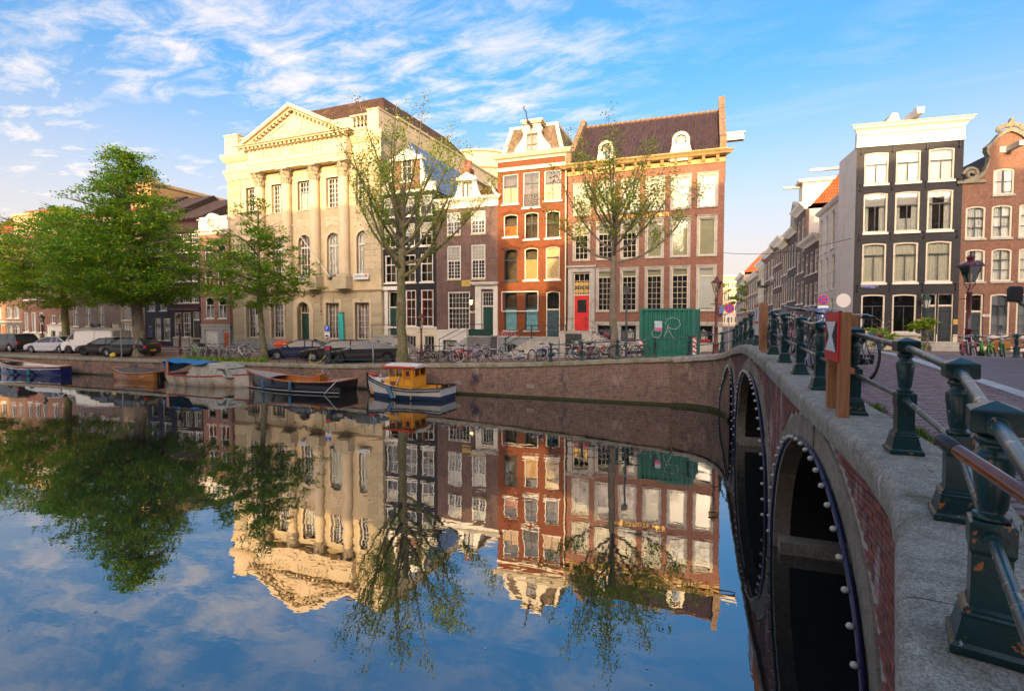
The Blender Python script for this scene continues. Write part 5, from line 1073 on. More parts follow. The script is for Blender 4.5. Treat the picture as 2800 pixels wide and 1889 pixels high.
def anchor(x_, z_):
    MB().tube([(x_, -.05, z_-.28), (x_, -.06, z_+.22)], .025, 5).tube([(x_-.13, -.05, z_+.2), (x_, -.06, z_+.12), (x_+.13, -.05, z_+.2)], .02, 5).tube([(x_-.1, -.05, z_-.18), (x_, -.06, z_-.28), (x_+.1, -.05, z_-.14)], .02, 5).obj('wall_anchor', IRON, D.root)
for v in (402, 505, 643, 785):
    for u in (2352, 2439, 2530, 2620):
        if v != 402 or u > 0: anchor(D.X(u-(v-402)*.028+4, v), D.Z(2487, v))
hx = D.X(2497, 320); hb = MB().loft([[(hx-.17, -1.0, D.Z(2497, 338)+.3), (hx+.17, -1.0, D.Z(2497, 338)+.3), (hx+.22, -1.0, D.Z(2497, 338)+.68), (hx-.22, -1.0, D.Z(2497, 338)+.68)], [(hx-.22, 1.2, D.Z(2497, 338)+.1), (hx+.22, 1.2, D.Z(2497, 338)+.1), (hx+.22, 1.2, D.Z(2497, 338)+.6), (hx-.22, 1.2, D.Z(2497, 338)+.6)]]).obj('hoist_beam', WHITE, D.root)
MB().prism([(hx-1.5, D.Z(2497, 338)), (hx-.1, D.Z(2497, 338)), (hx-.4, D.Z(2497, 338)+1.15), (hx-.7, D.Z(2497, 338)+1.2)], 1.2, 2.6).obj('roof_gable', M('worn stucco gable', (.55, .48, .38), .9), D.root)
sg_ = MB().box(D.X(2360, 784), D.X(2394, 784), -.05, -.01, D.Z(2377, 788.5), D.Z(2377, 780)).obj('street_name_plate', M('blue enamel plate', (.03, .03, .30), .35), D.root)
text('KEIZERSGRACHT', .135, WHITE, sg_, D.X(2377, 784), -.055, D.Z(2377, 783), depth=.003); text('CENTRUM', .06, WHITE, sg_, D.X(2386, 784), -.055, D.Z(2377, 786.8), depth=.003)
wall_lantern(D, 2524, 842, 'green wall lantern beside the double front doors of the charcoal house', -.45, 1.25, 0, M('lantern green', (.02, .06, .05), .5))
MB().box(D.X(2516, 950), D.X(2608, 950), -1.3, .0, -.4, D.Z(2560, 935)).box(D.X(2512, 950), D.X(2612, 950), -1.65, -1.3, -.4, D.Z(2560, 935)-.2).obj('door_steps', STONE, D.root)
for u in (2512, 2612): MB().box(D.X(u, 882)-.12, D.X(u, 882)+.12, -.03, 0, D.Z(u, 887), D.Z(u, 873)).obj('brass_plate', BRASS, D.root)
text('de Struisvogel', .34, M('grey sign script', (.35, .30, .25), .7), D.root, D.X(2438, 924), -.03, db1-.32, depth=.004)
m = MB().box(-.02, .0, .1, 3.3, -.5, dzt+.5)
# pale side wing along the street with sloped roof and windows, its own house
PS = (9.6, 50)
W = House('pale_stucco_house', 'low grey white stuccoed house along the side street with grooved wall', 'house', PS, -90, 2235, 2302, 1.7, 800)
wz = W.Z(2300, 543)
for v0, v1, uu in ((577, 678, 2277), (697, 790, 2276), (815, 850, 2274)):
    W.row(uu, v0, v1, [(2242, 2248), (2257, 2264), (2273, 2282)] if v0 < 800 else [(2270, 2278)], fm=WHITE, grid=((1, 1, 1), (1.5, 1, 1)), rec=.1, fr=.12, sill=(.1, .1, None), sep=False)
W.interiors(); W.walls(wz, pale, 8, z0=-.6); gr = MB()
for i in range(1, 13): gr.box(0, W.w, -.004, .0, wz*i/13-.012, wz*i/13+.012)
gr.obj('wall_grooves', M('stucco joint', (.42, .39, .36), .9), W.root, kind='stuff')
W.cornice(wz, wz+.3, [(.1, 0), (.25, .5), (.3, 1)], WHITE); MB().prismx([(-.1, wz+.3), (8, wz+.3), (4, wz+3.2)], 0, W.w).obj('roof', TILED, W.root)
dm_ = W.X(2291, 520); MB().box(dm_-.6, dm_+.6, .4, 2.5, wz+.3, wz+2.2).box(dm_-.7, dm_+.7, .3, 2.6, wz+2.2, wz+2.35).obj('dormer', WHITE, W.root); MB().box(dm_-.45, dm_+.45, .36, .41, wz+.5, wz+2.1).obj('dormer_pane', M('blue sky pane', (.3, .38, .48), .12), W.root)
MB().box(dm_-.1, dm_+.1, -1.9, .4, wz+2.4, wz+2.6).obj('hoist_beam', WHITE, W.root)
# ------------------------------------------------------------------ brick house with the scrolled neck gable
NBR = MBR('warm red brick', (.23, .10, .062), (.28, .125, .08), (.28, .20, .15), .22, .066, .012, .25, .85, stain=(.40, .16, .07), stain_lo=.6, stain_hi=.75)
e_ = D.world(D.w, 0, 0); Nn = House('scrolled_gable_house', 'warm brick house with a scrolled neck gable beside the charcoal corner house', 'house', (e_.x, e_.y), 4.5, 2629, 2880, 2.0, 600)
NW = dict(fm=CREAM, fr=.10, tb=.05, bb=.05, rec=.04, sill=(.05, .12, STONE), bm=DKF)
cc_ = [(2640, 2695), (2711, 2768), (2786, 2845)]
Nn.row(2740, 560, 650, cc_, grid=((1, 2, 1), (2, 2, 2)), rise=.12, back='curtain', cmat=M('white net', (.78, .78, .76), .9, .08, 3), **NW)
Nn.row(2737, 679, 769, [(a-1, b-1) for a, b in cc_], grid=((1, 2, 1), (2, 2, 2)), rise=.12, back='curtain', **NW)
Nn.row(2733, 803, 921, [(2706, 2761), (2778, 2836)], grid=((1, 2, 1), (3, 2, 3)), rise=.1, back='curtain', cmat=M('slate curtain', (.12, .15, .18), .9, .1, 3), **NW)
Nn.door(Nn.X(2637, 860), Nn.X(2689, 860), Nn.Z(2662, 935), Nn.Z(2662, 803), M('teal black door', (.02, .035, .04), .35), Nn.Z(2662, 854), fm=CREAM, trans=(1, 1))
ztop = Nn.Z(2650, 497); gwin = (Nn.X(2716, 497), Nn.X(2774, 497), Nn.Z(2745, 532), Nn.Z(2745, 461))
Nn.window(*gwin, grid=((1, 2, 1, .1), (1, 2, 1, .1)), glass=GLASS2, rise=.08, back='sides', **{**NW})
Nn.interiors(); Nn.walls(ztop, NBR, 12, z0=.4); Nn.walls(.4, CREAM, 12, z0=-.6, name='base_wall', side=False)
cm = Nn.X(2757, 480); hp = [(2640, 497), (2668, 492), (2690, 472), (2700, 450), (2704, 425), (2694, 408), (2712, 393), (2730, 372), (2748, 360)]
half = [(Nn.X(u, v)-cm, Nn.Z(u, v)) for u, v in hp]; half[0] = (-cm+.02, ztop)
gp = [(cm+x_, z_) for x_, z_ in half] + [(cm, half[-1][1]+.1)] + [(cm-x_, z_) for x_, z_ in half[::-1]]
gm = MB()
L_ = gp[:10]; 
for (xa, za), (xb, zb_) in zip(gp, gp[1:]):
    lo = ztop
    if xb <= gwin[0] or xa >= gwin[1] or True:
        pass
gm.prism(gp, .12, .4)
# front skin split round the gable window
fr_ = MB(); xsg = sorted({*[p[0] for p in gp], gwin[0], gwin[1]}); gx_ = [p[0] for p in gp]; gz_ = [p[1] for p in gp]
def gtop(x_): return float(np.interp(x_, gx_, gz_))
for xa, xb in zip(xsg, xsg[1:]):
    if xb-xa < 1e-4: continue
    z0a = gwin[3] if gwin[0] <= (xa+xb)/2 <= gwin[1] else ztop
    fr_.quad((xa, 0, z0a), (xb, 0, z0a), (xb, 0, max(z0a, gtop(xb))), (xa, 0, max(z0a, gtop(xa))))
gp_sorted = True
fr_.obj('gable_front', NBR, Nn.root)
COP = M('lichened gable stone', (.22, .205, .15), .9, .25, 5, .4)
m = MB(); pp = [(x_, z_) for x_, z_ in gp]
rings = [[(x_, -.14, z_-.14), (x_, .3, z_-.14), (x_, .3, z_+.12), (x_, -.14, z_+.12)] for x_, z_ in pp]; m.loft(rings); m.obj('gable_coping', COP, Nn.root)
for sgn in (-1, 1):
    cx_, cz_ = cm+sgn*(cm-Nn.X(2655, 480)), ztop+.45; m = MB().tube([(cx_+.42*(1-t_/26)*math.cos(t_*.45)*sgn, -.05, cz_+.42*(1-t_/26)*math.sin(t_*.45)) for t_ in range(22)], .10, 7); m.box(cx_-.75, cx_+.75, -.12, .2, ztop-.12, ztop+.05); m.obj('shoulder_scroll', COP, Nn.root, True)
m = MB(); zz_ = half[-1][1]
for i in range(9): a_ = math.pi*i/8; m.ball((cm+.6*math.cos(a_), -.05, zz_+.1+.28*math.sin(a_)), .17, 7, 5, 1, .6, 1)
m.loft([[(cm-.22, -.1, zz_+.25), (cm+.22, -.1, zz_+.25), (cm+.22, .15, zz_+.25), (cm-.22, .15, zz_+.25)], [(cm+.02, -.1, zz_+.78), (cm+.12, -.1, zz_+.8), (cm+.12, .15, zz_+.8), (cm+.02, .15, zz_+.78)]]); m.obj('crest', COP, Nn.root, True, kind='stuff')
MB().prism([(.1, ztop), (2*cm-.1, ztop), (cm, half[-1][1]-.8)], .4, 12).obj('roof', TILED, Nn.root)
hb = MB().box(cm-.14, cm+.14, -1.2, .2, Nn.Z(2757, 414), Nn.Z(2757, 414)+.3).box(cm-.5, cm+.1, -.04, .0, Nn.Z(2757, 414)-.05, Nn.Z(2757, 414)+.3).obj('hoist_beam', M('green white beam', (.5, .5, .42), .7), Nn.root)
nb = MB().box(Nn.X(2692, 862)-.1, Nn.X(2703, 862)+.1, -.03, 0, Nn.Z(2697, 866), Nn.Z(2697, 859)).obj('number_plate', WHITE, Nn.root); text('313', .16, BLACK, nb, Nn.X(2697.5, 862), -.035, Nn.Z(2697, 862.5), depth=.003)
# ------------------------------------------------------------------ row on the left behind the trees
def simple(name, label, ul, ur, vtop, mat, rows, base=None, zb=1.1, depth=11, P=PM, ang=0, roof=None, corn=WHITE, doors=(), vref=800, win={}, cor=True, group=None, rise=3.2, z0=-.8):
    H = House(name, label, 'house', P, ang, ul, ur, zb, vref, group); um = (ul+ur)/2; z1 = H.Z(um, vtop)
    for r in rows:
        v0, v1, cs = r[:3]; k = dict(fm=WHITE, fr=.09, tb=.07, bb=.03, rec=.06, sep=False, sill=(.08, .1, None)); k.update(win); k.update(r[3] if len(r) > 3 else {}); H.row(um, v0, v1, cs, **k)
    for d in doors:
        u0, u1, v0, v1, vd, m = d[:6]; H.door(H.X(u0, (v0+v1)/2), H.X(u1, (v0+v1)/2), H.Z(um, v1), H.Z(um, v0), m, H.Z(um, vd), trans=(1, 1), fr=.06)
    H.interiors()
    if base: zb_ = H.Z(um, base[0]); H.walls(z1, mat, depth, z0=zb_); H.walls(zb_, base[1], depth, z0=z0, name='base_wall', side=False); MB().box(-.02, H.w+.02, -.08, .02, zb_-.06, zb_+.1).obj('base_moulding', base[2] if len(base) > 2 else STONE, H.root)
    else: H.walls(z1, mat, depth, z0=z0)
    if cor: H.cornice(z1, z1+.45, [(.05, 0), (.12, .3), (.35, .6), (.42, .95), (.4, 1)], corn)
    if roof: MB().prismx([(-.1, z1+.44), (depth, z1+.44), (depth/2, z1+.44+rise)], .02, H.w-.02).obj('roof', roof, H.root)
    H.z1 = z1; return H
PKB = MBR('pink red brick', (.30, .125, .095), (.36, .16, .125), (.34, .26, .22), .22, .066, .012, .25, .85)
pk = simple('pink_brick_house', 'narrow pink brick house with white attic and a round window', 548, 627, 640, PKB,
    [(669, 719, [(559, 582), (593, 617)]), (736, 793, [(560, 583), (595, 618)], dict(back='bottom', cover=.6, cmat=M('wine red drape', (.25, .02, .03), .9))), (811, 871, [(562, 585), (597, 619)])],
    (889, M('grey stone front', (.36, .38, .38), .8, .12, 2)), doors=[(609, 625, 902, 952, 908, M('orange red door', (.5, .09, .02), .4)), (560, 596, 902, 952, 903, M('pale double door', (.6, .62, .6), .5))], cor=False, win=dict(grid=((1, 1, 1), (1.6, 2, 1, .1)), rise=.12))
z1 = pk.z1; pk.cornice(z1, z1+.5, [(.05, 0), (.10, .4), (.3, .6), (.34, 1)], WHITE); zA = pk.Z(588, 600)
MB().box(0, pk.w, -.04, 1.0, z1+.5, zA).box(-.1, pk.w+.1, -.2, 1.1, zA, zA+.25).obj('attic', WHITE, pk.root); xm = pk.X(584, 605)
m = MB(); ring(m, [(xm+.95*math.cos(a), zA-.35+.95*math.sin(a)) for a in np.linspace(0, 2*math.pi, 25)[:-1]], [(xm+.6*math.cos(a), zA-.35+.6*math.sin(a)) for a in np.linspace(0, 2*math.pi, 25)[:-1]], -.3, .2); m.obj('round_surround', WHITE, pk.root)
MB().prism([(xm+.61*math.cos(a), zA-.35+.61*math.sin(a)) for a in np.linspace(0, 2*math.pi, 25)[:-1]], -.1, .0).obj('round_pane', M('grey pane', (.3, .32, .33), .1), pk.root)
MB().prismx([(.5, zA), (11, zA), (5, zA+2.)], 0, pk.w).obj('roof', M('lead roof', (.22, .23, .25), .6), pk.root)
PUR = MBR('aubergine brick', (.045, .022, .032), (.06, .028, .036), (.03, .016, .02), bmp=.4, rough=.5)
LW = dict(grid=((1, 3, 2), (1.3, 3, 3)), rec=.04, fr=.08)
pb = simple('aubergine_house', 'dark aubergine wooden fronted house with leaded windows', 470, 548, 610, PUR,
    [(640, 690, [(478, 496), (500, 519), (524, 543)], LW), (715, 770, [(478, 496), (500, 519), (524, 543)], dict(LW, back='sides')), (783, 828, [(476, 494), (499, 518), (523, 543)], dict(LW, back='sides')), (854, 921, [(477, 496), (501, 521)], LW)],
    (925, GREYST), doors=[(526, 546, 852, 940, 876, BLACK)], roof=TILED, corn=PUR)
MB().box(-.05, pb.w+.05, -.3, .02, pb.Z(509, 848), pb.Z(509, 843)).obj('belt_cornice', M('aubergine trim', (.10, .02, .03), .4), pb.root)
rail(pb.root, [(pb.X(500, 940), -1.2, pb.Z(509, 915)), (pb.X(546, 940), -1.2, pb.Z(509, 915))], IRON, .02, [(pb.X(500, 940), -1.2, pb.Z(509, 942)), (pb.X(524, 940), -1.2, pb.Z(509, 942)), (pb.X(546, 940), -1.2, pb.Z(509, 942))])
NAV = MBR('navy painted brick', (.022, .020, .055), (.028, .026, .07), (.015, .014, .04), bmp=.4, rough=.5)
nv = simple('navy_house', 'navy blue painted house with a blue door and tall white framed windows', 394, 470, 600, NAV,
    [(660, 700, [(404, 424), (438, 458)]), (740, 790, [(404, 424), (438, 458)]), (804, 850, [(406, 424), (437, 456)]), (870, 930, [(423, 440), (447, 466)], dict(back='bottom', cover=.5))],
    None, doors=[(402, 417, 892, 938, 893, M('cobalt door', (.02, .025, .12), .4))], roof=TILED, corn=NAV, win=dict(grid=((1, 1, 1), (1.8, 2, 1)), bm=M('cobalt bar', (.03, .04, .2), .4)))
GRB = MBR('grey violet brick', (.19, .14, .13), (.23, .17, .155), (.24, .2, .18))
bg = simple('beige_mullioned_house', 'beige stone house front with rows of tall mullioned windows', 328, 394, 600, MBR('beige brick', (.42, .33, .22), (.46, .36, .25), (.35, .28, .2)),
    [(660, 700, [(336, 358), (364, 386)]), (740, 790, [(336, 358), (364, 386)]), (842, 876, [(333, 361), (363, 391)], dict(fm=CREAM, grid=((1, 3, 1),))), (882, 918, [(333, 361), (363, 391)], dict(fm=CREAM, grid=((1, 3, 1),), back='curtain'))], (921, WHITE), roof=TILED, win=dict(fm=CREAM, grid=((1, 2, 1), (1.5, 2, 1))))
gp2 = simple('grey_violet_house', 'grey violet brick house on a stone base with tall black sashes', 190, 328, 610, GRB,
    [(660, 705, [(203, 220), (234, 252), (268, 286), (298, 314)]), (745, 795, [(203, 220), (234, 252), (268, 286), (298, 314)]), (838, 893, [(198, 214), (233, 249), (268, 285)], dict(fm=CREAM, bm=BLACK, back='sides'))],
    (901, M('old grey stone base', (.24, .235, .23), .85, .2, 2), STONE), doors=[(304, 326, 884, 938, 890, M('buff door', (.45, .36, .2), .5))], roof=TILEO, win=dict(grid=((1, 1, 1), (1.5, 2, 1))))
for u, t_ in ((261, 'left'), (280, 'right')): wall_lantern(gp2, u, 902, 'black wall lantern on the grey stone base, one of a pair, %s' % ('nearer the second tree' if u == 261 else 'nearer the buff door'), -.4, 1.1, 0)
wb = simple('white_based_house', 'brick house with a white stone ground floor behind the second tree', 126, 190, 640, MBR('dull red brick', (.24, .11, .085), (.2, .1, .08), (.24, .19, .16)),
    [(690, 735, [(135, 150), (163, 180)]), (775, 820, [(135, 150), (163, 180)]), (862, 884, [(140, 152), (161, 175)]), (905, 932, [(162, 175)], dict(back='curtain'))], (890, M('white stone front', (.56, .55, .51), .8, .1, 2)), doors=[(140, 152, 904, 940, 905, BLACK)], roof=TILED)
b2_ = simple('red_brown_house', 'red brown brick house with tall white windows behind a black stair rail', 58, 126, 640, MBR('red brown brick', (.23, .095, .07), (.27, .11, .085), (.22, .17, .14)),
    [(690, 735, [(66, 78), (86, 100), (106, 118)]), (775, 820, [(66, 78), (86, 100), (106, 118)]), (854, 908, [(66, 77), (85, 98), (106, 118)], dict(back='curtain'))], (910, STONE), doors=[(108, 122, 880, 935, 888, BLACK)], roof=TILED)
rail(b2_.root, [(b2_.X(64, 930), -1.3, b2_.Z(90, 925)), (b2_.X(78, 905), -1.3, b2_.Z(90, 903)), (b2_.X(98, 905), -1.3, b2_.Z(90, 903))], IRON, .025, [(b2_.X(79, 905), -1.3, b2_.Z(90, 922)), (b2_.X(97, 905), -1.3, b2_.Z(90, 922))])
b1_ = simple('orange_roofed_house', 'brown brick house with a steep orange tiled roof and dark arched ground floor', -60, 58, 652, MBR('tawny brick', (.30, .16, .09), (.33, .18, .1), (.28, .22, .16)),
    [(690, 735, [(-45, -25), (-8, 6), (20, 32), (42, 52)]), (775, 815, [(-45, -25), (-8, 6), (20, 32), (42, 52)]), (840, 870, [(-10, 3), (19, 32), (38, 52)], dict(back='curtain')), (889, 930, [(19, 34), (39, 54)], dict(rise=.35, fm=CREAM, back='curtain'))], (880, M('dark stone base', (.13, .11, .10), .8, .2, 2)), doors=[(2, 13, 888, 940, 890, M('orange brown door', (.35, .08, .02), .4))], roof=TILEO, rise=4.4)
dd = b1_; MB().box(dd.X(30, 620), dd.X(105, 620), .3, 4, dd.z1+.4, dd.z1+2.6).box(dd.X(28, 620), dd.X(107, 620), .1, 4.2, dd.z1+2.6, dd.z1+2.9).obj('dormer', M('tan dormer', (.5, .36, .2), .8), dd.root)
oc = House('ochre_tall_building', 'tall ochre rendered building rising behind the pink brick house', 'building', (-57, 43), 0, 360, 418, 1.1)
OCH = M('ochre render', (.46, .29, .13), .85, .1, 1, dirt=(.36, .22, .1), dscale=.6); zo = oc.Z(415, 503); oc.walls(zo, OCH, 34); MB().box(-.1, oc.w+.12, -.1, 34, zo, zo+.35).obj('parapet', M('pale parapet', (.56, .40, .22), .8), oc.root)
for i in range(4):
    y_ = 12+i*5.5; MB().box(oc.w, oc.w+.08, y_, y_+1.6, zo-3.2, zo-1.2).obj('side_window', WHITE, oc.root); MB().box(oc.w+.08, oc.w+.1, y_+.15, y_+1.45, zo-3.05, zo-1.35).obj('pane', GLASSD_, oc.root)
MB().box(oc.w-.1, oc.w+.6, 12, 33, zo-.2, zo).obj('gutter', M('dark gutter', (.1, .08, .06), .7), oc.root); MB().box(1., 2., 1, 2, zo, zo+1.2).obj('chimney', OCH, oc.root)
# ------------------------------------------------------------------ side street, right-hand row running away
def street(name, label, ul, ur, vt, mat, floors, nc, zb=1.35, roof=TILED, corn=WHITE, x=9.6, grid=((1, 2, 1), (1.3, 2, 1)), ground=True, fm=WHITE, dep=9, rise=2.5):
    H = House(name, label, 'house', (x, 60), -90, ul, ur, zb, 850); z1 = H.Z(ur, vt); fh = (z1-.3)/(floors+(.25 if ground else 0)); m_ = H.w/nc
    for f in range(floors):
        a = .5+f*fh*1.02+(.1 if f == 0 else .3)
        for c in range(nc): H.window(m_*(c+.18), m_*(c+.82), a+.3, a+fh*.82, fm=fm, fr=.12, rec=.05, grid=grid, sep=False, sill=(.06, .1, None), tb=.08, bb=.04)
    H.interiors(); H.walls(z1, mat, dep); H.cornice(z1, z1+.6, [(.1, 0), (.25, .3), (.6, .7), (.7, 1)], corn)
    if roof: MB().prismx([(0, z1+.55), (dep, z1+.55), (dep/2, z1+.55+rise)], .05, H.w-.05).obj('roof', roof, H.root)
    H.z1 = z1; return H
DB2 = MBR('brown street brick', (.13, .07, .06), (.16, .085, .07), (.15, .12, .1))
street('low_brown_house', 'low brown brick house with a white moulded cornice next to the pale stucco house', 2197, 2235, 660, DB2, 3, 3, grid=((1, 2, 2), (1, 2, 2)))
t3 = street('orange_hipped_house', 'taller brown house under a bright orange tiled roof in the side street', 2174, 2197, 578, MBR('dusk brown brick', (.16, .10, .085), (.2, .12, .1), (.18, .14, .12)), 4, 2, roof=None)
MB().loft([[(.2, .6, t3.z1+.5), (t3.w, .6, t3.z1+.5), (t3.w, 9, t3.z1+.5), (.2, 9, t3.z1+.5)], [(1.2, 3.5, t3.z1+4), (t3.w-.6, 3.5, t3.z1+4), (t3.w-.6, 8, t3.z1+4), (1.2, 8, t3.z1+4)]]).obj('roof', TILEO, t3.root)
MB().box(t3.w*.3, t3.w*.75, -.1, 3.2, t3.z1+.5, t3.z1+2.9).box(t3.w*.25, t3.w*.8, -.5, 3.4, t3.z1+2.9, t3.z1+3.2).obj('dormer', CREAM, t3.root); MB().box(t3.w*.48, t3.w*.56, -1.7, -.1, t3.z1+2.6, t3.z1+2.8).obj('hoist_beam', CREAM, t3.root)
MB().box(t3.w, t3.w+.02, .3, 9, 9, t3.z1).obj('plastered_side', M('grey plaster side', (.42, .40, .38), .9, .15, 2), t3.root)
g4 = street('dark_neck_gable_house', 'dark brown house with a stone neck gable in the side street', 2152, 2174, 640, MBR('umber brick', (.085, .06, .055), (.11, .075, .065), (.12, .1, .09)), 3, 3, roof=None)
MB().prism([(.2, g4.z1), (g4.w-.2, g4.z1), (g4.w*.75, g4.z1+1.4), (g4.w*.68, g4.z1+3.2), (g4.w*.5, g4.z1+3.9), (g4.w*.32, g4.z1+3.2), (g4.w*.25, g4.z1+1.4)], -.05, .4).obj('neck_gable', M('grey brown gable', (.3, .26, .2), .85), g4.root)
street('tan_corniced_house', 'tan brick house with a bracketed cornice in the side street', 2136, 2152, 672, MBR('tan street brick', (.2, .14, .1), (.24, .17, .12), (.2, .16, .12)), 3, 3, corn=CREAM)
street('maroon_house', 'maroon brick house with tall white windows in the side street', 2113, 2136, 662, MBR('maroon brick', (.12, .035, .035), (.15, .045, .04), (.14, .09, .08)), 4, 4, fm=WHITE)
h7 = street('balconied_house', 'white topped house with black iron balconies in the side street', 2088, 2113, 690, MBR('rust street brick', (.20, .09, .07), (.16, .08, .065), (.17, .13, .11)), 3, 3)
for f in (1, 2):
    bb_ = MB().box(h7.w*.1, h7.w*.5, -1.1, 0, h7.z1*f/3.2, h7.z1*f/3.2+.15)
    for i in range(8): bb_.tube([(h7.w*(.1+.4*i/7), -1.08, h7.z1*f/3.2), (h7.w*(.1+.4*i/7), -1.08, h7.z1*f/3.2+1.)], .03, 4)
    bb_.box(h7.w*.1, h7.w*.5, -1.12, -1.04, h7.z1*f/3.2+.97, h7.z1*f/3.2+1.05).obj('balcony', IRON, h7.root)
street('narrow_cream_house', 'narrow cream house far down the side street', 2071, 2088, 722, M('cream far wall', (.5, .42, .3), .8), 4, 3)
street('far_white_gabled_house', 'white gabled house with an orange roof far down the side street', 2046, 2071, 752, MBR('far brown brick', (.22, .13, .1), (.26, .15, .12), (.22, .18, .15)), 3, 4, roof=TILEO, rise=5)
street('far_rust_house', 'rust coloured house far down the side street', 2031, 2046, 772, MBR('far rust brick', (.36, .15, .08), (.4, .17, .1), (.3, .2, .15)), 3, 3)
street('far_mauve_house', 'mauve brick house at the far end of the side street', 2013, 2031, 752, MBR('far mauve brick', (.22, .15, .15), (.26, .18, .17), (.24, .2, .19)), 4, 5, roof=TILEO, rise=5)
ed = House('street_end_building', 'pale building with a roof terrace closing the side street', 'building', (8, 205), 0, 1966, 2016, 1.35, 850)
for f in range(4):
    for c in range(5): ed.window(ed.w*(c+.2)/5, ed.w*(c+.8)/5, 1+f*4.2, 3.6+f*4.2, sep=False, grid=((1, 2, 1),), fr=.15)
ed.interiors(); ez = ed.Z(1990, 756); ed.walls(ez, M('buff end wall', (.42, .33, .22), .85, .2, .4), 10); MB().box(-.2, ed.w+.2, -.5, .3, ez-2.2, ez-1.9).box(-.2, ed.w+.2, -.3, .3, ez, ez+.4).obj('terrace', WHITE, ed.root)
# ------------------------------------------------------------------ houses of the near bank (behind the viewpoint); they shade the lower fronts across the water
def near(name, label, x0, x1, h, mat, top, yb=-14.5, roof=TILED):
    o = thing(name, label, 'house', (x0, yb, 2.4), 0); w_ = x1-x0; H = h-2.4; m = MB(); ops = []
    nc = max(2, int(w_/2.1)); nf = int((H-2.5)/3.4)
    for f in range(nf):
        for c in range(nc): ops.append((w_*(c+.25)/nc, w_*(c+.75)/nc, .9+f*3.4, 3.1+f*3.4))
    wl_ = MB(); holed_wall(wl_, 0, w_, -.3, H, ops, 0, .2); wl_.xf(Matrix.Translation((w_, 0, 0)) @ Matrix.Rotation(math.pi, 4, 'Z')); wl_.box(0, w_, -9, -.3, -.3, H-.02); wl_.obj('wall', mat, o)
    for q in ops:
        W_ = MB(); ring(W_, outline(*q), outline(q[0]+.1, q[1]-.1, q[2]+.1, q[3]-.1), .05, .15); W_.box(q[0], q[1], .08, .13, (q[2]+q[3])/2-.04, (q[2]+q[3])/2+.04); W_.xf(Matrix.Translation((w_, 0, 0)) @ Matrix.Rotation(math.pi, 4, 'Z')); p_ = W_.obj('window', WHITE, o)
        MB().quad((q[0], .12, q[2]), (q[1], .12, q[2]), (q[1], .12, q[3]), (q[0], .12, q[3])).xf(Matrix.Translation((w_, 0, 0)) @ Matrix.Rotation(math.pi, 4, 'Z')).obj('pane', GLASSD_, p_)
    if top: MB().prism([(p[0]*w_, H+p[1]) for p in top], -.6, .02).obj('gable', mat, o); MB().prism([(p[0]*w_*.98+.01*w_, H+p[1]-.15) for p in top], -9, -.62).obj('roof', roof, o)
    MB().box(-.1, w_+.1, -.3, .25, H-.05, H+.3).obj('cornice', WHITE, o)
near('brick_canal_house', 'brown brick canal house on the near bank, furthest along from the bridge', -75, -38, 21, DB2, None)
near('brick_canal_house', 'long buff brick canal house on the near bank facing the columned building', -38, -20.5, 24.0, GRB, None)
near('brick_canal_house', 'red brick canal house on the near bank facing the black gabled house', -20.5, -13.9, 24.4, NBR, None)
near('brick_canal_house', 'grey canal house with a lopsided gable on the near bank facing the brown house', -13.9, -7.4, 20.0, DB2, [(0, 0), (1, 0), (.92, .35), (.42, 2.2), (.0, 3.3)])
near('brick_canal_house', 'low two-storey coach house on the near bank facing the orange house', -7.4, -2.7, 15.6, PKB, None)
near('brick_canal_house', 'brown gabled canal house on the near bank facing the red brick house', -2.7, 6., 19.6, GRB, [(0, 0), (1, 0), (1, 3.3), (.6, 3.0), (.25, 1.2)])
near('brick_canal_house', 'wide corniced canal house on the near bank beside the bridge street', 6., 16.5, 23.3, NBR, None)
near('brick_canal_house', 'tall dark canal house on the near bank facing the charcoal corner house', 16.5, 25, 23.5, DB2, [(0, 0), (1, 0), (1, 2.4)])
near('brick_canal_house', 'red canal house at the far end of the near bank row', 25, 52, 23, RBR, None)
# ------------------------------------------------------------------ green iron railing
def paint_mat(name, c, chip=(.42, .16, .05), worn=(.30, .36, .36), wlo=.70):
    m, t, b = _mat(name); g = N(t, 'ShaderNodeNewGeometry').outputs['Position']
    cc = mixc(t, mrange(t, noise(t, g, 5, 5, .6), .3, .7), shade(c, .75), shade(c, 1.3))
    cc = mixc(t, mrange(t, noise(t, g, 15, 4, .6), wlo-.055, wlo-.03), cc, (*chip, 1)); cc = mixc(t, mrange(t, noise(t, g, 26, 5, .7), .655, .69), cc, (*worn, 1))
    t.links.new(cc, b.inputs['Base Color']); b.inputs['Roughness'].default_value = .28; b.inputs['Specular IOR Level'].default_value = .5
    bump(t, b, noise(t, g, 45, 4, .6), .15, .01); return m
RG = paint_mat('chipped dark green paint', (.008, .042, .045)); RGT = paint_mat('worn green tube paint', (.03, .075, .085), (.45, .33, .2), (.45, .50, .50), .66)
pm = MB(); pm.polyl([(.118, 0), (.118, .028), (.103, .042), (.083, .135), (.087, .147), (.078, .155), (.08, .165), (.066, .175), (.060, .19), (.060, .375), (.068, .395), (.068, .495), (.058, .503)], n=4)
cpm = MB().polyl([(.070, .842), (.079, .848), (.079, .928), (.072, .934), (.0015, .962)], n=4).mesh('post_cap', RG)
ptop = MB().lathe([(.040, .500), (.056, .505), (.060, .515), (.056, .527), (.042, .532), (.040, .540), (.047, .552), (.068, .742), (.066, .755), (.052, .768), (.045, .778), (.046, .795), (.058, .803), (.062, .815), (.058, .828), (.046, .834), (.05, .846)], n=22)
PMESH = pm.mesh('post', RG); TMESH = ptop.mesh('post_shaft', RG, True, .9)
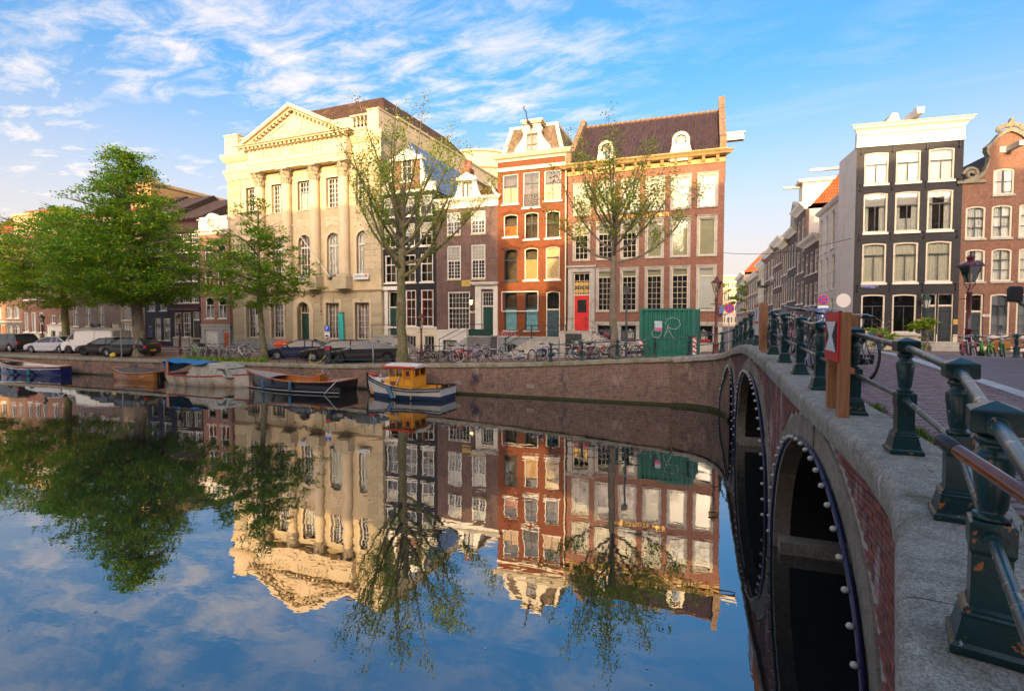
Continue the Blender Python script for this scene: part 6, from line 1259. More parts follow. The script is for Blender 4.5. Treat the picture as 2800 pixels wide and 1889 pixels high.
def railing(label, pts, zfun, closed_end=True):
    """pts: post positions; rails run from post to post"""
    o = thing('bridge_railing', label, 'railing', (*pts[0], zfun(*pts[0])), 0); inv = Matrix.Translation((-pts[0][0], -pts[0][1], -zfun(*pts[0])))
    for i, p in enumerate(pts):
        q = pts[min(i+1, len(pts)-1)]; r_ = pts[max(i-1, 0)]; a = math.atan2(q[1]-r_[1], q[0]-r_[0])
        P = link('post', PMESH, o, mtx=inv @ Matrix.Translation((*p, zfun(*p)+.004)) @ Matrix.Rotation(a, 4, 'Z')); link('post_shaft', TMESH, P); link('post_cap', cpm, P)
    for i in range(len(pts)-1):
        a, b = Vector((*pts[i], zfun(*pts[i]))), Vector((*pts[i+1], zfun(*pts[i+1]))); d = (b-a).normalized()
        for nm, h, r_ in (('top_rail', .885, .027), ('lower_rail', .45, .021)):
            A, B_ = a+Vector((0, 0, h)), b+Vector((0, 0, h)); m = MB().tube([A, B_], r_, 12); m.tube([A+d*.07, A+d*.10], r_*1.35, 12).tube([B_-d*.10, B_-d*.07], r_*1.35, 12); m.xf(inv).obj(nm, RGT, o, True)
    return o
NP = [(.66, 1.12), (1.06, 2.48), (1.458, 3.82), (1.61, 5.19), (1.59, 6.66), (1.575, 8.33), (1.555, 9.74), (1.53, 11.29), (1.50, 12.69), (1.47, 14.04), (1.44, 15.6), (1.41, 17.2), (1.38, 18.8), (1.35, 20.4), (1.32, 22.0), (1.29, 23.5), (.9, 24.95), (-.5, 25.98), (-2.1, 26.12), (-3.9, 26.12), (-5.7, 26.12), (-7.35, 26.12)]
railing('chipped dark green iron railing with turned posts along the bridge edge', NP, lambda x, y: zcope(Vector((x, y, 0))))
railing('dark green iron railing on the far side of the bridge road', [(10.3, 17.5), (10.3, 19.3), (10.3, 21.1), (10.3, 22.9), (10.3, 24.7), (10.7, 26.3), (12.4, 26.9), (14.4, 27.0), (16.4, 27.1), (18.4, 27.2), (20.4, 27.3)], lambda x, y: zdeck(8, min(y, 26))+.05)
# ------------------------------------------------------------------ bulb strings round the arches
TUBE = M('navy lighting tube', (.012, .016, .075), .35, .15, 6); BULB = M('milky bulb', (.55, .56, .48), .2, .12, 30, spec=.8)
bme = MB().ball((0, 0, 0), .031, 12, 8, 1.15, 1, 1).mesh('bulb', BULB, True); bcap = MB().lathe([(.02, -.03), (.026, .0), (.02, .012)], n=8).mesh('bulb_socket', TUBE, True)
for k, (a, b, h) in enumerate(ARCH):
    o = thing('bulb_string', 'navy tube with pale bulbs fixed round the %s arch of the bridge' % ('footway-end', 'tall middle', 'far quay-end')[k], 'bulb string', (xw((a+b)/2)-.06, (a+b)/2, .1), 0); inv = Matrix.Translation((-(xw((a+b)/2)-.06), -(a+b)/2, -.1))
    yy = [a+(b-a)*(.5-.5*math.cos(math.pi*i/60)) for i in range(61)]; P = [Vector((xw(y)-.075, y, (arch_z(min(max(y, a+1e-4), b-1e-4)) or .12)+.03)) for y in yy]; P = [Vector((P[0].x, a, -.2))]+P+[Vector((P[-1].x, b, -.2))]
    MB().tube(P, .027, 10).xf(inv).obj('tube', TUBE, o, True)
    L = [0.]
    for p, q in zip(P, P[1:]): L.append(L[-1]+(q-p).length)
    n = int(L[-1]/.30)
    for i in range(n):
        s_ = L[-1]*(i+.5)/n; p = Vector([float(np.interp(s_, L, [q[c] for q in P])) for c in range(3)])
        if p.z < .05: continue
        bl_ = link('bulb', bme, o, mtx=inv @ Matrix.Translation(p+Vector((-.052, 0, 0)))); link('bulb_socket', bcap, bl_, mtx=Matrix.Translation((.036, 0, 0)) @ Matrix.Rotation(R(-90), 4, 'Y'))
        if i % 3 == 1: 
            t_ = Vector([float(np.interp(s_+.05, L, [q[c] for q in P])) for c in range(3)]); m = MB().tube([p+(t_-p)*1.5, p+(t_-p)*2.1], .033, 8); m.xf(inv).obj('clip', TUBE, o)
# ------------------------------------------------------------------ trees
def tree(label, base, height, crown_r, z_first, seed, leaf_mat, n_limbs, leaves, leaf=.13, trunk_r=.3, shape='cone', bark=None, lean=(0, 0), up=.55, spray=1.0, leafspread=.55, name='canal_tree', droop=.0, forks=0, twigs=5, flat=.35, up2=None, fill=0):
    rg = random.Random(seed); nr = np.random.default_rng(seed); o = thing(name, label, 'tree', base, 0); tr = MB(); tips = []; z0 = z_first
    H = height; ax = lambda t: Vector((lean[0]*t+.12*math.sin(t*5+seed)*(0 if t < .15 else 1), lean[1]*t+.1*math.sin(t*4+seed*2)*(0 if t < .15 else 1), H*t))
    def rad(t): return trunk_r*(1-t)**.8+.02 + trunk_r*.5*max(0, .06-t)/.06
    top_t = .98 if shape != 'vase' else .66
    tr.tube([ax(t) for t in np.linspace(0, top_t, 14)], [rad(t) for t in np.linspace(0, top_t, 14)], 10)
    for i in range(int(8*trunk_r/.3)):    # burrs on the bark
        t = rg.uniform(.03, z0/H*1.1); a_ = rg.uniform(0, 6.28); p = ax(t); tr.ball((p.x+math.cos(a_)*rad(t)*.85, p.y+math.sin(a_)*rad(t)*.85, p.z), rad(t)*rg.uniform(.25, .5), 7, 5)
    def profile(f):   # crown radius at height fraction f of the crown
        if shape == 'cone': return float(np.interp(f, [0, .06, .16, .35, .55, .72, .86, .95, 1], [.22, .62, 1., .95, .74, .48, .31, .2, .06]))
        if shape == 'round': return max(.1, math.sqrt(max(0, 1-(2*f-.93)**2*1.05)))
        return .35+.75*f if f < .6 else .8-(f-.6)*1.1
    segs = []
    for i in range(n_limbs):
        f = (i+.5)/n_limbs; f = f**.85; zz = z0+(H*.97-z0)*f if shape != 'vase' else z0+(H*.60-z0)*f
        t = min(.97, zz/H); az = i*2.399+rg.uniform(-.4, .4); R_ = crown_r*profile(f)*rg.uniform(.8, 1.12); u_ = up*(1 if shape == 'vase' else (.35+.9*f)); p = ax(min(t, top_t)); r0 = min(rad(t)*(.62 if shape != 'vase' else .5), .05+.035*R_)
        if shape == 'vase': R_ = crown_r*rg.uniform(.65, 1.08)*(.42+.62*(1-f)); ht = (H-zz)*rg.uniform(.72, 1.0)*(.50+.5*f)
        else: ht = R_*u_
        pts = []; n = 7; bend = rg.uniform(-.5, .5)
        for k in range(n+1):
            s_ = k/n; rr = R_*(s_ if shape != 'vase' else s_**(.9 if ht > R_ else .7)); a_ = az+bend*s_*s_*.6; hz_ = ht*(s_**(1.3 if shape == 'vase' else .8))-droop*R_*s_*s_
            pts.append(p+Vector((math.cos(a_)*rr+.08*R_*math.sin(s_*5+i)*s_*.5, math.sin(a_)*rr+.08*R_*math.cos(s_*4+i)*s_*.5, hz_)))
        tr.tube(pts, [max(.012, r0*(1-.9*k/n)) for k in range(n+1)], 6); segs.append((pts, R_))
        for j in range(twigs):
            s_ = rg.uniform(.25, .97); k = min(n-1, int(s_*n)); q = pts[k].lerp(pts[k+1], s_*n-k); d = (pts[k+1]-pts[k]).normalized(); sd = d.cross(Vector((0, 0, 1))).normalized()*rg.choice((-1, 1)); L_ = R_*rg.uniform(.22, .48)*(1.15-s_*.6)
            e = q+(d*.6+sd*rg.uniform(.4, 1)+Vector((0, 0, (up2 if up2 is not None else .15)+rg.uniform(-.15, .3)))).normalized()*L_; mid = q.lerp(e, .5)+Vector((0, 0, .06*L_))
            tr.tube([q, mid, e], [max(.008, r0*.35*(1-s_*.6)), .012, .006], 4); segs.append(([q, mid, e], L_))
    TB = tr.obj('trunk', bark or BARK, o, True)
    # leaves: small bent blades in flat sprays along the twigs, or through the whole crown
    cen = []
    if fill:
        holes = [(rg.uniform(0, 6.28), rg.uniform(.05, .9), rg.uniform(.55, 1.0), rg.uniform(.5, 1.05)) for _ in range(int(fill*.08))]; hp_ = []
        for a_, f, q, r_ in holes: t = (z0+(H-z0)*f)/H; c = ax(min(t, 1)); R_ = crown_r*profile(f)*q; hp_.append((c.x+R_*math.cos(a_), c.y+R_*math.sin(a_), z0+(H-z0)*f, r_))
        while len(cen) < fill:
            f = rg.random(); R0 = profile(f)
            if rg.random() > R0*.95+.1: continue
            a_ = rg.uniform(0, 6.28); lob = 1+.17*math.sin(3*a_+f*9+seed)+.13*math.sin(5*a_-f*17); q = rg.random()**.42; R_ = crown_r*R0*q*lob; c = ax(min(1, (z0+(H-z0)*f)/H)); z = z0+(H-z0)*f-droop*R_*.9+rg.uniform(-.2, .2)
            x_, y_ = c.x+R_*math.cos(a_), c.y+R_*math.sin(a_)
            if any((x_-h[0])**2+(y_-h[1])**2+((z-h[2])*1.6)**2 < h[3]**2 for h in hp_): continue
            cen.append((x_, y_, z))
    W_ = [s[1] for s in segs]; tot = sum(W_)
    for pts, L_ in segs:
        if fill: break
        k = max(1, int(leaves/9*L_/tot)); lo = .3 if len(pts) > 3 else .15
        for _ in range(k):
            s_ = rg.uniform(lo, 1.03); q = s_*(len(pts)-1); i = min(len(pts)-2, int(q)); c = pts[i].lerp(pts[i+1], q-i); cen.append((c.x, c.y, c.z))
    cen = np.array(cen); cen = cen+nr.normal(0, 1, cen.shape)*np.array([leafspread*.5, leafspread*.5, leafspread*.22])*spray
    n = leaves; idx = nr.integers(0, len(cen), n); p = cen[idx]+nr.normal(0, 1, (n, 3))*np.array([.26, .26, .26*flat])*spray
    p = p[p[:, 2] > z0*.72]; n = len(p); s_ = leaf*nr.uniform(.65, 1.3, n)[:, None]
    az = nr.uniform(0, 2*np.pi, n); til = nr.normal(0, .45, n); rol = nr.normal(0, .5, n)
    dx = np.stack([np.cos(az)*np.cos(til), np.sin(az)*np.cos(til), np.sin(til)], 1); up_ = np.stack([np.sin(rol)*np.sin(az), -np.sin(rol)*np.cos(az), np.cos(rol)], 1); dy = np.cross(up_, dx); dy /= np.linalg.norm(dy, axis=1)[:, None]; nn = np.cross(dx, dy)
    V = np.stack([p-dx*s_*.5, p+dy*s_*.36-nn*s_*.06+dx*s_*.05, p+dx*s_*.55-nn*s_*.10, p-dy*s_*.36-nn*s_*.06+dx*s_*.05], 1).reshape(-1, 3)
    me = bpy.data.meshes.new('crown'); me.vertices.add(len(V)); me.vertices.foreach_set('co', V.ravel()); me.loops.add(4*n); me.loops.foreach_set('vertex_index', np.arange(4*n)); me.polygons.add(n); me.polygons.foreach_set('loop_start', np.arange(0, 4*n, 4)); me.polygons.foreach_set('loop_total', np.full(n, 4)); me.update(calc_edges=True); me.materials.append(leaf_mat)
    link('crown', me, o, kind='stuff'); return o
BARK = M('grey brown bark', (.20, .165, .12), .95, .35, 5, .8, 20, dirt=(.075, .085, .03), dscale=2.5, stretch=(1, 1, .3)); BARKM = M('mossy bark', (.20, .17, .10), .95, .4, 5, .8, 20, dirt=(.10, .12, .02), dscale=2.5, dlo=.45, dhi=.65)
LF = MLEAF('linden leaves', (.10, .24, .015), (.25, .44, .035), (.52, .44, .03), .10); LF2 = MLEAF('lime green leaves', (.15, .30, .018), (.30, .48, .035), (.60, .42, .03), .12); LF3 = MLEAF('elm leaves', (.16, .29, .018), (.36, .50, .04), (.50, .42, .03), .14)
def ground(u, v, y=None):
    """where the ray meets the quay"""
    d = ray(u, v); t_ = 20.
    for _ in range(60):
        p = CP+d*t_; t_ += (p.z-zg(p.x, max(26.3, p.y)))/-d.z*.9
    return CP+d*t_
def at_quay(u, y):   # a pixel column and a distance from the quay edge
    d = ray(u, 950); p = CP+d*(y/d.y); return Vector((p.x, p.y, zg(p.x, p.y)))
def hgt(u, v, p): d = ray(u, v); return (CP+d*(p.y/d.y)).z-p.z
p = at_quay(386, 28.0); tree('big leafy linden beside the black hatchback, tallest of the green trees', tuple(p), hgt(330, 412, p), 5.7, 4.3, 3, LF, 30, 68000, .175, .42, 'cone', lean=(-1.5, 0), up=.35, droop=.10, fill=1500, spray=1.2)
p = at_quay(183, 31.0); tree('leafy linden standing behind the white van', tuple(p), hgt(165, 570, p), 5.9, 4.2, 8, LF2, 24, 52000, .175, .32, 'round', up=.4, droop=.10, bark=BARKM, fill=1150, spray=1.2)
p = at_quay(-75, 29.5); tree('leafy linden reaching in from beyond the parked cars', tuple(p), 14.0, 5.0, 4.4, 12, LF, 22, 32000, .175, .4, 'round', up=.4, droop=.1, fill=620, spray=1.15)
p = at_quay(722, 28.2); tree('young linden with a mossy trunk in front of the columned building', tuple(p), hgt(700, 545, p), 3.5, 3.7, 21, LF, 24, 21000, .145, .20, 'cone', lean=(-.5, 0), up=.55, bark=BARKM, fill=420, droop=.0, spray=.85)
p = at_quay(1100, 27.6); tree('tall sparse elm with many rising limbs in front of the black house', tuple(p), hgt(1095, 330, p)*1.1, 6.3, 5.0, 5, LF3, 21, 14500, .115, .30, 'vase', up=.9, leafspread=.5, twigs=12, bark=BARKM, up2=.6, flat=.7, spray=.8)
p = at_quay(1680, 28.2); tree('sparse young elm in front of the red brick house', tuple(p), hgt(1640, 395, p)*1.12, 4.7, 5.0, 16, LF3, 18, 11500, .115, .21, 'vase', up=.9, leafspread=.5, twigs=11, up2=.55, flat=.7, spray=.8)
tree('small green tree at the far end of the side street', (10.2, 128, 1.35), 11.5, 3.2, 3, 44, LF, 14, 2600, .35, .25, 'round')
tree('small tree behind the brick house gable down the street', (5.5, 160, 1.35), 13, 3.6, 3, 45, LF2, 14, 2600, .4, .25, 'round')
# ------------------------------------------------------------------ boats
def hull(L, B, hb, hm, hs, d=.35, tr=.75, fl=.12, n=16, bow=.45, sec=None):
    """x from stern (0) to stem (L); returns builder of the shell and the sheer line"""
    st = []; sheer = []
    for i in range(n+1):
        s = i/n; b = B/2*(tr+(1-tr)*min(1, s/.4)**.7 if s < .4 else max(.012, (1-((s-.4)/.6)**(1.9))**(.8))); h = hm+(hb-hm)*max(0, (s-.35)/.65)**2+(hs-hm)*max(0, (.35-s)/.35)**1.6; xk = L*s+(bow*max(0, s-.8)/.2*.5)
        dd = d*(1-max(0, (s-.75)/.25)**2*.9)
        half = [(0, -dd), (b*.5, -dd*.85), (b*.86, -.05), (b*.95, h*.35), (b*(1+fl*.3), h*.75), (b*(1+fl*.35), h)]
        x_ = [L*s+(xk-L*s)*k for k in (0, .1, .3, .5, .8, 1)]
        st.append([(x_[k], -half[k][0]*1., half[k][1]) for k in range(5, -1, -1)]+[(x_[k], half[k][0], half[k][1]) for k in range(1, 6)]); sheer.append((x_[5], half[5][0], h))
    m = MB(); m.loft(st, False, False); m.quad(*st[0]); return m, sheer
def boat(label, u0, u1, y, mats, L=None, bow_left=True, z=0., **hk):
    a, b = on_y(u0, 1000, y).x, on_y(u1, 1000, y).x; L = b-a; o = thing('moored_boat', label, 'boat', (b if bow_left else a, y, z), math.pi if bow_left else 0)
    m, sh = hull(L, **hk); m.obj('hull', mats[0], o, True, ang=.8); inn = MB(); k = len(sh)
    z_f = .12
    inn.loft([[(p[0], -p[1]*.93, p[2]-.03), (p[0], -p[1]*.8, z_f), (p[0], p[1]*.8, z_f), (p[0], p[1]*.93, p[2]-.03)] for p in sh[:-1]], False, False); inn.obj('inner_hull', mats[1], o)
    g = MB(); g.tube([(p[0], -p[1], p[2]) for p in sh], .045, 6); g.tube([(p[0], p[1], p[2]) for p in sh], .045, 6); g.tube([(sh[0][0], -sh[0][1], sh[0][2]), (sh[0][0], sh[0][1], sh[0][2])], .045, 6); g.obj('gunwale', mats[2], o, True)
    return o, L, sh
def deck(o, sh, i0, i1, mat, name='foredeck', dz=.0):
    m = MB(); m.loft([[(p[0], -p[1]*.97, p[2]+dz), (p[0], 0, p[2]+dz+.05), (p[0], p[1]*.97, p[2]+dz)] for p in sh[i0:i1]], False, False); return m.obj(name, mat, o, True)
def fender(o, x, y, z, mat, L=.55, r=.09, tilt=0):
    f = MB().lathe([(.02, 0), (r, .08), (r, L-.08), (.02, L)], n=10).xf(Matrix.Translation((x, y, z)) @ Matrix.Rotation(tilt, 4, 'Y')).obj('fender', mat, o, True)
VARN = M('varnished wood', (.42, .13, .025), .3, .2, 2.5, coat=.4, stretch=(1, 6, 6)); VARN2 = M('honey varnish', (.55, .24, .05), .3, .2, 2.5, coat=.4, stretch=(1, 6, 6))
NAVY = M('navy hull paint', (.012, .02, .12), .25, .1, 2, coat=.3); BLKH = M('black hull paint', (.012, .012, .014), .22, .2, 2, coat=.4); CANV = M('grey canvas', (.10, .09, .085), .85, .3, 3, .4, 6)
FEND = M('blue fender', (.06, .16, .27), .5, .1, 3); FENT = M('teal fender', (.03, .22, .25), .5, .1, 3); WHT = M('white gelcoat', (.72, .70, .64), .4, .1, 2, dirt=(.4, .33, .2), dscale=2, dlo=.58, dhi=.8); ROPE = M('rope', (.5, .42, .28), .9); DECKG = M('grey deck paint', (.32, .32, .33), .7, .12, 3)
# blue sloop
o, L, sh = boat('blue sloop with a pale open interior and wooden rubbing strake', -8, 181, 24.4, (NAVY, WHT, VARN2), B=2.0, hb=1.05, hm=.62, hs=.70, tr=.35)
deck(o, sh, 12, 17, NAVY); MB().tube([(p[0], -p[1]-.02, p[2]-.16) for p in sh], .03, 5).tube([(p[0], p[1]+.02, p[2]-.16) for p in sh], .03, 5).obj('white_strake', WHT, o)
for x in (.6, 1.5, 2.2): MB().box(L*x/3-.12, L*x/3+.12, -.8, .8, .42, .47).obj('thwart', WHT, o)
for x in (.3, .52, .72): fender(o, L*x, .98, .0, FENT if x < .4 else FEND)
for i in range(4): MB().tube([(L*.72+i*.06, -.2, .5), (L*.45-i*.1, -.1-.1*i, .55)], .03, 5).obj('oar', VARN, o)
MB().lathe([(.12, 0), (.28, .0), (.30, .1), (.15, .12)], L*.3, .2, .45, 14).obj('coiled_rope', M('orange rope', (.5, .2, .06), .9), o, True)
# covered clinker boat
o, L, sh = boat('small honey-coloured clinker boat under a grey canvas cover', 313, 434, 24.7, (VARN2, CANV, VARN), B=1.5, hb=.76, hm=.5, hs=.58, tr=.5)
m = MB(); rr_ = []
for i, p in enumerate(sh[:-1]):
    s_ = i/15; hgt_ = .30*math.sin(math.pi*min(1, max(.02, s_*1.05)))+.04*math.sin(i*2.1); rr_.append([(p[0], -p[1]*1.05, p[2]-.1), (p[0], -p[1]*.6, p[2]+hgt_*.75+.03*math.sin(i*1.7)), (p[0], 0, p[2]+hgt_), (p[0], p[1]*.6, p[2]+hgt_*.75+.03*math.cos(i*1.9)), (p[0], p[1]*1.05, p[2]-.1+.03*math.sin(i*3))])
m.loft(rr_, False, False); m.obj('canvas_cover', CANV, o, True)
for k, zz in enumerate((.12, .26, .4)): MB().tube([(p[0], p[1]*(.97+.01*k), zz*p[2]/.5) for p in sh[:-1]], .014, 4).obj('plank_edge', VARN, o)
MB().box(-.3, -.02, -.15, .15, -.2, .55).obj('outboard_motor', BLKH, o); text('KDU 2', .14, WHITE, o, .55, .765, .3, rz=180, depth=.003)
# weathered cabin cruiser
OLD = M('weathered patchy hull', (.62, .56, .45), .6, .15, 1.5, dirt=(.36, .20, .08), dscale=1.3, dlo=.48, dhi=.66); SPAT = M('paint-spattered cabin', (.40, .38, .31), .75, .3, 9, .3, 20, dirt=(.18, .16, .10), dscale=4)
o, L, sh = boat('shabby white cabin cruiser with a paint-spattered cabin and blue tarpaulin', 486, 692, 24.3, (OLD, OLD, M('red rail paint', (.35, .03, .03), .5)), bow_left=False, B=2.1, hb=.85, hm=.62, hs=.62)
deck(o, sh, 8, 17, OLD)
m = MB(); x0, x1 = L*.28, L*.78; m.loft([[(x0, -.85, .6), (x0, .85, .6), (x1+.5, .8, .62), (x1+.5, -.8, .62)], [(x0+.35, -.72, 1.15), (x0+.35, .72, 1.15), (x1, .66, 1.18), (x1, -.66, 1.18)], [(x0+.9, -.58, 1.42), (x0+.9, .58, 1.42), (x1-.55, .52, 1.42), (x1-.55, -.52, 1.42)]]); m.obj('cabin', SPAT, o)
for y0 in (-1, 1): MB().quad((x1-.75, y0*.73, .78), (x1+.12, y0*.785, .74), (x1-.08, y0*.71, 1.1), (x1-.7, y0*.7, 1.12)).obj('cabin_window', GLASSD_, o)
MB().quad((x1+.34, -.72, .76), (x1+.34, .72, .76), (x1+.06, .66, 1.12), (x1+.06, -.66, 1.12)).obj('windscreen', GLASSD_, o)
rgx = random.Random(3)
for i in range(26): MB().box(0, .05, -.01, .01, 0, .04).xf(Matrix.Translation((rgx.uniform(x0+.5, x1-.2), -.80+.12*rgx.random(), rgx.uniform(.75, 1.05)))).obj('paint_blot', M('blot %d' % (i % 5), [(.6, .05, .04), (.05, .2, .5), (.7, .5, .05), (.7, .7, .65), (.05, .3, .15)][i % 5], .7), o) if i < 15 else None
TARP = M('blue tarpaulin', (.03, .22, .50), .5, .2, 3, .4, 5); m = MB(); pts = []
for i in range(9): t_ = i/8; pts.append([(L*(-.02+.55*t_), -.95+.0*i, 1.45+.05*math.sin(i*1.7)-.1*t_), (L*(-.02+.55*t_), -.2, 1.62+.04*math.sin(i*2.3)-.1*t_), (L*(-.02+.55*t_), .7, 1.45+.06*math.sin(i)-.1*t_)])
m.loft(pts, False, False); m.loft([[(L*-.02, -.95, 1.45), (L*-.02, .7, 1.45)], [(L*.02, -.9, .75), (L*.02, .2, .9)], [(L*.16, -.9, 1.43), (L*.16, .7, 1.43)]], False, False); m.obj('tarpaulin', TARP, o, True)
MB().box(L*.03, L*.06, -.95, -.89, .6, 1.45).obj('tarp_post', VARN, o)
q = on_z(531, 1047, .02); o = thing('surfboard_raft', 'old white surfboard floating beside the cabin cruiser with crates on it', 'surfboard', (q.x, q.y, 0), R(-4))
MB().loft([[(x_, -w_, .04), (x_, 0, -.02), (x_, w_, .04), (x_, 0, .12)] for x_, w_ in ((-1.55, .02), (-1.35, .22), (-.8, .34), (0, .38), (.8, .34), (1.35, .2), (1.55, .02))]).obj('board', WHT, o, True)
for i, c_ in enumerate((DECKG, BLKH, FEND)): MB().box(-.6+.45*i, -.2+.45*i, -.22, .2, .11, .24+.06*i).obj('crate', c_, o)
MB().box(-.75, -.45, -.02, .02, .1, .55).obj('blue_bin', FEND, o)
# black launch
o, L, sh = boat('long black launch with varnished interior and steering wheel', 682, 953, 24.2, (BLKH, VARN, VARN), B=2.0, hb=1.08, hm=.62, hs=.74, tr=.8)
deck(o, sh, 11, 17, DECKG); deck(o, sh, 0, 3, DECKG, 'aft_deck')
for s_ in (-1, 1): MB().box(L*.2, L*.62, s_*.6-.16, s_*.6+.16, .35, .42).obj('side_bench', VARN, o)
MB().box(L*.2, L*.66, -.5, .5, .13, .17).obj('floor_board', VARN2, o); MB().box(L*.24, L*.30, -.35, .3, .15, 1.0).obj('console', VARN, o)
m = MB().tube([(L*.22, .0+.24*math.cos(a), 1.12+.24*math.sin(a)) for a in np.linspace(0, 6.28, 17)[:-1]], .018, 6, closed=True)
for k in range(3): a = k*2.09; m.tube([(L*.22, 0, 1.12), (L*.22, .24*math.cos(a), 1.12+.24*math.sin(a))], .012, 5)
m.obj('steering_wheel', STEEL, o, True); MB().tube([(p[0], p[1]*.99+.01, .1) for p in sh], .025, 5).tube([(p[0], -p[1]*.99-.01, .1) for p in sh], .025, 5).obj('rubbing_strip', M('pale strip', (.5, .47, .4), .5), o)
for x in (.43, .70): fender(o, L*x, 1.13, .1, FEND, .6, .08)
MB().tube([(0, 1.0, .8), (L*.12, .98, .05)], .03, 5).obj('transom_trim', WHT, o)
MB().box(L*.48, L*.5, -.1, .2, .45, .55).obj('yellow_cushion', M('yellow cushion', (.7, .45, .03), .7), o)
# yellow tug
YEL = M('yellow cabin paint', (.78, .36, .03), .35, .06, 2, coat=.3); YELD = M('orange wood door', (.55, .18, .02), .4, .15, 3)
def two_tone(name, top, low, zsplit):
    m, t, b = _mat(name); g = N(t, 'ShaderNodeNewGeometry'); s = N(t, 'ShaderNodeSeparateXYZ'); t.links.new(g.outputs['Position'], s.inputs[0])
    c = mixc(t, mrange(t, s.outputs[2], zsplit-.01, zsplit+.01), (*low, 1), (*top, 1)); t.links.new(c, b.inputs['Base Color']); b.inputs['Roughness'].default_value = .35; return m
o, L, sh = boat('little yellow-cabined tug with a white hull and blue waterline', 1014, 1226, 24.1, (two_tone('white and blue hull', (.70, .69, .64), (.02, .05, .11), .24), YEL, BLKH), B=2.2, hb=1.05, hm=.58, hs=.66, tr=.8)
deck(o, sh, 10, 17, WHT); deck(o, sh, 0, 6, YEL, 'aft_deck', -.08); MB().tube([(p[0], p[1]+.02, p[2]-.12) for p in sh], .03, 5).tube([(p[0], -p[1]-.02, p[2]-.12) for p in sh], .03, 5).obj('rubbing_strake', BLKH, o)
MB().tube([(L*1.0, 0, -.2), (L*1.045, 0, .6), (L*1.05, 0, 1.2)], .06, 6).obj('stem_post', BLKH, o); MB().loft([[(L*.94, -.2, 1.06), (L*.94, .2, 1.06), (L*1.03, .03, 1.12), (L*1.03, -.03, 1.12)], [(L*.94, -.2, 1.12), (L*.94, .2, 1.12), (L*1.03, .03, 1.18), (L*1.03, -.03, 1.18)]]).obj('red_bow_cap', RED, o)
x0, x1 = L*.36, L*.66; CB = MB().loft([[(x0, -.72, .5), (x1, -.72, .5), (x1, .72, .5), (x0, .72, .5)], [(x0, -.70, 1.0), (x1, -.70, 1.0), (x1, .70, 1.0), (x0, .70, 1.0)]]).obj('cabin', YEL, o)
MB().loft([[(x1, -.62, .5), (L*.82, -.5, .55), (L*.82, .5, .55), (x1, .62, .5)], [(x1, -.6, .98), (L*.80, -.45, .95), (L*.80, .45, .95), (x1, .6, .98)]]).obj('fore_cabin', YEL, o); MB().loft([[(x1, -.62, .98), (L*.81, -.47, .95), (L*.81, .47, .95), (x1, .62, .98)], [(x1, -.6, 1.03), (L*.80, -.45, 1.0), (L*.80, .45, 1.0), (x1, .6, 1.03)]]).obj('fore_cabin_top', WHT, o)
zt, zb = 1.66, 1.0
for sd in (-1, 1):
    m = MB(); holed_wall(m, x0, x1, zb, zt, [(x0+.08, x0+.52, zb-.3, zt-.1), (x0+.62, x0+.62+(x1-x0-.7)*.46, zb+.18, zt-.12, .06), (x0+.66+(x1-x0-.7)*.5, x1-.06, zb+.18, zt-.12, .06)], 0, .05); m.xf(Matrix.Translation((0, sd*.70, 0))); m.obj('wheelhouse_side', YEL, o)
    MB().box(x0+.09, x0+.51, sd*.69-.01, sd*.69+.01, .55, zt-.1).obj('door', YELD, o); MB().box(x0+.2, x0+.4, sd*.69-.015, sd*.69+.015, zb+.2, zt-.22).obj('door_window', GLASSD_, o)
for xx in (x0, x1):
    m = MB(); holed_wall(m, -.7, .7, zb, zt, [(-.58, -.06, zb+.18, zt-.12), (.06, .58, zb+.18, zt-.12)], 0, .05); m.xf(Matrix.Translation((xx, 0, 0)) @ Matrix.Rotation(R(90), 4, 'Z')); m.obj('wheelhouse_end', YEL, o)
m = MB(); m.quad((x0+.6, -.68, zb+.1), (x1-.02, -.68, zb+.1), (x1-.02, -.68, zt-.1), (x0+.6, -.68, zt-.1)); m.obj('pane', GLASS, o); m = MB(); m.quad((x0+.6, .68, zb+.1), (x1-.02, .68, zb+.1), (x1-.02, .68, zt-.1), (x0+.6, .68, zt-.1)); m.obj('pane', GLASS, o)
m = MB(); m.loft([[(x0-.22+(x1-x0+.55)*i/6, -.8, zt+.02+.03*math.sin(math.pi*i/6)), (x0-.22+(x1-x0+.55)*i/6, 0, zt+.14+.03*math.sin(math.pi*i/6)), (x0-.22+(x1-x0+.55)*i/6, .8, zt+.02+.03*math.sin(math.pi*i/6)), (x0-.22+(x1-x0+.55)*i/6, .8, zt-.04), (x0-.22+(x1-x0+.55)*i/6, -.8, zt-.04)] for i in range(7)]); m.obj('roof', WHT, o)
MB().box(x1+.3, x1+.36, -.82, .82, zt-.06, zt+.05).box(x0-.2, x1+.3, -.83, -.79, zt-.05, zt+.04).box(x0-.2, x1+.3, .79, .83, zt-.05, zt+.04).obj('red_roof_trim', M('red orange trim', (.55, .06, .02), .4), o)
MB().lathe([(.09, 0), (.11, .015), (.09, .03)], n=14).xf(Matrix.Translation((L*.76, .56, .78)) @ Matrix.Rotation(R(-90), 4, 'X')).obj('porthole', BLKH, o); MB().box(x1-.55, x1-.1, .725, .745, .72, .9).obj('name_board', M('brown board', (.2, .06, .02), .5), o); text('HENRI', .1, BRASS, o, x1-.32, .75, .81, rz=180, depth=.003)
fender(o, L*.55, 1.12, .02, FEND, .75, .11, .5); MB().tube([(L*.52, .74, 1.2), (L*.53, 1.05, .7), (L*.53, 1.14, .1)], .035, 6).obj('rope', ROPE, o, True); MB().tube([(L*.33, 1.12, .62), (L*.33, 1.14, .05)], .03, 6).obj('rope', ROPE, o, True)
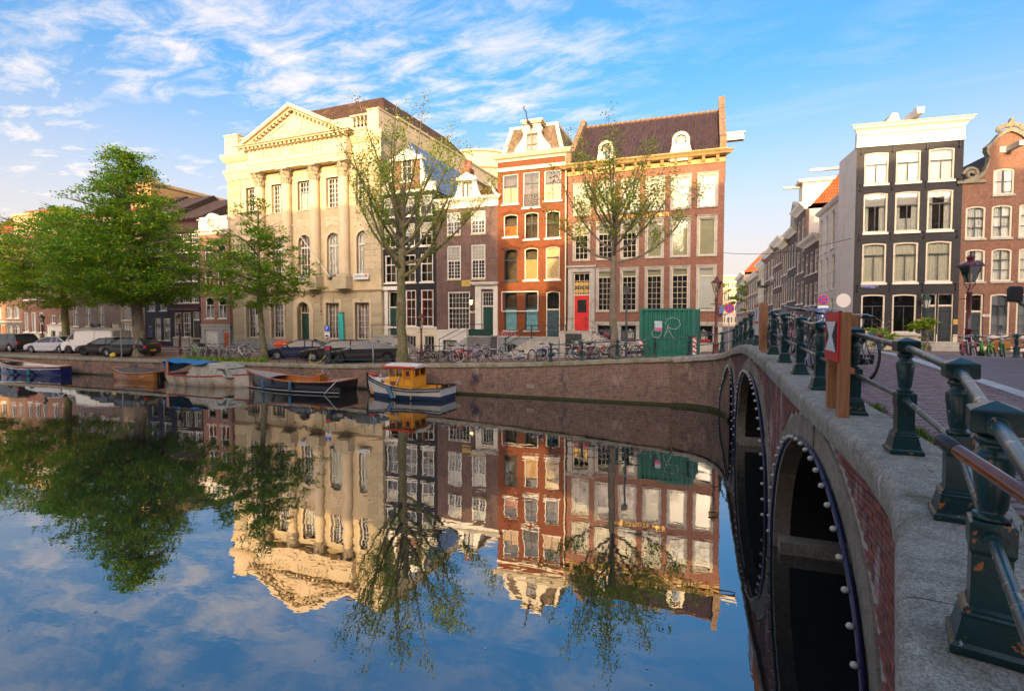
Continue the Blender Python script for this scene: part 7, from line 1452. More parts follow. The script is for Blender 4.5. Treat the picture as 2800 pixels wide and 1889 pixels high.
MB().box(.1, .35, -.15, .15, .6, .78).lathe([(.04, 0), (.04, .25)], .5, .3, .6, 8).obj('bollard', BLKH, o); MB().ball((L*.83, .2, 1.08), .1).obj('bow_lamp', STEEL, o, True)
# ------------------------------------------------------------------ cars
def paint(name, c): return M(name, c, .3, .05, 1, coat=.45, spec=.4)
CGL = M('car glass', (.035, .045, .05), .06, .2, 2, spec=.45); TYRE = M('tyre', (.018, .018, .018), .8); RIM = M('alloy rim', (.45, .45, .47), .3, .1, 4, metal=.7); RIMD = M('dark alloy rim', (.09, .09, .1), .3, .1, 4, metal=.6); LAMP = M('head lamp', (.6, .62, .64), .1, .1, 5); TAIL = M('tail lamp', (.45, .02, .02), .15); PLATE = M('yellow plate', (.75, .48, .02), .5); TRIM = M('black plastic', (.02, .02, .022), .6)
SHAPE = {  # belt line, bottom, glasshouse (rear foot, roof rear, roof front, screen foot)
 'sedan': ([(-.5, .55), (-.485, .66), (-.3, .675), (.2, .655), (.38, .58), (.47, .50), (.5, .40)], (-.40, -.20, .03, .24)),
 'fast': ([(-.5, .55), (-.48, .68), (-.35, .68), (.2, .64), (.36, .56), (.47, .45), (.5, .36)], (-.46, -.12, .02, .26)),
 'wagon': ([(-.5, .5), (-.49, .64), (-.3, .66), (.2, .64), (.38, .56), (.47, .48), (.5, .38)], (-.49, -.40, .05, .24)),
 'hatch': ([(-.5, .5), (-.49, .64), (-.3, .68), (.22, .64), (.40, .54), (.48, .45), (.5, .36)], (-.49, -.36, .06, .32)),
 'suv': ([(-.5, .5), (-.49, .64), (-.3, .66), (.2, .63), (.42, .56), (.48, .50), (.5, .38)], (-.49, -.40, .06, .24)),
 'van': ([(-.5, .4), (-.498, .58), (-.3, .58), (.25, .57), (.42, .50), (.48, .42), (.5, .30)], (-.498, -.485, .20, .38))}
def car(label, kind, L, W, H, pt, u, y, head, rim=RIM, plate=True, name='parked_car', loc=None, rack=False, z=None):
    q = at_quay(u, y) if loc is None else Vector(loc); o = thing(name, label, 'van' if kind == 'van' else 'car', tuple(q), R(head), 'cars parked along the quay' if loc is None else None)
    belt, gh = SHAPE[kind]; clr = .16 if kind != 'van' else .2; r = (.315 if kind not in ('suv', 'van') else .345); wx = (-.30*L, .315*L); xs_ = sorted({*[b[0]*L for b in belt], *[w_+k for w_ in wx for k in (-r*1.15, -r*.8, 0, r*.8, r*1.15)], *np.linspace(-.46*L, .46*L, 13)})
    zt = lambda x: float(np.interp(x, [b[0]*L for b in belt], [b[1]*H for b in belt]))
    def wl(x): e = abs(x)/(L/2); return W/2*(1-.10*max(0, (e-.78)/.22)**2.2-.02*e)
    rg_ = []
    for x in xs_:
        z1, w_ = zt(x), wl(x); z0 = clr+(.1*max(0, (abs(x)/(L/2)-.88)/.12)); a = 0.
        for wc in wx:
            if abs(x-wc) < r*1.16: a = max(a, math.sqrt(max(0, (r*1.16)**2-(x-wc)**2))+r-.02)
        zs = max(z0, a)
        rg_.append([(x, -w_*.90, max(z0, min(zs, z1-.1))), (x, -w_*.985, min(max(z0+.08, zs+.01), z1-.06)), (x, -w_, min(max(.42*H, zs+.03), z1-.04)), (x, -w_*.97, z1-.03), (x, -w_*.86, z1), (x, 0, z1+.035), (x, w_*.86, z1), (x, w_*.97, z1-.03), (x, w_, min(max(.42*H, zs+.03), z1-.04)), (x, w_*.985, min(max(z0+.08, zs+.01), z1-.06)), (x, w_*.90, max(z0, min(zs, z1-.1)))])
    MB().loft(rg_, True, True).obj('body', pt, o, True, ang=.7)
    xr, rr_, rf, xf_ = [g*L for g in gh]; zr = H; wt = W/2*(.74 if kind != 'van' else .86)
    def gs(x, k, w0, w1, t): return [(x, -w0, zt(x)-.03), (x, -(w0*(1-t)+w1*t), zt(x)-.03+(zr-zt(x))*t), (x, w0*(1-t)+w1*t, zt(x)-.03+(zr-zt(x))*t), (x, w0, zt(x)-.03)]
    stn = [(xr, .03), (xr+(rr_-xr)*.5, .60), (rr_, .97), ((rr_+rf)/2, 1.), (rf, .96), (rf+(xf_-rf)*.55, .47), (xf_, .03)]; wb = W/2*.93; G_ = [gs(x, 0, wb, wt*1.0, t) for x, t in stn]
    van = kind == 'van'; MB().loft(G_, False, False).obj('glasshouse' if not van else 'upper_body', CGL if not van else pt, o, True, ang=.35)
    rf_ = [[(x, -wt*(1.0 if 0 < i < 4 else .97), zr-.035-(.02 if i in (0, 4) else 0)), (x, 0, zr+.02-(.02 if i in (0, 4) else 0)), (x, wt*(1. if 0 < i < 4 else .97), zr-.035-(.02 if i in (0, 4) else 0))] for i, x in enumerate(np.linspace(rr_-.03*L, rf+.02*L, 5))]; MB().loft(rf_, False, False).obj('roof', pt, o, True)
    for sd in (-1, 1):
        ed = [(g[0][0], sd*abs(g[1][1])*1.012, g[1][2]) for g in G_]; ed[0] = (xr, sd*wb, zt(xr)); ed[-1] = (xf_, sd*wb, zt(xf_)); m = MB().tube(ed, .035, 5)
        for xx in ((rr_+rf)/2-.02*L, rr_ if kind in ('hatch', 'wagon', 'suv') else rr_-.02*L): m.tube([(xx, sd*(wb+.004), zt(xx)-.02), (xx, sd*(wt+.01), zr-.05)], .04, 4)
        m.obj('pillar', pt if kind != 'fast' else STEEL, o, True)
        MB().ball((xf_-.09*L, sd*(W/2+.07), zt(xf_)+.08), .10, 8, 6, .6, 1, .7).obj('wing_mirror', pt, o, True)
        MB().loft([[(L*.455, sd*W*.28, zt(L*.455)-.14), (L*.455, sd*W*.43, zt(L*.455)-.13), (L*.43, sd*W*.478, zt(L*.43)-.06), (L*.44, sd*W*.30, zt(L*.44)-.0)], [(L*.497, sd*W*.26, .46*H), (L*.478, sd*W*.42, .47*H), (L*.45, sd*W*.468, .50*H), (L*.47, sd*W*.29, zt(L*.47)-.01)]]).obj('headlight', LAMP, o)
        MB().box(-L*.505, -L*.47, sd*W*.40-.10, sd*W*.40+.10, .46*H, .60*H).obj('tail_light', TAIL, o)
        if van: MB().quad((xf_-.16*L, sd*(wb*.992+.01), zt(0)+.06), (xf_-.02*L, sd*(wb+.008), zt(0)+.06), (rf+.06*L, sd*(wt+.03), zr*.90), (xf_-.16*L, sd*(wt+.025), zr*.90)).obj('side_window', CGL, o)
        m = MB().tube([(-.2*L, sd*(wl(-.2*L)+.002), .62*zt(0)), (.2*L, sd*(wl(.2*L)+.002), .60*zt(0))], .012, 4).obj('door_trim', TRIM, o)
        for xx in (-.03*L, -.17*L): MB().box(xx-.09, xx+.09, sd*wl(xx)-.02, sd*wl(xx)+.025, zt(xx)-.17, zt(xx)-.14).obj('door_handle', pt, o)
        for wc in wx:
            T = MB().lathe([(r*.62, -.1), (r*.95, -.1), (r, -.06), (r, .06), (r*.95, .1), (r*.62, .1)], n=20, caps=False).xf(Matrix.Translation((wc, sd*(W/2-.12), r)) @ Matrix.Rotation(R(90), 4, 'X')).obj('wheel', TYRE, o, True)
            m = MB().lathe([(.0, 0), (r*.16, 0.005), (r*.2, -.02), (r*.64, -.03)], n=16, caps=False)
            for k in range(7): a = k*2*math.pi/7; m.tube([(0, 0, .012), (r*.62*math.cos(a), r*.62*math.sin(a), .012)], .026, 4)
            m.xf(Matrix.Translation((wc, sd*(W/2-.035), r)) @ Matrix.Rotation(R(-90*sd), 4, 'X')); m.obj('rim', rim, T)
            MB().lathe([(r*1.16, 0), (0.01, 0)], n=18, caps=False).xf(Matrix.Translation((wc, sd*(W/2-.26), r)) @ Matrix.Rotation(R(90), 4, 'X')).obj('wheel_well', TRIM, o)
    MB().box(L*.485, L*.503, -W*.25, W*.25, .34*H if not van else .22*H, .44*H if not van else .34*H).obj('grille', TRIM, o); MB().box(L*.42, L*.49, -W*.42, W*.42, clr, clr+.14).obj('lower_bumper', TRIM, o)
    if plate:
        for sx in (-1, 1): MB().box(sx*L*.506-.006, sx*L*.506+.006, -.26, .26, .30*H, .30*H+.11).obj('number_plate', PLATE, o)
    if van:
        MB().quad((xf_-.005*L, -wb*.9, zt(xf_)+.06), (xf_-.005*L, wb*.9, zt(xf_)+.06), (rf+.035*L, wt*.95, zr*.93), (rf+.035*L, -wt*.95, zr*.93)).obj('windscreen', CGL, o); MB().box(L*.44, L*.50, -W*.46, W*.46, .2, .42*H).obj('bumper', TRIM, o)
    if rack:
        for sx in (-.35, -.1, .12): MB().tube([(sx*L, -wt, H), (sx*L, -wt, H+.12), (sx*L, wt, H+.12), (sx*L, wt, H)], .02, 5).obj('roof_bar', STEEL, o)
        for sd in (-.6, -.2, .3): MB().tube([(-.42*L, sd, H+.15), (.2*L, sd, H+.15)], .03, 5).obj('ladder_rail', STEEL, o)
    return o
PBLK = paint('black car paint', (.010, .011, .013)); PBLU = paint('dark blue car paint', (.012, .018, .06)); PSIL = paint('silver car paint', (.50, .52, .55)); PWHI = paint('white van paint', (.68, .66, .62)); PDKG = paint('dark grey car paint', (.025, .028, .035))
car('dark grey estate at the end of the parked row beyond the suv', 'wagon', 4.5, 1.8, 1.48, PDKG, -45, 30.5, 184)
car('dark suv with red tail lights parked facing away from the bridge', 'suv', 4.5, 1.85, 1.62, PDKG, 32, 28.6, 182)
car('silver sedan half hidden behind the front of the white van', 'sedan', 4.6, 1.8, 1.43, PSIL, 152, 28.9, 192)
v = car('white delivery van with a roof rack and small logo on its side', 'van', 5.3, 1.95, 1.98, PWHI, 262, 29.6, 190, RIMD, rack=True)
MB().box(-1.55, -1.42, .985, .99, 1.22, 1.35).obj('red_logo', RED, v); MB().box(-1.72, -1.57, .985, .99, 1.15, 1.28).obj('blue_logo', M('sky blue print', (.1, .4, .7), .5), v); MB().box(-1.55, -1.42, .985, .99, 1.08, 1.2).obj('blue_logo', M('deep blue print', (.05, .15, .5), .5), v)
car('black saloon with dark wheels squeezed in behind the black hatchback', 'sedan', 4.4, 1.75, 1.42, PBLK, 296, 28.5, 196, RIMD)
car('black hatchback with silver wheels beside the big tree trunk', 'hatch', 4.1, 1.72, 1.47, PBLK, 356, 28.1, 191)
car('dark blue sedan parked nose to the canal beside the mail box', 'sedan', 4.5, 1.75, 1.42, PBLU, 822, 30.2, 208)
car('black estate car plugged into the charging post', 'wagon', 4.9, 1.85, 1.46, PBLK, 925, 29.9, 208, RIM)
car('black fastback with large alloy wheels beside the tall elm', 'fast', 4.95, 1.95, 1.43, PBLK, 1003, 29.0, 204, RIMD)
car('black van on the bridge road whose wing mirror reaches into view', 'van', 4.8, 1.9, 2.0, PBLK, 0, 0, 90, loc=(8.55, 13.6, zdeck(8, 13.6)+.01), name='parked_van')
MB().tube([(7.62, 15.6, 4.5), (7.3, 15.8, 4.4), (7.14, 15.9, 4.6)], .03, 6).box(6.98, 7.26, 15.84, 15.98, 4.57, 4.95).obj('x', TRIM) if False else None
vm = bpy.data.objects['parked_van']; iv = Matrix.Rotation(R(-90), 4, 'Z') @ Matrix.Translation((-8.55, -13.6, -zdeck(8, 13.6)-.01))
q = on_y(2776, 804, 15.9); MB().tube([(7.65, 15.6, 4.4), (q.x+.2, 15.85, q.z-.32), (q.x, 15.9, q.z-.15)], .03, 6).xf(iv).obj('mirror_arm', TRIM, vm, True)
MB().loft([[(q.x-.14*k, 15.9+dy, q.z-.19*k), (q.x+.14*k, 15.9+dy, q.z-.19*k), (q.x+.15*k, 15.9+dy, q.z+.15*k), (q.x+.08*k, 15.9+dy, q.z+.19*k), (q.x-.1*k, 15.9+dy, q.z+.19*k), (q.x-.15*k, 15.9+dy, q.z+.12*k)] for k, dy in ((.85, -.06), (1, -.02), (1, .04), (.9, .07))]).xf(iv).obj('long_mirror', TRIM, vm, True)
# ------------------------------------------------------------------ bicycles
RUB = M('bicycle tyre', (.025, .024, .022), .8); RUBW = M('cream tyre', (.55, .52, .45), .8); SPK = M('spokes', (.35, .35, .36), .4, .1, 4, metal=.6)
def wheel_mesh(r, tyre):
    t = MB().tube([(r*math.cos(a), 0, r*math.sin(a)) for a in np.linspace(0, 2*math.pi, 25)[:-1]], .021, 6, closed=True).mesh('wheel', tyre, True)
    s = MB().tube([(.91*r*math.cos(a), 0, .91*r*math.sin(a)) for a in np.linspace(0, 2*math.pi, 21)[:-1]], .010, 4, closed=True)
    for k in range(10): a = k*math.pi/5; s.tube([(0, .02*(-1)**k, 0), (r*.92*math.cos(a), 0, r*.92*math.sin(a))], .0035, 3, False)
    s.tube([(0, -.05, 0), (0, .05, 0)], .022, 6); return t, s.mesh('spokes', SPK)
def bike_proto(label, frame_c, tyre=RUB, basket=False, lady=False, crate=None):
    fm_ = M('frame paint', frame_c, .3, .1, 4, coat=.3); o = thing('bicycle', label, 'bicycle', (0, 0, 0)); r = .34; tm_, sm_ = wheel_mesh(r, tyre)
    rx, fx_, bb = -.52, .56, (-.06, .30)
    for x in (rx, fx_): W_ = link('wheel', tm_, o, mtx=Matrix.Translation((x, 0, r))); link('spokes', sm_, W_)
    hd, seat = (.38, .86), (-.20, .82); m = MB()
    m.tube([(bb[0], 0, bb[1]), (seat[0], 0, seat[1])], .017, 6).tube([(bb[0], 0, bb[1]), (.43, 0, .62)], .02, 6).tube([(.46, 0, .55), (hd[0], 0, hd[1])], .021, 6)
    if lady: m.tube([(-.11, 0, .45), (.2, 0, .52), (.40, 0, .74)], .018, 6)
    else: m.tube([(seat[0]+.02, 0, .78), (hd[0], 0, .80)], .018, 6)
    for s_ in (-1, 1): m.tube([(rx, s_*.05, r), (bb[0], s_*.03, bb[1])], .011, 5).tube([(rx, s_*.05, r), (seat[0], s_*.02, .74)], .010, 5)
    m.obj('frame', fm_, o, True)
    m = MB()
    for s_ in (-1, 1): m.tube([(fx_, s_*.05, r), (.50, s_*.05, .55), (.455, s_*.02, .62)], .012, 5)
    m.obj('fork', fm_, o, True)
    MB().tube([(hd[0], 0, hd[1]), (.34, 0, 1.02)], .014, 6).tube([(.12, -.30, 1.02), (.28, -.26, 1.06), (.36, -.1, 1.04), (.36, .1, 1.04), (.28, .26, 1.06), (.12, .30, 1.02)], .013, 6).obj('handlebar', STEEL, o, True)
    for s_ in (-1, 1): MB().tube([(.22, s_*.285, 1.04), (.10, s_*.305, 1.015)], .018, 6).obj('grip', BLACK, o, True)
    MB().tube([(seat[0], 0, seat[1]), (-.23, 0, .95)], .012, 6).obj('seat_post', STEEL, o); MB().loft([[(-.36, -.10, .96), (-.36, .10, .96), (-.36, .09, 1.0), (-.36, -.09, 1.0)], [(-.22, -.06, .96), (-.22, .06, .96), (-.22, .05, 1.0), (-.22, -.05, 1.0)], [(-.06, -.02, .97), (-.06, .02, .97), (-.06, .015, 1.), (-.06, -.015, 1.)]]).obj('saddle', BLACK, o, True)
    for cx, a0_, a1_ in ((rx, .35, 2.7), (fx_, .9, 2.9)):
        a = np.linspace(a0_, a1_, 10); MB().loft([[(cx+(r+.035)*math.cos(q), -.028, r+(r+.035)*math.sin(q)), (cx+(r+.045)*math.cos(q), 0, r+(r+.045)*math.sin(q)), (cx+(r+.035)*math.cos(q), .028, r+(r+.035)*math.sin(q))] for q in a], False, False).obj('mudguard', fm_ if lady else BLACK, o, True)
    MB().prism([(rx-.07, r-.07), (bb[0]+.08, bb[1]-.1), (bb[0]+.1, bb[1]+.08), (rx-.07, r+.07)], -.055, -.035).obj('chain_case', BLACK, o); MB().tube([(bb[0], -.08, bb[1]), (bb[0]+.1, -.08, bb[1]-.13), (bb[0]+.1, -.18, bb[1]-.13)], .01, 5).tube([(bb[0], .08, bb[1]), (bb[0]-.1, .08, bb[1]+.13), (bb[0]-.1, .18, bb[1]+.13)], .01, 5).obj('crank', STEEL, o)
    MB().tube([(rx-.2, -.06, .74), (-.25, -.06, .74)], .007, 4).tube([(rx-.2, .06, .74), (-.25, .06, .74)], .007, 4).tube([(rx, .07, r), (rx-.05, .06, .74)], .007, 4).tube([(rx, -.07, r), (rx-.05, -.06, .74)], .007, 4).obj('carrier', STEEL, o)
    MB().tube([(rx+.14, .05, .30), (rx+.02, .17, .01)], .009, 5).obj('kickstand', STEEL, o); MB().ball((.45, 0, .86), .045, 8, 6).obj('lamp', LAMP, o, True); MB().box(rx-.27, rx-.24, -.03, .03, .66, .72).obj('rear_lamp', TAIL, o)
    if basket: MB().box(.42, .72, -.2, .2, .82, 1.06).obj('front_basket', BLACK, o)
    if crate: 
        for s_ in (-1, 1): MB().loft([[(rx-.2, s_*.09, .38), (rx+.16, s_*.09, .38), (rx+.16, s_*.24, .40), (rx-.2, s_*.24, .40)], [(rx-.22, s_*.08, .72), (rx+.18, s_*.08, .72), (rx+.18, s_*.26, .72), (rx-.22, s_*.26, .72)]]).obj('pannier', crate, o)
    kids(o); return o
PB = dict(black=bike_proto('', (.015, .015, .017)), lady=bike_proto('', (.02, .02, .022), lady=True, basket=True), white=bike_proto('', (.62, .60, .55), lady=True), red=bike_proto('', (.5, .03, .02)), blue=bike_proto('', (.04, .10, .32), lady=True), green=bike_proto('', (.18, .62, .04), lady=True), silver=bike_proto('', (.38, .39, .40)), orange=bike_proto('', (.65, .12, .02), lady=True), whitewheel=bike_proto('', (.45, .05, .05), RUBW, lady=True), brown=bike_proto('', (.06, .045, .04)), pannier=bike_proto('', (.10, .45, .10), crate=M('orange pannier', (.70, .30, .05), .7)))
used = set()
def bike(kind, label, group, loc, rz, lean=0., scale=None):
    if kind not in used:
        used.add(kind); o = PB[kind]; o.location = loc; o.rotation_euler = (R(lean), 0, R(rz)); o['label'] = label; o['group'] = group; return o
    return dup(PB[kind], loc, 0, label, group, rot=(R(lean), 0, R(rz)))
LQ, RQ = 'bicycles parked in the racks beside the pink house', 'bicycles parked along the quay below the houses'
def qbike(kind, u, y, rz, label, group, lean=4): p = at_quay(u, y); bike(kind, label, group, (p.x, p.y, p.z), rz, lean)
DBL = {'black': 'black bicycle in the row of racks near the pink house', 'silver': 'silver grey bicycle in the row of racks near the pink house'}
for i, (u, k) in enumerate(((520, 'black'), (541, 'silver'), (560, 'black'), (580, 'black'), (598, 'silver'), (613, 'black'), (628, 'silver'), (646, 'black'), (668, 'black'))):
    qbike(k, u, 29.4+(i % 3)*.5, 170+(i*37 % 40)-20, DBL[k], LQ, (-1)**i*5)
qbike('green', 536, 29.2, 170, 'bright green bicycle in the racks beside the lamp post', LQ); qbike('lady', 566, 28.9, 186, 'black bicycle with a front basket in the racks', LQ)
qbike('white', 661, 27.9, 172, 'white bicycle standing at the end of the quay racks', LQ); qbike('black', 738, 30.0, 4, 'black bicycle standing between the young linden and the mail box', LQ)
BL2 = 'black city bicycle along the quay below the brick houses'; SL2 = 'silver grey bicycle along the quay below the brick houses'
for i, (u, y, k, rz) in enumerate(((1160, 28.2, 'black', 205), (1180, 28.6, 'black', 195), (1228, 28.4, 'black', 245), (1252, 28.8, 'black', 70), (1262, 28.6, 'black', 110), (1328, 28.6, 'black', 255), (1385, 29.2, 'black', 200), (1468, 28.6, 'silver', 250), (1486, 28.8, 'black', 75), (1577, 28.3, 'silver', 235), (1594, 28.6, 'black', 215), (1645, 28.7, 'black', 160), (1712, 27.8, 'black', 178), (1730, 27.9, 'black', 182))):
    qbike(k, u, y, rz, BL2 if k == 'black' else SL2, RQ, (-1)**i*6)
qbike('lady', 1192, 28.9, 188, 'black bicycle with a front basket leaning beside the quay lamp', RQ); qbike('whitewheel', 1279, 28.0, 205, 'red bicycle with cream tyres among the quay bicycles', RQ, 8); qbike('red', 1258, 27.9, 250, 'bright red bicycle turned end-on among the quay bicycles', RQ)
qbike('blue', 1302, 28.6, 262, 'blue bicycle against a steel hoop below the brown house', RQ); qbike('blue', 1500, 28.3, 240, 'blue bicycle with a pink saddle cover below the orange house', RQ); qbike('orange', 1625, 28.3, 30, 'orange bicycle leaning into the tangle below the red door', RQ, 12); qbike('silver', 1652, 27.9, 205, 'white silver bicycle beside the young elm trunk', RQ)
p = at_quay(1402, 27.4); bike('white', 'white bicycle lying fallen on the quay', RQ, (p.x, p.y, p.z+.12), 178, 62)
p = at_quay(1612, 27.5); bike('red', 'red bicycle fallen against the others near the red door stoop', RQ, (p.x, p.y, p.z+.08), 215, 42)
zb_ = lambda x, y: zdeck(x, y)+.02
BG_ = 'bicycles leaning on the bridge railing'
for x, y, k, rz, ln, lb in ((2.0, 10.5, 'brown', 97, 9, 'dark brown bicycle against the bridge railing nearest the hourglass sign'), (1.98, 11.6, 'black', 92, 8, 'black bicycle against the bridge railing beside the dark brown one'), (2.0, 13.9, 'red', 88, 9, 'red bicycle against the middle of the bridge railing'), (2.35, 12.3, 'silver', 95, 5, 'silver bicycle leaning against the others on the bridge'), (2.3, 9.9, 'lady', 100, 6, 'black bicycle with a front basket on the bridge footway')): bike(k, lb, BG_, (x, y, zb_(x, y)), rz, ln)
for i in range(7): y = 17.6+i*.85; x = edge_x(min(y, 23.4))+.55; bike(('black', 'silver', 'black', 'blue', 'black', 'silver', 'black')[i], '%s bicycle on the far slope of the bridge railing' % ('black', 'silver grey', 'black', 'blue', 'black', 'silver grey', 'black')[i], BG_, (x, y, zb_(x, y)), 60+i*9, 6)
GR = 'bicycles parked beside the crowned lantern'
for x, y, k, rz, lb in ((9.4, 24.3, 'red', 255, 'red bicycle parked end-on beside the crowned lantern'), (9.7, 24.6, 'silver', 262, 'silver bicycle parked end-on beside the crowned lantern'), (10.0, 24.2, 'green', 265, 'green bicycle parked beside the crowned lantern'), (10.25, 23.6, 'pannier', 250, 'green bicycle with large orange panniers beside the far railing')): bike(k, lb, GR, (x, y, zb_(8, y)), rz, 5)
bike('black', 'black bicycle leaning on the far railing at the edge of view', GR, (9.75, 20.3, zb_(8, 20.3)), 80, 6)
# ------------------------------------------------------------------ bicycle hoops
hoop = MB().tube([(-.3, 0, -.05), (-.3, 0, .68), (-.24, 0, .75), (.24, 0, .75), (.3, 0, .68), (.3, 0, -.05)], .022, 6).mesh('hoop', STEEL, True)
hoop2 = MB().tube([(-.3, 0, -.05), (-.33, 0, .5), (-.2, 0, .74), (.1, 0, .76), (.26, 0, .6), (.12, 0, .3), (.05, 0, .05), (.25, 0, -.05)], .022, 6).mesh('hoop', STEEL, True)
for us, y, me, lb in ((range(498, 705, 19), 28.1, hoop2, 'curved galvanised bicycle stand in the quay rack near the pink house'), ((1216, 1246, 1308, 1352, 1462, 1512, 1546, 1618), 28.0, hoop, 'square steel bicycle hoop on the quay below the brick houses')):
    for u in us:
        p = at_quay(u, y); tag(link('bike_stand', me, None, (p.x, p.y, p.z), R(20)), lb, 'bike rack', 'bicycle stands on the quay')
# ------------------------------------------------------------------ street lamps
LPG = M('lamp post maroon', (.12, .035, .03), .5, .2, 4); LGL = MGLASS('lamp glass', (.95, .9, .75), .12)
def street_lamp(label, loc, h, mat=LPG, crown=False, s=1.):
    o = thing('street_lamp', label, 'street lamp', tuple(loc), R(20)); k = h-1.05*s
    MB().lathe([(.19*s, 0), (.19*s, .12), (.15*s, .18), (.14*s, .5), (.17*s, .56), (.10*s, .66), (.085*s, k*.45), (.11*s, k*.46), (.07*s, k*.48), (.055*s, k*.9), (.08*s, k*.92), (.09*s, k*.95), (.05*s, k*.98), (.05*s, k)], n=12).obj('post', mat, o, True, ang=1.)
    MB().tube([(-.3*s, 0, k*.86), (.3*s, 0, k*.86)], .018*s, 6).obj('ladder_bar', mat, o); m = MB()
    for j in range(4): a = math.pi/4+j*math.pi/2; m.tube([(.05*s*math.cos(a), .05*s*math.sin(a), k-.02), (.14*s*math.cos(a), .14*s*math.sin(a), k+.12*s), (.12*s*math.cos(a), .12*s*math.sin(a), k+.2*s), (.27*s*math.cos(a), .27*s*math.sin(a), k+.68*s)], .014*s, 5)
    m.polyl([(.10*s, k+.18*s), (.10*s, k+.21*s)]).obj('lantern_frame', mat, o); MB().polyl([(.085*s, k+.2*s), (.19*s, k+.68*s)]).obj('lantern_glass', LGL, o); MB().lathe([(.03*s, 0), (.05*s, .08*s), (.05*s, .25*s), (.0, .3*s)], 0, 0, k+.22*s, 8).obj('bulb', M('frosted bulb', (.7, .66, .55), .4), o, True)
    c = MB()
    if crown:
        c.polyl([(.25*s, k+.68*s), (.26*s, k+.72*s), (.16*s, k+.84*s), (.08*s, k+.88*s)]).lathe([(.08*s, k+.86*s), (.10*s, k+.92*s), (.12*s, k+1.0*s), (.06*s, k+1.05*s), (.02*s, k+1.1*s), (.035*s, k+1.14*s), (.0, k+1.2*s)], n=10)
        for j in range(8): a = j*math.pi/4+math.pi/8; q = .27*s*(1 if j % 2 else 1.0); c.ball((q*1.15*math.cos(a), q*1.15*math.sin(a), k+.76*s), .035*s, 6, 4)
    else: c.lathe([(.28*s, k+.66*s), (.27*s, k+.70*s), (.12*s, k+.82*s), (.08*s, k+.88*s), (.09*s, k+.92*s), (.03*s, k+.97*s), (.0, k+1.03*s)], n=12)
    c.obj('lantern_roof', mat, o, True, ang=.7); return o
street_lamp('maroon street lamp standing in the bicycle racks before the aubergine house', at_quay(492, 31.5), 3.5); street_lamp('dark red street lamp on the quay before the black house', at_quay(1152, 31), 3.25); street_lamp('maroon street lamp behind the quay railing at the red brick house corner', at_quay(1957, 28.3), 4.05)
street_lamp('maroon street lamp behind the parked silver sedan', at_quay(117, 33), 3.5); street_lamp('dark red lantern with a crown finial beside the scrolled gable house', (9.75, 25.0, zb_(8, 25)), 4.2, M('oxblood lamp paint', (.085, .012, .014), .35, .15, 4, coat=.3), True, 1.2)
# ------------------------------------------------------------------ signs, posts, boxes
BLUE = M('sign blue', (.01, .10, .55), .4, .03, 2); SGR = M('sign red', (.65, .02, .03), .4, .03, 2); SGW = M('sign white', (.80, .80, .80), .4, .03, 2); GALV = M('grey sign pole', (.30, .31, .32), .5, .1, 5); WOOD = M('oiled timber post', (.42, .19, .08), .7, .25, 5, stretch=(8, 8, .6), dirt=(.2, .09, .04), dscale=3)
def disc(r, y, mat, name, o, z, n=28, sx=1): return MB().lathe([(0.001, 0), (r, 0), (r, .012), (0.001, .012)], n=n).xf(Matrix.Translation((0, y, z)) @ Matrix.Rotation(R(90), 4, 'X')).obj(name, mat, o)
def pole_sign(name, label, loc, rz, h, r=.035): o = thing(name, label, 'sign', tuple(loc), R(rz)); MB().tube([(0, 0, 0), (0, 0, h)], r, 8).obj('pole', GALV, o, True); return o
def no_stop(o, z, r=.3):
    disc(r, -.05, SGR, 'red_disc', o, z); disc(r*.82, -.063, BLUE, 'blue_disc', o, z)
    for a in (45, -45): MB().box(-r*.84, r*.84, -.082, -.077, -.045*r/.3, .045*r/.3).xf(Matrix.Translation((0, 0 if a > 0 else -.001, z)) @ Matrix.Rotation(R(a), 4, 'Y')).obj('red_bar', SGR, o)
q = on_y(1994, 843, 36); o = pole_sign('no_stopping_sign', 'round blue and red no-stopping sign on a pole at the red brick house corner', (q.x, 36, zg(q.x, 36)), 10, q.z-zg(q.x, 36)+.32); zz = q.z-zg(q.x, 36); no_stop(o, zz); MB().box(-.22, .22, -.06, -.045, zz-.56, zz-.38).obj('text_plate', SGW, o); text('10-18 h', .1, BLACK, o, 0, -.064, zz-.47, depth=.002)
q = on_y(2250, 820, 36.5); gz_s = zg(q.x, 36.5); o = pole_sign('no_stopping_sign', 'no-stopping disc above a blue one-way arrow sign before the pale stucco house', (q.x, 36.5, gz_s), 12, q.z-gz_s+.32); zz = q.z-gz_s; no_stop(o, zz)
MB().box(-.3, .3, -.06, -.045, zz-.48, zz-.36).obj('text_plate', SGW, o); MB().box(-.34, .34, -.06, -.045, zz-1.14, zz-.52).obj('arrow_plate', BLUE, o); MB().prism([(-.07, zz-1.05), (.07, zz-1.05), (.07, zz-.82), (.2, zz-.82), (0, zz-.58), (-.2, zz-.82), (-.07, zz-.82)], -.072, -.066).obj('white_arrow', SGW, o)
MB().box(-.32, .32, -.06, -.045, zz-1.46, zz-1.18).obj('exception_plate', SGW, o); text('uitgezonderd', .09, BLACK, o, 0, -.064, zz-1.24, depth=.002)
for x0 in (-.16, .14):
    for dx in (-.06, .06): MB().tube([(x0+dx+.045*math.cos(a), -.066, zz-1.38+.045*math.sin(a)) for a in np.linspace(0, 6.28, 13)[:-1]], .006, 4, closed=True).obj('bicycle_symbol', BLACK, o)
q = on_y(2303, 822, 38); o = pole_sign('traffic_mirror', 'round white traffic mirror on a post by the charcoal corner house', (q.x+.05, 38.1, zg(q.x, 38)), 15, q.z-zg(q.x, 38)+.1); disc(.46, -.06, GALV, 'mirror_rim', o, q.z-zg(q.x, 38)); disc(.43, -.075, M('pale mirror face', (.62, .60, .56), .25, .03, 1), 'mirror_face', o, q.z-zg(q.x, 38))
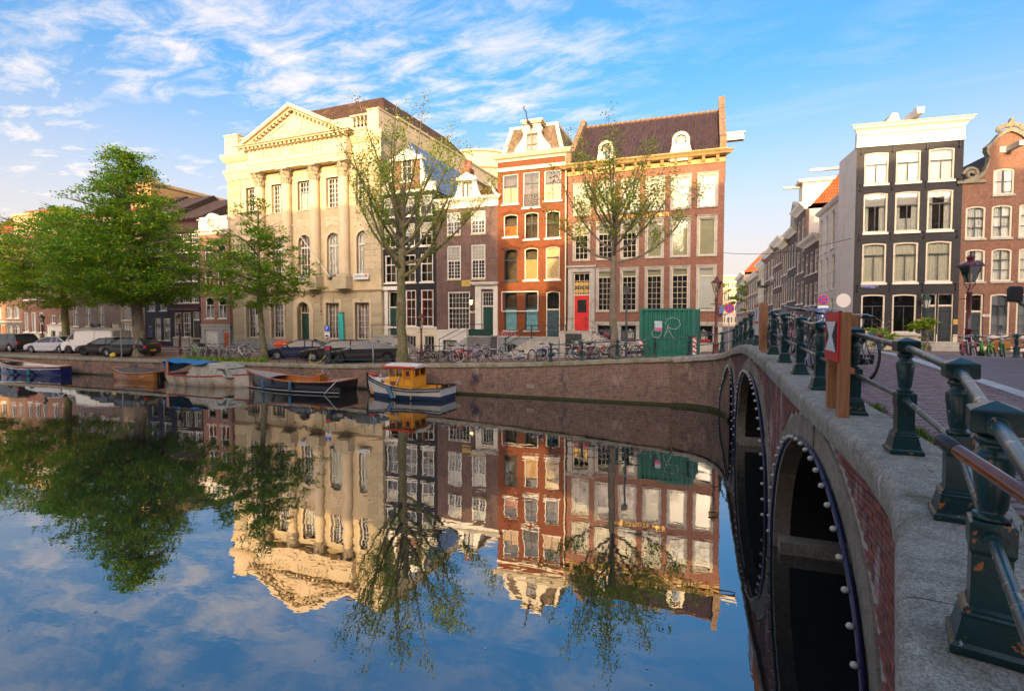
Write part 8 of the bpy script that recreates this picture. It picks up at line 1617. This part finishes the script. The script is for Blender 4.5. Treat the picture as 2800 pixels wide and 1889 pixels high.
q = at_quay(896, 27.0); pz = lambda v: on_y(893, v, 27.).z-q.z; o = pole_sign('parking_sign', 'blue parking sign above a white plate at the charging bay', q, 10, pz(890)); w_ = .17; MB().box(-w_, w_, -.06, -.045, pz(906), pz(890.5)).obj('blue_panel', BLUE, o); text('P', .34, SGW, o, 0, -.064, (pz(906)+pz(890.5))/2, depth=.004); MB().box(-w_, w_, -.06, -.045, pz(922), pz(906.8)).obj('white_panel', SGW, o); text('opladen', .07, BLACK, o, 0, -.064, pz(910), depth=.002); MB().box(-.12, .1, -.066, -.061, pz(920), pz(916)).obj('car_symbol', BLACK, o)
q = at_quay(897, 26.9); o = thing('charging_post', 'dark grey electric charging post with a red label and yellow cable', 'charging post', tuple(q), R(12)); CH = M('charcoal casing', (.05, .055, .065), .4); MB().box(-.17, .17, -.12, .12, 0, 1.08).box(-.18, .18, -.13, .13, 1.08, 1.14).obj('casing', CH, o); MB().box(-.165, .165, -.128, -.121, .92, 1.06).obj('red_label', SGR, o); MB().box(-.1, .1, -.13, -.121, .5, .65).obj('socket', BLACK, o)
MB().tube([(-.1, -.14, .58), (-.25, -.3, .25), (-.6, -.45, .05), (-1.1, -.2, .04), (-1.5, .4, .3), (-1.55, .7, .6)], .02, 6).obj('cable', M('yellow cable', (.7, .6, .03), .5), o, True)
q = at_quay(771, 34.2); o = thing('mail_box', 'orange red mail box on two grey legs beside the dark blue sedan', 'mail box', tuple(q), R(14)); h1, h0 = on_y(771, 932, 34.2).z-q.z, on_y(771, 949, 34.2).z-q.z; W_ = .66; MB().loft([[(-W_, -.2, h0), (W_*.9, -.25, h0), (W_, .25, h0), (-W_*.8, .25, h0)], [(-W_*.95, -.25, (h0+h1)/2), (W_, -.3, (h0+h1)/2), (W_, .25, (h0+h1)/2), (-W_*.8, .25, (h0+h1)/2)], [(-W_*.75, -.1, h1), (W_*.9, -.12, h1), (W_*.9, .2, h1), (-W_*.7, .2, h1)]]).obj('box', M('mail box orange', (.72, .10, .02), .4, .04, 2), o)
for s_ in (-.5, .42): MB().box(s_-.05, s_+.05, -.08, .08, 0, h0).obj('leg', GALV, o); MB().box(s_-.12, s_+.12, -.315, -.29, (h0+h1)/2-.03, (h0+h1)/2+.02).obj('slot', SGW, o)
for u, h, y, lb in ((1020, 1.35, 26.7, 'bare grey steel post on the quay beside the black fastback'), (332, 2.3, 26.9, 'thin grey pole at the quay edge before the black hatchback')): q = at_quay(u, y); tag(MB().tube([(0, 0, 0), (0, 0, h)], .04, 8).ball((0, 0, h), .04).obj('steel_post', GALV, None, True, tuple(q)), lb, 'post')
q = at_quay(1712, 27.3); o = thing('camera_pole', 'dark pole topped by a small box beside the elm before the red brick house', 'pole', tuple(q), 0); hh = on_y(1712, 795, 27.3).z-q.z; MB().tube([(0, 0, 0), (0, 0, hh)], [.06, .045], 8).obj('pole', M('dark grey pole', (.06, .065, .075), .5, .2, 6), o, True); MB().box(-.17, .13, -.12, .12, hh-.1, hh+.22).obj('box', CH, o)
# green container
GC = M('container green', (.018, .16, .115), .5, .12, 1.2, .1, 10, dirt=(.05, .22, .17), dscale=1.5, dlo=.6, dhi=.8); cu0, cu1 = on_y(1748, 900, 29.2), on_y(1901, 900, 28.9); cz0 = zg(cu0.x, 29)+.05; cL = math.hypot(cu1.x-cu0.x, .3); cH = on_y(1825, 843, 29.).z-cz0
o = thing('shipping_container', 'green corrugated steel container with white graffiti behind the quay railing', 'container', (cu0.x, 29.2, cz0), math.atan2(-.3, cu1.x-cu0.x)); n = 11; pts = []
for i in range(n): x0, x1 = .12+(cL-.24)*i/n, .12+(cL-.24)*(i+1)/n; d = (x1-x0); pts += [(x0, .02), (x0+d*.32, .02), (x0+d*.5, .10), (x0+d*.82, .10)]
pts.append((cL-.12, .02)); m = MB(); m.loft([[(x, y, .12) for x, y in pts], [(x, y, cH-.1) for x, y in pts]], False, False); m.obj('corrugated_side', GC, o); MB().box(.06, cL-.06, .12, 2.3, .1, cH-.06).obj('box_body', GC, o)
for x in (0, cL-.14): MB().box(x, x+.14, -.01, .13, 0, cH).box(x, x+.14, 2.2, 2.34, 0, cH).obj('corner_post', GC, o)
MB().box(.14, cL-.14, -.01, .1, cH-.12, cH).box(.14, cL-.14, -.01, .1, .0, .13).obj('side_rail', GC, o)
GW = M('white graffiti', (.45, .60, .57), .7); zz = lambda v: (971-v)/135*cH; xx = lambda u: (u-1747)/155*cL; cv = lambda pp, nm='graffiti_stroke': MB().tube([(xx(a), .012, zz(b)) for a, b in pp], .015, 5).obj(nm, GW, o, True)
cv([(1803, 902), (1790, 893), (1783, 905), (1788, 916), (1802, 918), (1810, 906), (1806, 890), (1796, 884), (1812, 886)]); cv([(1821, 880), (1826, 866), (1842, 861), (1858, 868), (1862, 882), (1852, 893), (1838, 893), (1825, 886)]); cv([(1829, 879), (1826, 892), (1818, 915), (1824, 902), (1829, 901)]); cv([(1827, 890), (1836, 905), (1845, 922)])
P_ = MB().box(xx(1791), xx(1812), -.02, -.012, zz(899), zz(871)).obj('poster', M('pale blue poster', (.35, .55, .62), .6), o); MB().box(xx(1791.5), xx(1811.5), -.024, -.0205, zz(898), zz(890)).obj('pink_band', M('pink print', (.65, .12, .25), .6), P_)
for k, t_ in enumerate(('SERVICE', 'TEAM', 'call now')): text(t_, .13, SGW, P_, xx(1801.5), -.024, zz(875+k*5), depth=.002)
for u, lb in ((1752, 'red and white striped warning board at the container end nearest the elm'), (1899, 'red and white striped warning board at the container end nearest the lamp')):
    q = at_quay(u, 28.75); h = .95; wb_ = thing('warning_board', lb, 'barrier', tuple(q), 0); MB().box(-.09, .09, -.02, .02, .05, h).obj('board', SGW, wb_)
    for k in range(4): MB().prism([(-.09, .08+.24*k+.12), (.09, .08+.24*k), (.09, .08+.24*k+.1), (-.09, .08+.24*k+.22)], -.026, -.021).obj('red_stripe', SGR, wb_)
# hourglass sign on timber posts at the bridge edge, and the small warning sign further on
xs_g = 1.40; a, b = on_x(2262, 900, xs_g), on_x(2299, 900, xs_g); zt_, zb2 = on_x(2281, 853, xs_g).z, on_x(2281, 986, xs_g).z
o = thing('waterway_sign', 'red framed waterway sign with a white hourglass on timber posts', 'sign', (xs_g, b.y, zc(b.y)), R(-90)); Wd = a.y-b.y; zl = zt_-zc(b.y); zm = zb2-zc(b.y)
MB().box(-Wd, 0, -.02, -.004, zm, zl).obj('red_plate', SGR, o); f = .13*Wd; MB().box(-Wd+f, -f, -.026, -.0205, zm+f*1.3, zl-f*1.3).obj('black_field', M('sign black', (.015, .015, .02), .5), o)
mz = (zm+zl)/2; MB().prism([(-Wd+f*1.05, zm+f*1.3), (-f*1.05, zm+f*1.3), (-Wd*.40, mz), (-f*1.05, zl-f*1.3), (-Wd+f*1.05, zl-f*1.3), (-Wd*.60, mz)], -.032, -.0265).obj('white_hourglass', SGW, o)
for x in (-.06, -Wd+.05): MB().box(x-.05, x+.05, .0, .10, .0, zl-.005).obj('timber_post', WOOD, o); (MB().box(x+.0, x+.08, .2, .28, -.02, zl-.03).obj('timber_post', WOOD, o) if x < -.2 else None)
MB().box(-Wd, 0, .1, .14, zm-.12, zm-.06).obj('crossbar', WOOD, o)
a, b = on_x(2066, 870, 1.3), on_x(2076, 870, 1.3); o = thing('bridge_notice', 'narrow white notice with red bands on timber posts at the crest of the bridge', 'sign', (1.3, b.y, zc(b.y)), R(-90)); Wd = a.y-b.y; zl = on_x(2070, 832, 1.3).z-zc(b.y); zm = on_x(2070, 916, 1.3).z-zc(b.y)
MB().box(-Wd, 0, -.02, -.004, zm, zl).obj('white_plate', SGW, o); MB().box(-Wd, 0, -.026, -.0205, zl-.07, zl).box(-Wd, 0, -.026, -.0205, zm+.28, zm+.34).obj('red_band', SGR, o); MB().box(-Wd*.55, -Wd*.45, -.026, -.0205, zm+.4, zl-.12).obj('black_mark', BLACK, o)
for x in (.05, .5): MB().box(x-.06, x+.06, .0, .12, 0, zl-.0).obj('timber_post', WOOD, o)
# low tubular barrier on the quay edge
P0, P1 = at_quay(762, 26.5), at_quay(1080, 26.5); o = thing('low_barrier', 'low dark tube barrier along the quay edge before the parked cars', 'barrier', tuple(P0), 0); m = MB(); nn_ = 6
pts = [P0.lerp(P1, i/nn_) for i in range(nn_+1)]; MB().tube([(p.x-P0.x, p.y-P0.y, zg(p.x, 26.5)-P0.z+.28) for p in pts], .03, 6).obj('rail', RG, o, True)
for p in pts: MB().tube([(p.x-P0.x, p.y-P0.y, zg(p.x, 26.5)-P0.z-.03), (p.x-P0.x, p.y-P0.y, zg(p.x, 26.5)-P0.z+.28)], .025, 6).obj('post', RG, o)
q = at_quay(308, 26.6); tag(MB().ball((0, 0, .16), .2, 10, 7, 1.3, 1, .85).ball((.1, 0, .3), .1, 8, 5).obj('rubbish_bag', M('yellow plastic', (.70, .55, .05), .4, .15, 4, .4, 8), None, True, tuple(q)), 'yellow plastic bag lying on the quay edge below the black hatchback', 'bag')
# brown handlebar poking past the near post
A, B_ = CP+ray(2566, 1196)*1.66, CP+ray(2800, 1352)*1.36; d = (B_-A); o = thing('handlebar', 'brown varnished handlebar with a black end poking past the nearest railing post', 'handlebar', tuple(B_+d*.8), 0); inv = Matrix.Translation(-(B_+d*.8)); MB().tube([A+d*.22, A+d*.3, B_, B_+d*.8], [.017, .020, .022, .022], 12).xf(inv).obj('bar', M('brown lacquer', (.20, .05, .015), .2, .4, 8, coat=.6, stretch=(1, 1, 3)), o, True)
MB().tube([A-d*.0, A+d*.02, A+d*.06, A+d*.235, A+d*.25], [.006, .017, .022, .022, .019], 12).xf(inv).obj('end_grip', M('black rubber', (.02, .02, .022), .45), o, True)
# ------------------------------------------------------------------ weeds, fallen leaves, wire
GRS = MLEAF('grass blades', (.06, .14, .015), (.14, .22, .03), (.25, .22, .05), .1)
def tufts(spots, name, label, hmin, hmax, mat=GRS, seed=1, spread=.09, kind='stuff', wid=.012, per=42):
    rg = random.Random(seed); m = MB()
    for p in spots:
        for _ in range(per):
            a, h, d = rg.uniform(0, 6.28), rg.uniform(hmin, hmax), rg.uniform(0, spread); x, y = p[0]+d*math.cos(a*2.3), p[1]+d*math.sin(a*2.3); w_ = wid*rg.uniform(.6, 1.3); l = rg.uniform(.2, .8)*h
            m.quad((x-w_*math.sin(a), y+w_*math.cos(a), p[2]), (x+w_*math.sin(a), y-w_*math.cos(a), p[2]), (x+l*math.cos(a)+w_*.2, y+l*math.sin(a), p[2]+h))
    o = m.obj(name, mat, None); o['kind'] = 'stuff'; o['label'] = label; o['category'] = 'weeds'; return o
sp = []; rg = random.Random(9)
for y, n in ((4.9, 3), (6.0, 7), (7.2, 2), (8.6, 3), (3.9, 3), (2.9, 6), (10.5, 3), (3.4, 4)):
    for k in range(n): yy = y+rg.uniform(-.25, .25); sp.append((edge_x(yy)+.37+rg.uniform(-.02, .04), yy, zdeck(2, yy)))
tufts(sp, 'grass', 'green grass tufts in the joint between coping and footway bricks', .03, .12)
sp = [(lambda p: (p.x, p.y, p.z))(at_quay(u+rg.uniform(-6, 6), 26.55+rg.uniform(0, .4))) for u in list(range(500, 720, 7))]
tufts(sp, 'weeds', 'broad green weeds along the quay edge below the bicycle racks', .1, .32, LF, 4, .3, wid=.06, per=30)
sp = [(lambda p: (p.x, p.y, p.z))(at_quay(rg.uniform(1150, 1720), 26.5+rg.uniform(0, .5))) for _ in range(60)]
tufts(sp, 'dry_grass', 'sparse dry grass along the quay edge below the bicycles', .04, .14, MLEAF('dry grass', (.3, .24, .1), (.4, .33, .15), (.15, .2, .05), .2), 6, .25, per=24)
m = MB()
for _ in range(70):
    yy = rg.uniform(2.6, 9); x = edge_x(yy)+rg.choice((.30, .40, .42, .1))+rg.uniform(-.05, .12); z = (zc(yy) if x < edge_x(yy)+.34 else zdeck(x, yy)+.014)+.006; a = rg.uniform(0, 6.28); s_ = rg.uniform(.008, .02)
    m.quad((x+s_*math.cos(a), yy+s_*math.sin(a), z), (x-s_*.5*math.sin(a), yy+s_*.5*math.cos(a), z+.008), (x-s_*math.cos(a), yy-s_*math.sin(a), z), (x+s_*.5*math.sin(a), yy-s_*.5*math.cos(a), z+.004))
o = m.obj('fallen_leaves', M('orange leaf litter', (.42, .17, .05), .8, .4, 30)); o['kind'] = 'stuff'; o['label'] = 'small orange leaves scattered on coping and footway'; o['category'] = 'leaves'
m = MB(); 
for _ in range(46):
    p = on_z(rg.uniform(20, 1900), rg.uniform(1150, 1880), .004); a = rg.uniform(0, 6.28); s_ = rg.uniform(.015, .04)*(p.y/10+.4)
    m.quad((p.x+s_*math.cos(a), p.y+s_*math.sin(a), .004), (p.x-s_*.4*math.sin(a), p.y+s_*.4*math.cos(a), .01), (p.x-s_*math.cos(a), p.y-s_*math.sin(a), .004), (p.x+s_*.4*math.sin(a), p.y-s_*.4*math.cos(a), .006))
o = m.obj('floating_feathers', M('pale floating specks', (.6, .6, .58), .8)); o['kind'] = 'stuff'; o['label'] = 'pale specks and feathers floating on the water'; o['category'] = 'debris'
for (u, h, r_, lb) in ((2414, 1.5, .8, 'small green shrub beside the base of the charcoal corner house'), (2532, 1.3, .6, 'clipped green bush beside the double front doors')):
    p = on_y(u, 930, 38.6); tree(lb, (p.x, 38.6, zg(p.x, 38.6)), h+.6, r_, .3, int(u), LF2, 8, 2600, .11, .05, 'round', name='shrub', fill=60, spray=.5)
A, B_ = G.world(G.w+.03, 6, 0), W.world(W.w-.2, -.05, 0); zA, zB = on_x(1985, 635, A.x).z, on_x(2330, 617, 9.55).z; wr = [(A.x+(9.55-A.x)*t_, A.y+(41.-A.y)*t_, 9.6-.5*math.sin(math.pi*t_)) for t_ in np.linspace(0, 1, 10)]
tag(MB().tube(wr, .018, 4).obj('span_wire', IRON), 'thin wire strung across the mouth of the side street', 'wire')
sl_ = thing('hanging_street_light', 'grey lamp hanging on a bracket from the street houses', 'street lamp', (9.5, 68, 9.), 0); MB().tube([(0, 0, 0), (-.9, 0, .2), (-1.6, 0, .1)], .04, 6).obj('bracket', GALV, sl_, True); MB().lathe([(.06, .3), (.12, .1), (.35, -.1), (.38, -.2), (.2, -.55), (.0, -.6)], -1.7, 0, 0, 12).obj('lamp_shade', GALV, sl_, True)
